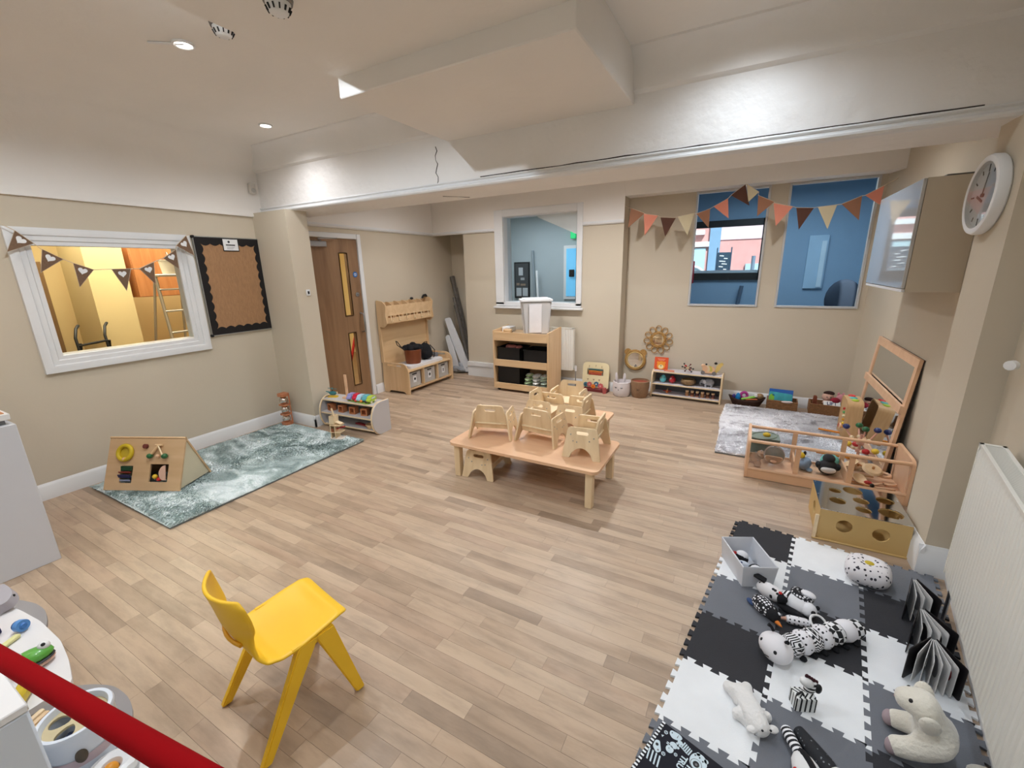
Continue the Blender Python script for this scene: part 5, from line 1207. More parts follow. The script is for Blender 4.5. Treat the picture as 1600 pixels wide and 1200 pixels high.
# rattan mirrors on the recess wall
M_RAT = mat('rattan', (178, 136, 76), .6, var=.2, vs=50, bump=.3, bs=120)
t = thing('bear_mirror', 'round rattan mirror with two bear ears on the recess wall', 'mirror', (-1.26, YR-.016, .405))
G().torus((0, 0, 0), .125, .014, (0, -1, 0), 40, 10).obj('outer_hoop', M_RAT, t); G().torus((0, -.008, 0), .105, .008, (0, -1, 0), 40, 8).obj('inner_hoop', mat('pale_rattan', (216, 184, 124), .6), t)
G().cyl((0, .012, 0), (0, .002, 0), .104, seg=40).obj('glass', M_MIRR, t)
for s in (-1, 1): G().prism(circ(s*.098, .102, .045, seg=20), .016, XZ((0, .010, 0))).obj('ear', M_RAT, t)
t = thing('flower_mirror', 'rattan flower-shaped mirror with looped petals, highest on the recess wall', 'mirror', (-.985, YR-.016, .690))
G().cyl((0, .012, 0), (0, .002, 0), .074, seg=32).obj('glass', M_MIRR, t)
G().torus((0, 0, 0), .078, .009, (0, -1, 0), 36, 8).obj('inner_hoop', M_RAT, t); G().torus((0, -.004, 0), .093, .006, (0, -1, 0), 36, 8).obj('outer_hoop', M_RAT, t)
for k in range(11):
    a = PI/2+k*2*PI/11; c = Vector((math.cos(a)*.138, 0, math.sin(a)*.138)); rad = Vector((math.cos(a), 0, math.sin(a))); tn = Vector((-rad.z, 0, rad.x))
    G().tube([c+rad*.040*math.cos(q*PI/8)+tn*.033*math.sin(q*PI/8) for q in range(16)], .0055, 6, True).obj('petal', M_RAT, t)

# baskets by the back wall
t = thing('boat_basket', 'low dark boat-shaped tray full of bright toys by the recess wall', 'tray', (.075, 5.50, 0), math.radians(5))
def boat(u, v):
    a = u*2*PI; r_ = 1-.0*v; x = .19*math.cos(a)*(.72+.28*v); y = .085*math.sin(a)*(.7+.3*v); z = .075*v+.035*v*abs(math.cos(a))**3; return (x, y, z)
g = G(); g.grid(boat, 32, 4); bmesh.ops.remove_doubles(g.bm, verts=g.bm.verts[:], dist=1e-5); g.obj('body', mat('dark_wicker', (62, 38, 28), .8, var=.2, vs=50, bump=.6, bs=120), t, solid=.008)
G().prism([(.135*math.cos(a*PI/12), .058*math.sin(a*PI/12)) for a in range(24)], .008, XY()).obj('bottom', MATS['dark_wicker'], t)
def rest(name, lab, cat, g, m, loc, rz=0, grp=None):
    o = g.obj(name, m); tag(o, lab, cat, grp); o.location = loc; o.rotation_euler = rz if isinstance(rz, tuple) else (0, 0, rz); return o
rest('toy_ring', 'bright blue toy standing at the left of the boat-shaped tray', 'toy', G().ball((0, 0, .0), (.026, .022, .058)), mat('bright_blue', (30, 130, 196), .4), (-.015, 5.49, .085))
rest('toy_ring', 'magenta looped toy leaning behind the blue one in the tray', 'toy', G().torus((0, 0, 0), .034, .016, (.3, -1, .2)), mat('magenta', (176, 60, 140), .4), (.045, 5.54, .105))
rest('toy_bar', 'lime green bar with a white end lying across the tray', 'toy', G().box((0, 0, 0), (.16, .026, .024), .008, rot=(0, -.25, .2)), mat('lime_green', (150, 214, 90), .4), (.095, 5.475, .095))
rest('toy_block', 'small pearly white block on the lime bar in the tray', 'toy', G().box((0, 0, 0), (.034, .03, .03), .006), M_WHITE, (.165, 5.49, .125))
rest('toy_purple', 'small dark purple toy at the far left of the tray', 'toy', G().ball((0, 0, 0), (.02, .02, .03)), mat('purple', (70, 54, 120), .4), (-.06, 5.50, .09))
rest('toy_stick', 'orange-brown wooden stick in the front of the tray', 'toy', G().box((0, 0, 0), (.12, .016, .014), .004, rot=(0, -.1, .1)), mat('orange_stick', (196, 110, 66), .5), (.125, 5.445, .088))
rest('coconut_half', 'rough tan woven ball at the right end of the tray', 'ball', G().ball((0, 0, 0), (.040, .036, .036)), M_JUTE, (.205, 5.515, .115))
def wicker_box(name, lab, loc, rz, dx, dy, h_):
    t = thing(name, lab, 'basket', loc, rz)
    g = G(); w_ = .010
    g.b2((-dx, -dy, 0), (dx, dy, .008)).b2((-dx, -dy, .008), (dx, -dy+w_, h_)).b2((-dx, dy-w_, .008), (dx, dy, h_)).b2((-dx, -dy+w_, .008), (-dx+w_, dy-w_, h_)).b2((dx-w_, -dy+w_, .008), (dx, dy-w_, h_)); g.obj('body', M_WICK, t)
    n = int(h_/.016)
    for k in range(n):
        z_ = .010+k*.016; G().tube([(-dx, -dy, z_), (dx, -dy, z_), (dx, dy, z_), (-dx, dy, z_)], .0068, 6, True).obj('woven_row', M_WICK, t)
    return t
wicker_box('wicker_basket', 'brown wicker basket holding a blue and green picture box', (.425, 5.49, .02), math.radians(-2), .145, .09, .10)
b = thing('picture_box', 'blue and green picture book box standing in the wicker basket', 'box', (.405, 5.485, .030), math.radians(-2))
Mk = frame((0, 0, 0), (1, 0, 0), (0, .25, 1)); MkF = Mk @ Matrix.Translation((0, 0, .0301))
G().prism(rrect(-.115, 0, .115, .195, .004), .03, Mk).obj('box', mat('deep_blue_card', (36, 92, 170), .4), b)
G().prism(rpoly([(-.112, .01), (.112, .01), (.112, .150), (-.112, .165)], .02), .0015, MkF).obj('sea_picture', mat('teal_card', (64, 166, 176), .4, var=.25, vs=14), b)
G().prism(circ(-.085, .085, .028, .05, 14), .003, MkF).obj('green_shape', mat('leaf_card', (130, 190, 60), .4), b)
G().prism(rpoly([(-.08, .008), (.09, .008), (.085, .030), (-.06, .045)], .01), .003, MkF).obj('white_shape', M_WHITE, b)
G().prism(circ(-.07, .125, .014, .008, 12), .003, MkF).obj('fish', MATS['deep_blue_card'], b)
rest('shell', 'pale pink crumpled cloth over the edge of the middle wicker basket', 'cloth', G().ball((0, 0, 0), (.05, .014, .012)).ball((.03, .0, .004), (.03, .016, .010)), mat('pale_pink', (222, 200, 194), .8), (.46, 5.392, .115))
wicker_box('wicker_basket', 'brown wicker basket full of puppets by the arch toy', (.83, 5.47, .02), math.radians(-3), .155, .10, .115)
rest('toy_boot', 'brown upright boot shape at the left of the puppet basket', 'toy', G().prism(rpoly([(-.045, 0), (.03, 0), (.028, .025), (-.01, .03), (-.012, .11), (-.042, .11)], .01), .04, XZ((0, .02, 0))), mat('brown_felt2', (120, 62, 40), .8), (.745, 5.44, .10))
b = thing('doll', 'pink-faced puppet with dark brown hair lying in the basket', 'doll', (.835, 5.50, .155), .2)
G().ball((0, 0, .04), (.055, .045, .050)).obj('head', mat('doll_skin', (214, 172, 154), .8), b); G().ball((.01, .008, .078), (.052, .042, .024)).obj('hair', mat('dark_hair', (48, 24, 18), .9), b)
for x_ in (-.022, .012): G().ball((x_, -.044, .048), (.005, .004, .006)).obj('eye', M_BLACK, b)
G().ball((0, -.02, -.02), (.05, .04, .03)).obj('body', MATS['doll_skin'], b)
rest('puppet', 'dark red soft puppet in the middle of the basket', 'puppet', G().ball((0, 0, 0), (.045, .035, .035)), mat('crimson_felt', (140, 30, 48), .9), (.895, 5.44, .175))
rest('puppet', 'pink soft puppet at the right of the basket', 'puppet', G().ball((0, 0, 0), (.04, .03, .05)).ball((-.02, 0, .05), (.012, .01, .02)).ball((.02, 0, .05), (.012, .01, .02)), mat('rose_felt', (206, 140, 150), .9), (.945, 5.50, .185))
b = thing('word_card', 'white card with blue lettering across the front of the puppet basket', 'card', (.865, 5.40, .146), (.9, 0, .12))
G().b2((-.075, -.03, 0), (.075, .03, .003)).obj('card', M_WHITE, b)
text('LIFT', .05, mat('navy_ink', (30, 44, 92), .6), b, Matrix.Translation((0, 0, .0034)), bold=.0012)

# ---------------------------------------------------------------- leaning mirror frame on the far right wall
def lean_x(z_): return .995+(1.070-.995)*z_/.93
ML = frame((lean_x(0), 3.90, .004), (0, 1, 0), (lean_x(1)-lean_x(0), 0, 1))    # u along +y, v up the frame; normal +x (away from room)
t = thing('leaning_mirror', 'tall beech-framed mirror with ledge leaning on the far right wall', 'mirror', (0, 0, 0))
W_, H__ = 1.16, .93
for a, b_, nm in (((0, 0), (.055, H__), 'stile'), ((W_-.055, 0), (W_, H__), 'stile'), ((.055, H__-.065), (W_-.055, H__), 'top_rail'), ((.055, .03), (W_-.055, .09), 'bottom_rail')):
    G().prism([(a[0], a[1]), (b_[0], a[1]), (b_[0], b_[1]), (a[0], b_[1])], .022, ML).obj(nm, M_BEECH, t)
G().prism([(0.0, .525), (W_, .525), (W_, .585), (0.0, .585)], -.020, ML @ Matrix.Translation((0, 0, 0))).obj('cross_rail', M_BEECH, t)
for a, b_ in ((.09, .53), (.585, H__-.065)): G().prism([(.055, a), (W_-.055, a), (W_-.055, b_), (.055, b_)], .004, ML @ Matrix.Translation((0, 0, .008))).obj('glass', M_MIRR, t)
G().prism([(-.002, 0), (W_+.002, 0), (W_+.002, H__), (-.002, H__)], .004, ML @ Matrix.Translation((0, 0, .024))).obj('back_board', mat('dark_board', (60, 40, 30), .8), t)
# arch toy
t = thing('arch_toy', 'birch arch activity toy with coloured top buttons in front of the mirror', 'activity arch', (.922, 4.80, .020), math.radians(-90))
def arch(L_, h_, r_): return [(-L_, 0), (-L_, h_-r_)]+[(-L_+r_-r_*math.cos(math.radians(a)), h_-r_+r_*math.sin(math.radians(a))) for a in range(15, 91, 15)]+[(L_-r_+r_*math.sin(math.radians(a)), h_-r_+r_*math.cos(math.radians(a))) for a in range(0, 91, 15)]+[(L_, 0)]
out = arch(.14, .365, .055); inn = arch(.128, .353, .045); dpt = .12
G().prism(out+inn[::-1], dpt, XZ((0, dpt/2, 0))).obj('bent_shell', wood('arch_ply', (200, 158, 108), (216, 176, 126), 2), t)
G().prism(inn, .010, XZ((0, -dpt/2+.012, 0))).obj('front_panel', wood('birch_side', (196, 156, 106), (212, 176, 128), 2), t)
for k, (xx, cc) in enumerate(((-.085, (206, 48, 44)), (0, (80, 176, 176)), (.075, (176, 200, 60)))): G().ball((xx, .0, .366), (.034, .030, .010)).obj('button', mat('button_%d' % k, cc, .4), t)
G().ball((.045, -dpt/2-.012, .105), (.028, .016, .026)).obj('red_knob', M_RED, t); G().torus((.09, -dpt/2-.018, .115), .022, .008, (0, -1, 0), 18, 8).obj('ring', M_BEECH, t)
for k, cc in enumerate(((190, 50, 40), (90, 160, 90), (226, 214, 180), (226, 160, 40), (230, 200, 60), (226, 150, 50))): G().ball((.08+.010*k-.02, -dpt/2-.004, .275-.032*k), .012, seg=8, rings=6).obj('bead', mat('archbead_%d' % k, cc, .4), t)
# wall cupboard and clock
t = thing('wall_cupboard', 'wall cupboard with glossy white door and beige end panel on the right wall', 'cupboard', (.83, 3.61, 1.405))
G().b2((.012, 0, 0), (.268, 1.03, .665)).obj('carcass', mat('beige_panel', (214, 203, 184), .6, var=.01), t)
G().b2((-.008, .002, .022), (.010, 1.028, .663), .002).obj('door', mat('gloss_white_door', (206, 208, 210), .05, coat=1, var=0), t)
G().b2((-.006, .0, .0), (.012, 1.03, .018), .002).obj('handle_rail', M_TRIM, t)
t = thing('box_file', 'dark thin board lying on top of the wall cupboard', 'board', (1.0, 3.72, 2.071))
G().b2((-.07, -.08, 0), (.06, .35, .012), .002).obj('board', mat('grey_board', (110, 108, 104), .6), t)
t = thing('wall_clock', 'round white wall clock on the pillar face at the top right', 'clock', (.93, 2.955, 1.885), (0, 0, 0))
cl = [(0, .0), (.166, 0), (.174, .008), (.176, .034), (.170, .046), (.158, .050), (.146, .046), (.140, .030), (0, .030)]
Rm = Matrix.Rotation(-PI/2, 4, 'Y')
g = G(); g.lathe([(r_, z_) for r_, z_ in cl[:8]], seg=48, M=Rm); g.obj('case', M_WHITE, t)
G().cyl((-.012, 0, 0), (-.030, 0, 0), .142, seg=48).obj('dial', mat('clock_dial', (222, 226, 230), .4), t)
G().cyl((-.044, 0, 0), (-.046, 0, 0), .147, seg=48).obj('glass', M_ACR, t)
for k in range(12):
    a = k*PI/6; L1 = .020 if k % 3 else .032
    G().box((-.031, math.sin(a)*.118, math.cos(a)*.118), (.002, .006, L1), rot=(-a, 0, 0)).obj('hour_mark', M_BLACK, t)
G().box((-.034, .028, -.014), (.002, .072, .010), rot=(.4, 0, 0)).obj('hour_hand', M_BLACK, t); G().box((-.037, -.012, .045), (.002, .007, .105), rot=(.25, 0, 0)).obj('minute_hand', M_BLACK, t)
G().cyl((-.030, 0, 0), (-.040, 0, 0), .008).obj('spindle', M_BLACK, t)

# ---------------------------------------------------------------- dowel toy crate on the rug
t = thing('toy_crate', 'low beech toy crate with dowel rails and clear sides, in three bays', 'crate', (.58, 3.69, 0), math.radians(0))
hx, hy_, hz = .475, .19, .325
for s in (-1, 1):
    out = [(-hy_, 0), (hy_, 0), (hy_, hz), (-hy_+.10, hz), (-hy_, hz-.10)] if False else [(-hy_, 0), (hy_, 0), (hy_, hz), (-hy_, hz)]
    G().prism(rpoly(out, [.01, .01, .03, .06]), .020, YZ((s*hx-.010, 0, 0))).obj('end_panel', M_BEECH, t)
G().b2((-hx+.01, -hy_+.01, .045), (hx-.01, hy_-.01, .057)).obj('floor_board', M_BEECH, t)
for yy in (-hy_+.006, hy_-.018): G().b2((-hx+.01, yy, .005), (hx-.01, yy+.012, .070)).obj('lower_rail', M_BEECH, t)
for yy, zz in ((-hy_+.018, hz-.025), (hy_-.018, hz-.025), (-hy_+.014, .078)): G().cyl((-hx+.008, yy, zz), (hx-.008, yy, zz), .0125, seg=14).obj('dowel', M_BEECH, t)
for xx in (-.158, .158):
    for yy in (-hy_+.030, hy_-.030): G().b2((xx-.016, yy-.007, .057), (xx+.016, yy+.007, hz-.03)).obj('post', M_BEECH, t)
    G().b2((xx-.006, -hy_+.03, .057), (xx+.006, hy_-.03, .14)).obj('divider', M_BEECH, t)
for yy in (-hy_+.032, hy_-.036): G().b2((-hx+.012, yy, .06), (hx-.012, yy+.003, hz-.04)).obj('clear_side', M_ACR, t)
def DC(x, y, z): return (.58+x, 3.69+y, z)
M_SPH = mat('clear_ball', (244, 232, 222), .03, trans=.92, ior=1.12, var=.01, coat=1)
for (x, y, z, r_), nm in zip(((-.29, .04, .132, .074), (-.415, .01, .100, .042), (-.375, .10, .094, .036), (-.40, -.075, .084, .026)), ('large clear ball in the left bay of the beech crate', 'medium clear ball at the far left of the beech crate', 'small clear ball behind the larger ones in the beech crate', 'smallest clear ball at the front left of the beech crate')):
    b = thing('sensory_ball', nm, 'ball', DC(x, y, z)); G().ball((0, 0, 0), r_, seg=28, rings=18).obj('shell', M_SPH, b); 
    G().cyl((0, 0, r_*.96), (0, 0, r_*1.06), r_*.16, seg=10).obj('cap', M_STEEL, b)
t2 = thing('storage_tub', 'grey-green open plastic tub behind the clear balls at the back of the crate', 'tub', (.22, 4.03, .022), .05)
g = G(); taper(g, .095, .06, 0, .15, .115, .075); g.obj('body', mat('sage_plastic', (132, 142, 128), .5), t2)
G().torus((0, 0, .152), .115, .006, (0, 0, 1), R2=.078).obj('rim', MATS['sage_plastic'], t2); 
rest('tub_toy', 'small yellow toy peeping over the grey-green tub', 'toy', G().ball((0, 0, 0), (.03, .02, .02)), M_YEL, (.24, 4.03, .185))
b = thing('plush_penguin', 'dark grey and white plush toy in the middle bay of the beech crate', 'plush toy', DC(.055, .0, .058))
G().ball((0, 0, .06), (.062, .05, .06)).obj('body', mat('char_plush', (48, 50, 54), .95, bump=.5, bs=100), b); G().ball((0, .01, .125), (.040, .036, .036)).obj('head', MATS['char_plush'], b)
G().ball((.0, -.040, .052), (.048, .022, .024)).obj('white_muzzle', mat('white_plush', (226, 222, 218), .95, bump=.5, bs=120), b)
for s in (-1, 1): G().ball((s*.058, .0, .07), (.020, .028, .026)).obj('ear', MATS['char_plush'], b)
b = thing('plush_bird', 'pale blue plush toy with yellow head in the middle bay of the crate', 'plush toy', DC(-.085, .02, .058))
G().ball((0, 0, .05), (.040, .045, .055), rot=(.2, .3, 0)).obj('body', mat('pale_blue_plush', (150, 172, 196), .95, bump=.4, bs=100), b); G().ball((-.030, .0, .115), (.026, .024, .024)).obj('head', M_YEL, b)
for x_ in (-.048, -.01): G().ball((x_, 0, .135), (.010, .010, .018)).obj('ear', M_BLACK, b)
G().ball((.028, -.035, .02), (.022, .02, .016)).obj('foot', MATS['pale_blue_plush'], b)
rest('plush_toy', 'turquoise plush toy behind the dark one in the middle bay', 'plush toy', G().ball((0, 0, 0), (.060, .045, .055)), mat('turquoise_plush', (120, 196, 186), .95, bump=.4, bs=100), DC(.075, .092, .135))
# wooden toys heaped in the right bay
random.seed(21)
M_W1, M_W2, M_W3 = M_MAPLE, M_BEECH, wood('honey_wood', (186, 120, 66), (206, 146, 88), 0)
WT = [('leftmost upturned wooden bowl shape in the right bay of the crate', .205, .07, .14, .042, 'bowl'), ('large wooden disc shaker leaning at the centre of the right bay', .315, .01, .15, .050, 'disc'), ('wooden ring at the right of the heap in the crate', .385, .03, .115, .040, 'ring'), ('flat wooden castanet at the back of the right bay', .26, .11, .12, .036, 'disc'), ('wooden cone top standing front left in the right bay', .235, -.055, .085, .038, 'bowl'), ('small wooden ring in front of the disc in the crate', .335, -.07, .078, .026, 'ring'), ('wooden ring lying near the right end of the crate', .42, -.03, .075, .030, 'ring')]
for lab, x, y, z, r_, kd in WT:
    r_ *= 1.22
    b = thing('wooden_'+kd, lab, 'toy', DC(x, y, z), (random.uniform(-.6, .2), random.uniform(-.6, .6), random.uniform(0, 3)))
    if kd == 'ring': G().torus((0, 0, 0), r_*.78, r_*.24).obj('ring', M_W2, b)
    elif kd == 'disc': G().lathe([(0, -.012), (r_*.8, -.012), (r_, 0), (r_*.8, .012), (r_*.25, .014), (0, .008)], seg=24).obj('disc', M_W1, b); G().cyl((0, 0, -.03), (0, 0, .03), .008).obj('spindle', M_W3, b)
    else: G().lathe([(0, -.03), (.010, -.028), (r_*.6, -.012), (r_, .014), (r_*.92, .016), (r_*.4, .002), (0, -.004)], seg=24).obj('cup', M_W1, b)
    if kd != 'ring': G().tube([(0, 0, -.02), (r_*1.5, .0, -.035)], .0065, 8).obj('handle', M_W3, b)
for k, (x, y, z, cc, lab) in enumerate([(.285, -.075, .078, (190, 50, 44), 'small red rattle in the front of the right bay'), (.305, -.10, .074, (44, 40, 36), 'tiny black bead beside the red rattle'), (.245, .0, .075, (206, 120, 60), 'orange wooden bead under the heap')]):
    rest('bead', lab, 'bead', G().ball((0, 0, 0), (.024, .017, .017) if k == 0 else .014), mat('crate_bead_%d' % k, cc, .4), DC(x, y, z))
for k, (p, q) in enumerate([((.18, -.08, .07), (.29, -.11, .072)), ((.20, .03, .085), (.34, .06, .075)), ((.32, -.12, .07), (.43, -.10, .07))]):
    rest('wooden_stick', ['front left', 'back', 'front right'][k]+' wooden stick lying under the heap in the right bay', 'stick', G().tube([p, q], .009, 8), [M_W3, M_W1, M_W2][k], DC(0, 0, 0))
rest('orange_stick', 'orange rod lying on the grey rug left of the bead tree', 'stick', G().tube([(.62, 4.16, .05), (.88, 4.13, .05)], .010, 8), mat('orange_paint', (226, 140, 40), .5), (0, 0, 0))
rest('orange_stick', 'orange rod lying on the far part of the grey rug beside the arch toy', 'stick', G().tube([(.70, 4.80, .05), (.86, 4.76, .05)], .010, 8), MATS['orange_paint'], (0, 0, 0))
# bead tree spinner
tag(G().tube([(-4.74, 3.95, .33), (-4.76, 4.14, .80)], .018, 8).obj('handrail', M_RED), 'red handrail glimpsed through the lower pane of the oak door', 'handrail')
t = thing('bead_tree', 'wooden spinning bead tree with blue, green, red and yellow balls', 'toy', (.895, 4.16, .02))
G().lathe([(0, 0), (.07, 0), (.072, .018), (.02, .026), (0, .026)], seg=24).obj('base', M_BEECH, t); G().cyl((0, 0, .02), (0, 0, .235), .010).obj('post', mat('pink_wood', (206, 150, 126), .5), t)
G().cyl((0, 0, .150), (0, 0, .185), .026, seg=16).obj('hub', MATS['pink_wood'], t); G().cyl((0, 0, .085), (0, 0, .11), .022, seg=16).obj('hub', MATS['pink_wood'], t)
for k, (dx, dy, dz, m_) in enumerate([(-.088, .105, .255, M_BLUE), (.010, .175, .255, M_GREEN), (.030, .055, .265, M_GREEN), (.10, .03, .275, M_BLUE), (-.02, .02, .14, M_RED), (.02, -.115, .135, M_RED), (.085, -.08, .135, M_YEL), (-.07, .03, .135, M_YEL)]):
    z0_ = .17 if dz > .2 else .10
    arm = G().tube([(0, 0, z0_), (dx*.5, dy*.5, z0_+.0), (dx, dy, dz-.02)], .007, 8).obj('arm', MATS['pink_wood'], t)
    G().ball((dx*.55, dy*.55, z0_+.012), .016, seg=12, rings=8).obj('small_bead', M_BIRCH, arm)
    G().ball((dx, dy, dz), (.026, .026, .022), seg=18, rings=12).obj('coloured_ball', m_, arm)

# ---------------------------------------------------------------- mirrored box with holes
t = thing('peekaboo_box', 'wooden peekaboo box with a mirrored top full of round holes', 'box', (.70, 3.025, 0))
BX, BY, BZ = .21, .195, .20
MPB = mat('golden_ply', (206, 172, 112), .5, var=.05, vs=3)
G().prism([[(-BX, 0), (BX, 0), (BX, BZ-.008), (-BX, BZ-.008)], circ(-.086, .112, .040), circ(.083, .106, .040)], .010, XZ((0, -BY+.010, 0))).obj('front_panel', MPB, t)
G().prism([[(-BX, 0), (BX, 0), (BX, BZ-.008), (-BX, BZ-.008)]], .010, XZ((0, BY, 0))).obj('back_panel', MPB, t)
for s in (-1, 1): G().prism([[(-BY+.01, 0), (BY-.01, 0), (BY-.01, BZ-.008), (-BY+.01, BZ-.008)], circ(0, .105, .04)], .010, YZ((s*BX-(.010 if s > 0 else 0), 0, 0))).obj('side_panel', MPB, t)
G().b2((-BX+.01, -BY+.01, .002), (BX-.01, BY-.01, .010)).obj('bottom_panel', MPB, t)
holes = [circ(x-.70, y-3.025, r_) for x, y, r_ in ((.595, 3.115, .033), (.690, 3.155, .050), (.590, 2.975, .042), (.712, 3.030, .040), (.838, 3.095, .045), (.705, 2.915, .038), (.832, 2.935, .058))]
G().prism([[(-BX, -BY), (BX, -BY), (BX, BY), (-BX, BY)]]+holes, .003, XY((0, 0, BZ-.003))).obj('mirror_top', mat('silver_acrylic', (206, 206, 206), .06, metal=1, var=.01), t)
G().prism([[(-BX+.001, -BY+.001), (BX-.001, -BY+.001), (BX-.001, BY-.001), (-BX+.001, BY-.001)]]+holes, .005, XY((0, 0, BZ-.0085))).obj('top_board', MPB, t)
for x_, y_ in ((-.2, -.185), (0, -.187), (.2, -.185), (-.202, 0), (.202, .1), (-.2, .18), (.2, .18)): G().ball((x_, y_, BZ), (.004, .004, .002), seg=8, rings=5).obj('screw', M_STEEL, t)
G().b2((-BX-.02, -BY-.012, 0), (-BX, -BY+.0, .16), .003).obj('corner_strip', M_BIRCH, t); G().b2((-BX-.02, -BY-.014, 0), (BX, -BY, .010), .003).obj('front_lip', MPB, t)

# ---------------------------------------------------------------- things on the foam mat
MT = .0102
WCL = mat('white_fabric', (226, 226, 230), .9, bump=.3, bs=60)
BWC = pattern('checks_print', 'checks', (20, 20, 24), (232, 232, 234), 48)
BWD = pattern('dots_print', 'dots', (230, 228, 232), (34, 34, 40), 58, thr=.27)
BWZ = pattern('zigzag_print', 'zigzag', (24, 24, 28), (232, 232, 234), 85, amp=.010, axis=2)
BWS = pattern('stripes_print', 'stripes', (24, 24, 28), (236, 236, 238), 75, axis=2)
BWS1 = pattern('stripes_print_x', 'stripes', (24, 24, 28), (236, 236, 238), 62, axis=0)
BWW = pattern('wave_print', 'zigzag', (24, 24, 28), (232, 232, 234), 95, amp=.010, axis=1)
WDT = pattern('white_dots_on_black', 'dots', (24, 24, 30), (232, 232, 236), 75, thr=.38)
# fabric-lined bin
t = thing('fabric_bin', 'pale grey open fabric bin on the corner of the foam mat', 'bin', (.130, 2.300, MT), math.radians(-64))
MFB = mat('grey_white_fabric', (214, 216, 222), .9, var=.04, vs=8, bump=.4, bs=20)
ax, ay, bx_, by_, hz = .118, .076, .128, .086, .118
g = G(); th = .006
def ringv(a, b, z): return [(-a, -b, z), (a, -b, z), (a, b, z), (-a, b, z)]
vs = ringv(ax, ay, 0)+ringv(bx_, by_, hz)+ringv(bx_-th, by_-th, hz)+ringv(ax-th, ay-th, .006)
fs = [[3, 2, 1, 0], [12, 13, 14, 15]]+[[j*4+k, j*4+(k+1) % 4, (j+1)*4+(k+1) % 4, (j+1)*4+k] for j in range(3) for k in range(4)]
g.add(vs, fs); g.obj('body', MFB, t, ang=20)
G().tube(ringv(bx_-.003, by_-.003, hz), .005, 8, True).obj('rim', MFB, t)
def BT(x, y, z):
    a = math.radians(-64); return (.130+x*math.cos(a)-y*math.sin(a), 2.300+x*math.sin(a)+y*math.cos(a), MT+z)
b = thing('plush_ball', 'black and white plush with a red bow at the far end of the fabric bin', 'plush toy', BT(-.045, -.012, .045))
G().ball((0, 0, 0), (.038, .034, .034)).obj('body', mat('black_plush', (22, 22, 26), .95, bump=.5, bs=120), b); G().ball((.004, .006, .014), (.034, .030, .026)).obj('white_patch', WCL, b); G().ball((-.030, .0, .022), (.012, .010, .012)).obj('red_bow', M_RED, b)
b = thing('plush_ball', 'black plush with a white oval patch at the near end of the fabric bin', 'plush toy', BT(.058, .015, .045))
G().ball((0, 0, 0), (.036, .036, .036)).obj('body', MATS['black_plush'], b); G().ball((.0, -.010, .012), (.028, .024, .030), rot=(.2, .5, 0)).obj('white_patch', WCL, b)
b = rest('patterned_plush', 'blue and black patterned cloth toy between the two plush balls', 'plush toy', G().ball((0, 0, 0), (.045, .024, .030)), pattern('blue_print', 'blots', (206, 214, 226), (40, 60, 110), 60, thr=.35), BT(.012, -.030, .040))
# round cushion toy with a yellow centre
t = thing('cushion_toy', 'white printed cushion toy with a yellow round centre on the foam mat', 'cushion', (.672, 2.500, MT), math.radians(-12)); t.scale = (.97, .97, 1.25)
def cush(u, v):
    a = u*2*PI; ph = (v-.5)*PI; sq = .98/(abs(math.cos(a))**3.2+abs(math.sin(a))**3.2)**(1/3.2)
    r_ = math.cos(ph)**.55*.100*sq; z_ = .046+.046*math.sin(ph)*(1 if ph < 0 else 1)
    dimple = .016*math.exp(-(r_/.028)**2) if ph > 0 else 0
    return (r_*math.cos(a), r_*math.sin(a), z_-dimple)
g = G(); g.grid(cush, 40, 20); bmesh.ops.remove_doubles(g.bm, verts=g.bm.verts[:], dist=1e-4)
g.obj('cover', pattern('animal_print', 'blots', (230, 226, 228), (50, 48, 58), 52, thr=.30), t)
G().ball((0, 0, .078), (.024, .024, .010)).obj('yellow_centre', mat('mustard_plush', (196, 172, 40), .6), t)
for k, (a, r_, z_, sx_) in enumerate([(-2.2, .088, .045, 1), (-1.2, .088, .040, 1.1), (-.4, .090, .052, .9), (-2.8, .086, .06, .8), (.2, .09, .05, .8)]):
    G().ball((r_*math.cos(a), r_*math.sin(a), z_), (.013*sx_, .013*sx_, .012), seg=10, rings=7).obj('print_patch', MATS['black_plush'], t)
# caterpillar
t = thing('caterpillar_toy', 'long black and white plush caterpillar with a white smiling head', 'plush toy', (.25, 1.765, MT))
ux, uy = Vector((.70, .65, 0)).normalized().x, Vector((.70, .65, 0)).normalized().y
A_ = math.atan2(uy, ux); t.rotation_euler = (0, 0, A_)
G().ball((-.010, 0, .055), (.056, .068, .053), seg=24, rings=16).obj('head', mat('white_jersey', (232, 230, 234), .9), t)
for s in (-1, 1):
    G().ball((-.049, s*.033, .074), (.007, .008, .009), seg=12, rings=8).obj('eye', M_BLACK, t)
    G().tube([(.0, s*.030, .108), (-.004, s*.040, .122), (-.012, s*.048, .128)], [.006, .006, .008], 8).obj('antenna', MATS['black_plush'], t)
G().tube([(-.063, -.020, .044), (-.0665, 0, .038), (-.063, .020, .044)], .0018, 6).obj('stitched_smile', M_BLACK, t)
segs = [(.075, .046, BWW, .044), (.125, .049, BWD, .046), (.175, .047, BWZ, .045), (.228, .049, BWD, .046), (.292, .046, BWC, .046), (.355, .046, MATS['white_jersey'], .044), (.405, .040, BWC, .038)]
for x_, r_, m_, z_ in segs:
    L2 = .032 if x_ < .25 else .037
    G().lathe([(0, -L2), (r_*.62, -L2*.96), (r_*.90, -L2*.6), (r_, 0), (r_*.90, L2*.6), (r_*.62, L2*.96), (0, L2)], seg=24, M=Matrix.Translation((x_, 0, z_)) @ Matrix.Rotation(PI/2, 4, 'Y')).obj('body_segment', m_, t)
for k in range(6):
    for s in (-1, 1): G().ball((.095+.056*k, s*.040, .010), (.014, .016, .010), seg=10, rings=6).obj('foot', MATS['black_plush'], t)
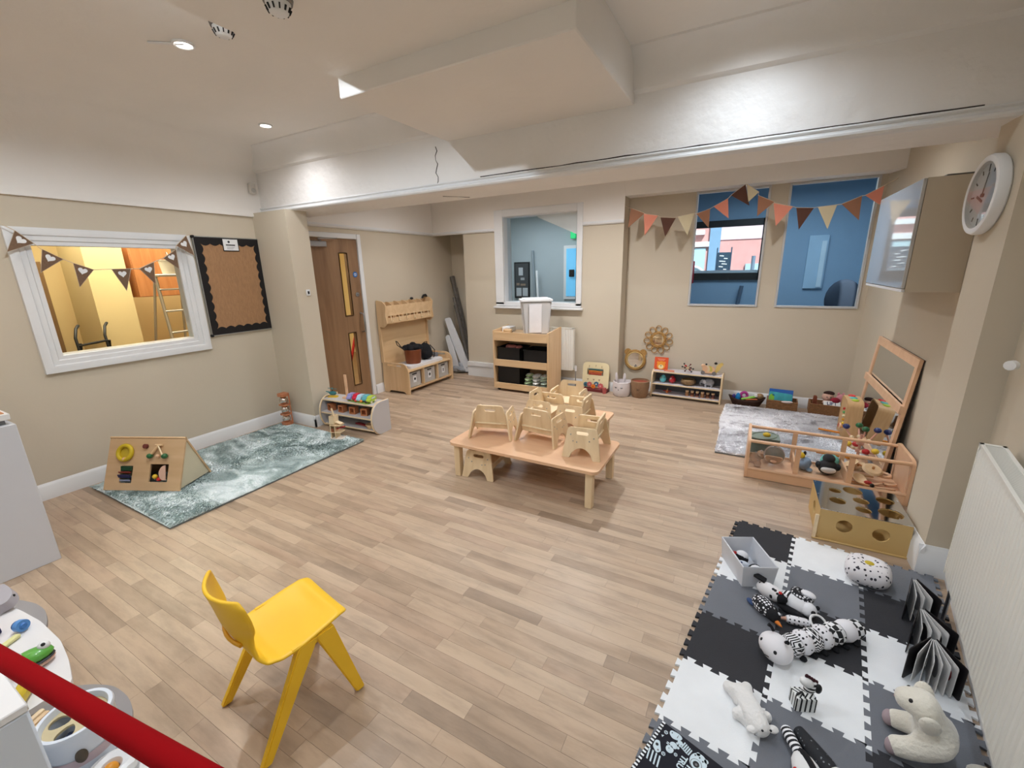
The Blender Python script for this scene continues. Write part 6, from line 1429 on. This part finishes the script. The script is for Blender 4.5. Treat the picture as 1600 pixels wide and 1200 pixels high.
# penguin, zebra-bird and rings
t = thing('plush_penguin', 'black and white checked plush penguin with orange feet on the mat', 'plush toy', (.205, 2.020, MT), math.radians(-52))
G().ball((0, 0, .036), (.062, .040, .036)).obj('body', WDT, t); G().ball((.062, 0, .036), (.030, .028, .026)).obj('head', MATS['black_plush'], t); G().ball((.072, .014, .052), (.009, .009, .006)).obj('eye', WCL, t)
G().ball((.0, .042, .022), (.045, .012, .018)).obj('wing', MATS['black_plush'], t); G().ball((-.055, -.02, .012), (.026, .014, .010)).obj('tail', mat('slate_cloth', (60, 80, 120), .9), t)
G().lathe([(.010, 0), (.006, .02), (0, .034)], seg=10, M=Matrix.Translation((.088, -.004, .028)) @ Matrix.Rotation(PI/2, 4, 'Y')).obj('beak', mat('orange_felt', (226, 130, 50), .7), t)
t = thing('plush_bird', 'white plush bird with black wing spots against the fabric bin', 'plush toy', (.232, 2.125, MT), math.radians(-38))
G().ball((0, 0, .045), (.070, .034, .038), rot=(0, -.15, 0)).obj('body', pattern('white_blots', 'blots', (228, 226, 228), (24, 24, 28), 40, thr=.27), t); G().ball((.058, 0, .052), (.026, .024, .024)).obj('head', MATS['black_plush'], t)
G().ball((.066, .008, .068), (.010, .010, .008)).obj('eye', WCL, t); G().ball((.052, -.004, .078), (.009, .007, .006)).obj('red_crest', M_RED, t); G().prism(rpoly([(-.03, -.015), (.03, -.012), (.02, .02), (-.025, .016)], .006), .010, XY((-.055, 0, .075))).obj('tail', MATS['black_plush'], t)
t = thing('plush_panda', 'white plush toy with black stripes lying behind the penguin', 'plush toy', (.335, 2.105, MT), math.radians(-25))
G().ball((0, 0, .036), (.070, .038, .036)).obj('body', WCL, t); G().ball((.056, .0, .038), (.034, .033, .032)).obj('head', WCL, t)
G().ball((-.035, 0, .038), (.032, .0385, .036)).obj('striped_band', BWS1, t)
for s in (-1, 1): G().ball((.082, s*.024, .052), (.009, .010, .010)).obj('ear', MATS['black_plush'], t)
G().torus((.01, .045, .062), .034, .016, (.2, .3, 1), 20, 8).obj('ring_handle', WDT, t); G().ball((.03, .055, .075), (.032, .020, .014)).obj('wing', WCL, t)
G().ball((0, -.045, .018), (.062, .020, .016)).obj('dark_base', MATS['black_plush'], t)
t = thing('rattle', 'white spotted rattle stick with a white ring above the caterpillar', 'rattle', (.340, 2.002, MT), math.radians(8))
G().tube([(-.045, 0, .022), (-.03, 0, .022), (.03, 0, .022), (.045, 0, .022)], [.014, .019, .019, .014], 14).obj('handle', BWD, t)
G().torus((.078, .004, .036), .032, .005, (.2, -.5, 1), 24, 8).obj('ring', M_WHITE, t); G().tube([(-.045, 0, .022), (-.075, .0, .016)], [.010, .003], 8).obj('strap_end', mat('peach_cloth', (206, 160, 140), .9), t)
# zebra block
t = thing('zebra_block', 'small white and black striped zebra block toy on the white tile', 'toy', (.325, 1.575, MT), math.radians(22))
G().box((0, 0, .030), (.070, .050, .060), .002).obj('block', pattern('zebra_print', 'zigzag', (230, 232, 230), (28, 28, 30), 60, amp=.02, axis=0, thr=.62), t)
G().ball((.026, .012, .078), (.020, .018, .030), rot=(0, .5, 0)).obj('neck', BWS, t); G().ball((.006, .006, .104), (.026, .017, .017), rot=(0, .5, 0)).obj('head', M_WHITE, t)
for k in range(5): G().ball((.006+.009*k, .012, .126-.006*k), (.007, .005, .009), seg=8, rings=6).obj('mane_tuft', mat('dark_maroon', (60, 20, 28), .8), t)
G().tube([(-.03, -.01, .062), (-.012, -.008, .074), (-.006, -.012, .060)], .004, 6).obj('bow', M_BLACK, t); G().ball((.045, .0, .085), (.012, .010, .020)).obj('ear', M_BLACK, t)
# open board books standing on the mat
P_BK = mat('book_black', (26, 22, 24), .5)
def board_book(lab, sx, sy, a1, a2, n_pg, ink, h_=.148, wd=.140):
    t = thing('board_book', lab, 'book', (sx, sy, MT), 0, 'open board books on the mat')
    for k in range(n_pg+2):
        f = k/(n_pg+1); a = math.radians(a1+(a2-a1)*f); cover = k in (0, n_pg+1)
        wv = wd-(0 if cover else .008); th_ = .003 if cover else .0022
        d = Vector((math.cos(a), math.sin(a), 0)); n_ = Vector((-d.y, d.x, 0))
        o_ = n_*((f-.5)*.018)
        M = frame(o_, d, (0, 0, 1))
        pg = G().prism(rpoly([(.002, .001 if cover else .004), (wv, .001 if cover else .004), (wv, h_ if cover else h_-.005), (.002, h_ if cover else h_-.005)], [0, .010, .010, 0]), th_, M @ Matrix.Translation((0, 0, -th_/2))).obj('cover' if cover else 'page', mat('book_black', (26, 22, 24), .5) if cover else mat('page_white', (214, 212, 210), .6), t, flat=True)
        for sd in (-1, 1):
            if cover and (sd == -1) == (k == 0): continue
            if k % 2 == 0 or cover:
                G().prism(circ(wv*.55, h_*.55, wv*.30, h_*.28, 14), .0006*sd, M @ Matrix.Translation((0, 0, sd*(th_/2)))).obj('print', ink[k % len(ink)], pg, flat=True)
    return t
P_GY = mat('page_grey_print', (120, 118, 120), .6); P_RD = mat('page_red_print', (120, 30, 34), .6)
board_book('black and white board book standing open, farthest from us of the three', .812, 2.385, 252, 292, 3, [P_GY, P_BK])
board_book('black and white board book standing open, middle of the three', .785, 2.165, 248, 302, 4, [P_BK, P_GY])
board_book('black board book fanned wide open, nearest the white lamb', .775, 1.985, 230, 292, 6, [P_RD, P_GY, P_BK])
# plush lambs
M_LAMB = mat('lamb_fleece', (228, 222, 208), .95, bump=1.0, bs=90, bdist=.006, sheen=.6)
M_LAMBW = mat('white_fleece', (234, 232, 230), .95, bump=1.0, bs=90, bdist=.006, sheen=.6)
def skin(name, verts, edges, m, parent, sub=2):
    me = bpy.data.meshes.new(name); me.from_pydata([v[:3] for v in verts], edges, []); o = bpy.data.objects.new(name, me); COL.objects.link(o)
    o.parent = parent; me.materials.append(m)
    md = o.modifiers.new('skin', 'SKIN'); md.use_smooth_shade = True; md.branch_smoothing = .3
    for i, v in enumerate(verts):
        r_ = v[3]; sv = me.skin_vertices[0].data[i]; sv.radius = (r_, v[4] if len(v) > 4 else r_); sv.use_root = (i == 0)
    s_ = o.modifiers.new('sub', 'SUBSURF'); s_.levels = sub; s_.render_levels = sub
    return o
t = thing('plush_lamb', 'large cream plush lamb with mauve feet sitting on the grey tile', 'plush toy', (.690, 1.565, MT), math.radians(172)); t.scale = (1.06, 1.06, 1.10)
# local +x = the way it faces
vs = [(-.030, 0, .064, .066, .068), (.016, 0, .088, .062, .062), (.036, 0, .135, .044, .044), (.052, 0, .180, .058, .054), (.094, 0, .170, .038, .036), (.122, 0, .160, .022, .022),
      (.035, .044, .052, .036), (.090, .052, .034, .032), (.122, .052, .029, .027), (.035, -.044, .052, .036), (.085, -.054, .034, .032), (.115, -.056, .029, .027)]
skin('body', vs, [(0, 1), (1, 2), (2, 3), (3, 4), (4, 5), (1, 6), (6, 7), (7, 8), (1, 9), (9, 10), (10, 11)], M_LAMB, t)
for s in (-1, 1):
    G().ball((.044, s*.060, .158), (.026, .013, .040), rot=(s*-.35, .2, 0)).obj('ear', M_LAMB, t)
    G().ball((.088, s*.027, .190), (.006, .006, .007)).obj('eye', M_BLACK, t)
    G().ball((.108, s*.054, .028), (.018, .024, .024)).obj('mauve_foot', mat('mauve_suede', (160, 142, 146), .9), t)
G().ball((-.098, 0, .030), (.034, .018, .018), rot=(0, .3, 0)).obj('tail', M_LAMB, t); G().ball((.118, 0, .164), (.004, .006, .004)).obj('nose', mat('pink_nose', (206, 170, 166), .8), t)
t = thing('plush_lamb', 'small white plush lamb lying on its side on the white tile', 'plush toy', (.148, 1.455, MT), math.radians(-62))
vs = [(0, 0, .030, .038), (-.045, .005, .028, .034), (.045, .0, .030, .028), (.082, .004, .034, .038), (.108, .006, .030, .026), (-.074, .034, .022, .022), (-.092, .046, .020, .020), (-.078, -.030, .022, .022), (-.098, -.042, .020, .020), (.030, .045, .020, .020), (.038, .068, .019, .018), (.020, -.045, .020, .020), (.022, -.066, .019, .018)]
skin('body', vs, [(0, 1), (0, 2), (2, 3), (3, 4), (1, 5), (5, 6), (1, 7), (7, 8), (2, 9), (9, 10), (2, 11), (11, 12)], M_LAMBW, t)
for s in (-1, 1): G().ball((.088, .004+s*.036, .036), (.014, .018, .010)).obj('ear', M_LAMBW, t)
for s in (-1, 1): G().ball((.108, s*.014+.004, .058), (.004, .004, .003)).obj('eye', M_BLACK, t)
# badger with striped loop
t = thing('plush_badger', 'black and white plush badger with a striped loop at the photo bottom', 'plush toy', (.335, 1.335, MT), math.radians(-68))
G().ball((.045, -.035, .040), (.075, .042, .038)).obj('head', mat('white_jersey2', (228, 228, 228), .9), t)
G().ball((.040, -.030, .048), (.074, .020, .034)).obj('black_stripe', MATS['black_plush'], t)
G().ball((.065, .050, .042), (.052, .040, .038)).obj('rear', MATS['white_jersey2'], t); G().ball((.075, .055, .062), (.026, .016, .020)).obj('black_patch', MATS['black_plush'], t)
G().tube([(-.115, .012, .022), (-.06, .022, .026), (0, .035, .03), (.05, .04, .03)], [.018, .026, .032, .03], 12).obj('body', pattern('flecked_black', 'blots', (26, 28, 34), (120, 124, 130), 70, thr=.18), t)
G().tube([(-.115, -.028, .020), (-.08, -.030, .028), (-.04, -.030, .034), (-.015, -.032, .036)], [.017, .018, .016, .015], 14).obj('striped_neck', BWS1, t)
G().ball((.035, -.072, .046), (.010, .008, .012)).obj('red_spot', M_RED, t)
# printed cloth book at the very bottom
t = thing('cloth_book', 'black cloth book with white animal drawings and letters at the photo bottom', 'book', (-.0346, 1.109, MT), math.radians(-17.5))
G().prism(rrect(-.12, -.12, .12, .12, .012), .022, XY()).obj('body', mat('navy_black_cloth', (26, 26, 36), .9), t)
G().b2((-.123, -.12, .006), (-.112, .12, .0232)).obj('striped_edge', pattern('edge_stripes', 'stripes', (26, 26, 30), (236, 240, 244), 75, axis=1), t)
MWP = mat('white_print', (206, 222, 230), .8); MNB = MATS['navy_black_cloth']
def MK(ps, nm, dz=0, m=MWP): return G().prism(ps, .0005, XY((0, 0, .0222+dz*.0007))).obj(nm, m, t, flat=True)
# whale and bird by the top edge
MK(rpoly([(-.088, .112), (-.060, .119), (-.044, .112), (-.052, .096), (-.072, .088), (-.088, .098)], .008), 'drawn_whale'); MK(circ(-.080, .105, .002, seg=8), 'drawn_eye', 1, M_BLACK)
MK([(-.062, .101), (-.0605, .116), (-.059, .101)], 'drawn_line', 1, P_GY); MK(circ(-.046, .094, .009, .007, 12), 'drawn_bird'); MK(circ(-.052, .085, .004, seg=8), 'drawn_foot'); MK(circ(-.043, .084, .004, seg=8), 'drawn_foot')
# rabbit with round tail
MK(circ(-.058, .070, .0125, .011, 16), 'drawn_bunny_head'); MK(circ(-.062, .050, .0125, .013, 16), 'drawn_bunny_body'); MK(circ(-.044, .073, .0045, seg=10), 'drawn_tail'); MK(circ(-.065, .051, .0015, seg=8), 'drawn_eye', 1, M_BLACK)
for k in range(2): MK(circ(-.075, .066-.005*k, .005, .0018, 8), 'drawn_ear')
# comb-like stripes
MK([(-.040, .086), (-.014, .078), (-.015, .075), (-.041, .082)], 'drawn_comb')
for k in range(5): MK([(-.039+.0065*k, .084-.002*k), (-.035+.0065*k, .083-.002*k), (-.032+.0065*k, .106-.002*k), (-.036+.0065*k, .107-.002*k)], 'drawn_comb_tooth')
# big-cat face with ringed nose
MK(circ(.022, .078, .026, .030, 24), 'drawn_cat_face'); MK(circ(.012, .102, .006, seg=10), 'drawn_ear'); MK(circ(.040, .098, .007, seg=10), 'drawn_ear')
MK(circ(.020, .066, .018, seg=20), 'drawn_ring', 1, P_GY); MK(circ(.020, .066, .016, seg=20), 'drawn_ring_inner', 2, MWP); MK(circ(.020, .066, .010, seg=16), 'drawn_nose', 3, M_BLACK); MK(circ(.021, .065, .004, seg=10), 'drawn_mark', 4, P_GY)
for x_, y_ in ((.006, .092), (.020, .094), (.032, .090)): MK(circ(x_, y_, .0025, seg=8), 'drawn_spot', 1, M_BLACK)
# bear with scarf stripes at the left
MK(rpoly([(-.110, .045), (-.098, .052), (-.078, .022), (-.088, .008), (-.108, .020)], .006), 'drawn_bear'); MK(circ(-.099, .034, .005, seg=10), 'drawn_eye', 1, M_BLACK); MK(circ(-.088, .020, .003, seg=8), 'drawn_mark', 1, P_GY)
for k in range(4): MK([(-.104+.012*k, -.030), (-.099+.012*k, -.030), (-.108+.012*k, .008), (-.113+.012*k, .008)], 'drawn_stripe')
for x_, y_, r_ in ((-.096, .092, .007), (-.040, .048, .006), (-.070, .022, .007)):
    MK(circ(x_, y_, r_, seg=6), 'drawn_flower'); MK(circ(x_, y_, r_*.6, seg=6), 'flower_centre', 1, MNB); MK(circ(x_, y_, r_*.3, seg=6), 'flower_dot', 2, MWP)
MK([(-.104, .074), (-.096, .078), (-.098, .068)], 'drawn_leaf'); MK(rpoly([(.040, .055), (.060, .048), (.058, .040), (.038, .046)], .002), 'drawn_block')
text('TRU', .026, MWP, t, Matrix.Translation((-.016, .040, .0224)) @ Matrix.Rotation(math.radians(-90), 4, 'Z'), bold=.0008)
text('FAR', .026, MWP, t, Matrix.Translation((.008, .024, .0224)) @ Matrix.Rotation(math.radians(-90), 4, 'Z'), bold=.0008)

# ---------------------------------------------------------------- left foreground
t = thing('base_cabinet', 'white base cabinet with wooden worktop edge at the left of the photo', 'cabinet', (-4.0, .1, 0))
G().b2((-.46, -.7, .0), (.58, .513, .845), .002).obj('carcass', mat('cabinet_white', (204, 204, 208), .45, var=.01), t)
tp = G().b2((-.47, -.72, .872), (.565, .505, .905), .003).obj('worktop', mat('worktop_white_edge', (226, 224, 222), .4), t)
G().b2((-.46, -.71, .905), (.545, .490, .909)).obj('worktop_surface', MATS['orange_wood'], tp)
G().b2((-.45, -.68, .845), (.54, .485, .872)).obj('shadow_gap', mat('gap_grey', (130, 128, 128), .6), t)
t = thing('tall_cabinet', 'white cabinet corner in the near bottom left below the red rail', 'cabinet', (-1.012, .088, 0))
G().b2((-.75, -.9, 0), (0, 0, .885), .004).obj('carcass', mat('cool_white_board', (216, 222, 230), .5, var=.01), t)  # side tinted bluish: the daylight on it is put into the colour
G().b2((-.75, -.9, .885), (.001, .001, .90), .002).obj('top_board', mat('bright_white_board', (238, 236, 234), .4, var=.01), t)  # same white made brighter, for the light falling on the top
t = thing('red_rail', 'red padded rail crossing the bottom left corner of the photo', 'rail', (0, 0, 0))
ra, rb = Vector((-.936, .0755, 1.05)), Vector((-.440, .112, 1.13)); d = (rb-ra)
G().tube([ra-d*.6, ra, rb, rb+d*.45], .0125, 20).obj('bar', mat('red_padded_rail', (150, 8, 16), .95), t); MATS['red_padded_rail'].node_tree.nodes['Principled BSDF'].inputs['Specular IOR Level'].default_value = .1
e = rb+d*.42; G().cyl((e.x, e.y, 0), (e.x, e.y, 1.13), .02).obj('post', M_WHITE, t); e = ra-d*.55; G().cyl((e.x, e.y, .899), (e.x, e.y, e.z), .014).obj('post', M_WHITE, t)
# curved white toy tables with grey lobed boards low beneath, reaching out past the tops
Z1 = .40
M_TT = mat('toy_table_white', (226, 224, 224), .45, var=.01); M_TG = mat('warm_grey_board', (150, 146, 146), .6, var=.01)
def toy_table(name, lab, top, lower, loc):
    t = thing(name, lab, 'table', loc)
    G().prism(top, .018, XY((0, 0, Z1-.018))).obj('tabletop', M_TT, t)
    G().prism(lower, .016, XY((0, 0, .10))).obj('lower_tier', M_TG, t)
    cx = sum(p[0] for p in lower)/len(lower); cy = sum(p[1] for p in lower)/len(lower)
    xs_ = [p[0] for p in lower]; x0_, x1_ = max(min(xs_), min(p[0] for p in top))+.04, min(max(xs_), max(p[0] for p in top))-.02
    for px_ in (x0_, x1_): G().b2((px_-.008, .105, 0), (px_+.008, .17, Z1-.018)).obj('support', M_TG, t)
    return t
top = [(-2.62, .17), (-2.415, .243), (-2.28, .268), (-2.139, .284), (-1.954, .286), (-1.83, .270), (-1.705, .243), (-1.695, .10), (-2.62, .10)]
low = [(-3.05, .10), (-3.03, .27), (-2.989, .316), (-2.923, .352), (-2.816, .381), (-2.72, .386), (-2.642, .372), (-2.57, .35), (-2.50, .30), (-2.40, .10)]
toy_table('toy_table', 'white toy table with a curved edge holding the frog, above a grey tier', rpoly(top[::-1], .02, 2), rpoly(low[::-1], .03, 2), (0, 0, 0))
top2 = [(-1.67, .10), (-1.60, .20), (-1.50, .255), (-1.384, .276), (-1.27, .272), (-1.174, .262), (-1.02, .245), (-1.0, .10)]
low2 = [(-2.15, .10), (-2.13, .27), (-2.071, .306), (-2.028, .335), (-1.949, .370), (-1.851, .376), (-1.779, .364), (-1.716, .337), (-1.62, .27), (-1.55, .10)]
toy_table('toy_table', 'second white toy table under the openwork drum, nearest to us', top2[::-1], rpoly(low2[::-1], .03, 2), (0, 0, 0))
b = thing('frog_toy', 'green frog castanet with bulging eyes on the white toy table', 'toy', (-1.895, .220, Z1), math.radians(-12)); b.scale = (1.12, 1.12, 1.12); b.location.y -= .012
M_FR = mat('frog_green', (92, 168, 62), .35, coat=.4)
G().ball((0, 0, .030), (.030, .046, .020)).obj('head', M_FR, b); G().ball((.004, 0, .012), (.032, .046, .012)).obj('jaw', mat('frog_peach', (224, 184, 164), .5), b); G().ball((.004, 0, .019), (.033, .0465, .006)).obj('mouth_gap', M_BLACK, b)
for s in (-1, 1):
    e = G().ball((-.004, s*.028, .046), (.014, .014, .013)).obj('eye', M_WHITE, b); G().ball((.004, s*.028, .055), (.005, .005, .005)).obj('pupil', M_BLACK, e)
    G().ball((.024, s*.010, .036), (.003, .003, .002)).obj('nostril', mat('frog_dark', (40, 80, 30), .6), b)
b = thing('blue_knob_toy', 'blue round plastic toy lying on its side on the white toy table', 'toy', (-2.135, .238, Z1), math.radians(20))
b.scale = (.66, .66, .66); G().cyl((-.012, 0, .032), (.018, 0, .036), .030, seg=24).obj('disc', mat('sky_blue_plastic', (92, 150, 214), .35), b); G().cyl((.018, 0, .036), (.028, 0, .037), .018, .012, seg=20).obj('centre', mat('mid_blue_plastic', (64, 120, 190), .35), b); G().cyl((-.028, 0, .031), (-.014, 0, .032), .024, seg=24).obj('rim', mat('navy_plastic', (34, 66, 130), .4), b)
b = thing('plush_elephant', 'grey elephant shape at the left photo edge on the white toy table', 'toy', (-2.36, .225, Z1), math.radians(0))
G().prism(rpoly([(-.09, 0), (.04, 0), (.055, .03), (.045, .06), (.06, .085), (.03, .11), (-.02, .115), (-.09, .11)], .015), .035, frame((0, 0, .002), (1, 0, 0), (0, 1, .35)) @ Matrix.Translation((0, -.05, 0))).obj('body', mat('elephant_grey2', (176, 172, 178), .7), b)
G().ball((.03, .045, .045), (.005, .005, .005)).obj('eye', M_BLACK, b)
b = thing('toy_truck', 'red and yellow plastic toy at the left photo edge', 'toy', (-2.20, .152, Z1), .1)
G().b2((-.10, -.03, 0), (.04, .035, .035), .004).obj('body', mat('glossy_red', (176, 26, 36), .3, coat=.5), b); G().b2((-.08, -.045, .035), (.02, .02, .065), .006).obj('cab', mat('glossy_yellow', (226, 190, 40), .3, coat=.5), b)
for x_ in (-.06, .01): G().cyl((x_, .036, .014), (x_, .046, .014), .014).obj('wheel', mat('glossy_navy', (34, 40, 90), .4), b)
rest('pale_yellow_bar', 'pale yellow bar lying beside the blue toy', 'toy', G().box((0, 0, 0), (.02, .09, .014), .004, rot=(0, 0, .5)), mat('pale_yellow', (226, 222, 160), .5), (-2.085, .185, Z1+.008))
rest('yellow_toy', 'mustard yellow toy half hidden below the red rail', 'toy', G().box((0, 0, 0), (.13, .035, .04), .01, rot=(0, 0, -.6)), MATS['mustard'], (-1.76, .150, Z1+.021))
b = thing('xylophone', 'row of ribbed pale wooden bars beneath the red rail', 'toy', (-1.575, .155, Z1), math.radians(25))
for k in range(6): G().box((-.06+.020*k, 0, .012), (.016, .085-.008*k, .014), .006, seg=2).obj('bar', M_MAPLE if k % 2 else M_BIRCH, b)
b = thing('animal_drum', 'white round drum with four leaf-shaped openings in its tan lid', 'drum', (-1.402, .184, Z1), math.radians(18))
R_ = .073; hh = .125
zc = hh
ws = [(R_-.008, 0), (R_, .004), (R_, hh-.02), (R_+.003, hh-.008), (R_, hh), (R_-.008, hh), (R_-.012, hh-.012), (R_-.012, .01)]
G().lathe(ws, seg=48).obj('wall', mat('drum_white', (226, 232, 240), .4), b)
petals = []
for k in range(4):
    a = PI/2*k+.4; d = Vector((math.cos(a), math.sin(a))); n_ = Vector((-d.y, d.x)); c = d*.034
    petals.append([tuple(c+d*.022*math.cos(q*PI/8)+n_*.018*math.sin(q*PI/8)*(1+.3*math.cos(q*PI/8))) for q in range(16)])
G().prism([circ(0, 0, R_-.010, seg=36)]+petals, .006, XY((0, 0, hh-.022))).obj('lid', mat('tan_lid', (206, 190, 150), .5), b)
G().cyl((0, 0, .004), (0, 0, .02), R_-.014, seg=32).obj('base', mat('drum_inside', (90, 70, 60), .7), b)
for a in (-2.0, -.6): G().ball(((R_+.001)*math.cos(a), (R_+.001)*math.sin(a), .06), (.012, .012, .018)).obj('brown_spot', mat('drum_spot', (92, 80, 66), .6), b)
G().lathe([(R_+.0012, .03), (R_+.0016, .055)], seg=48).obj('pink_band', mat('drum_pink', (206, 186, 190), .5), b)
rest('blue_shape', 'dusty blue block lying inside the drum', 'block', G().box((0, 0, 0), (.045, .035, .03), .006, rot=(.1, .1, .5)), mat('dusty_blue', (84, 96, 136), .5), (-1.42, .17, Z1+.040))
rest('white_ring_toy', 'white rounded toy with an orange centre at the very bottom', 'toy', G().torus((0, 0, .02), .035, .018), M_WHITE, (-1.265, .190, Z1))
rest('orange_centre_ball', 'orange ball inside the white ring at the very bottom', 'ball', G().ball((0, 0, 0), .016), mat('amber', (226, 150, 40), .4), (-1.265, .190, Z1+.024))
bpy.context.view_layer.update()
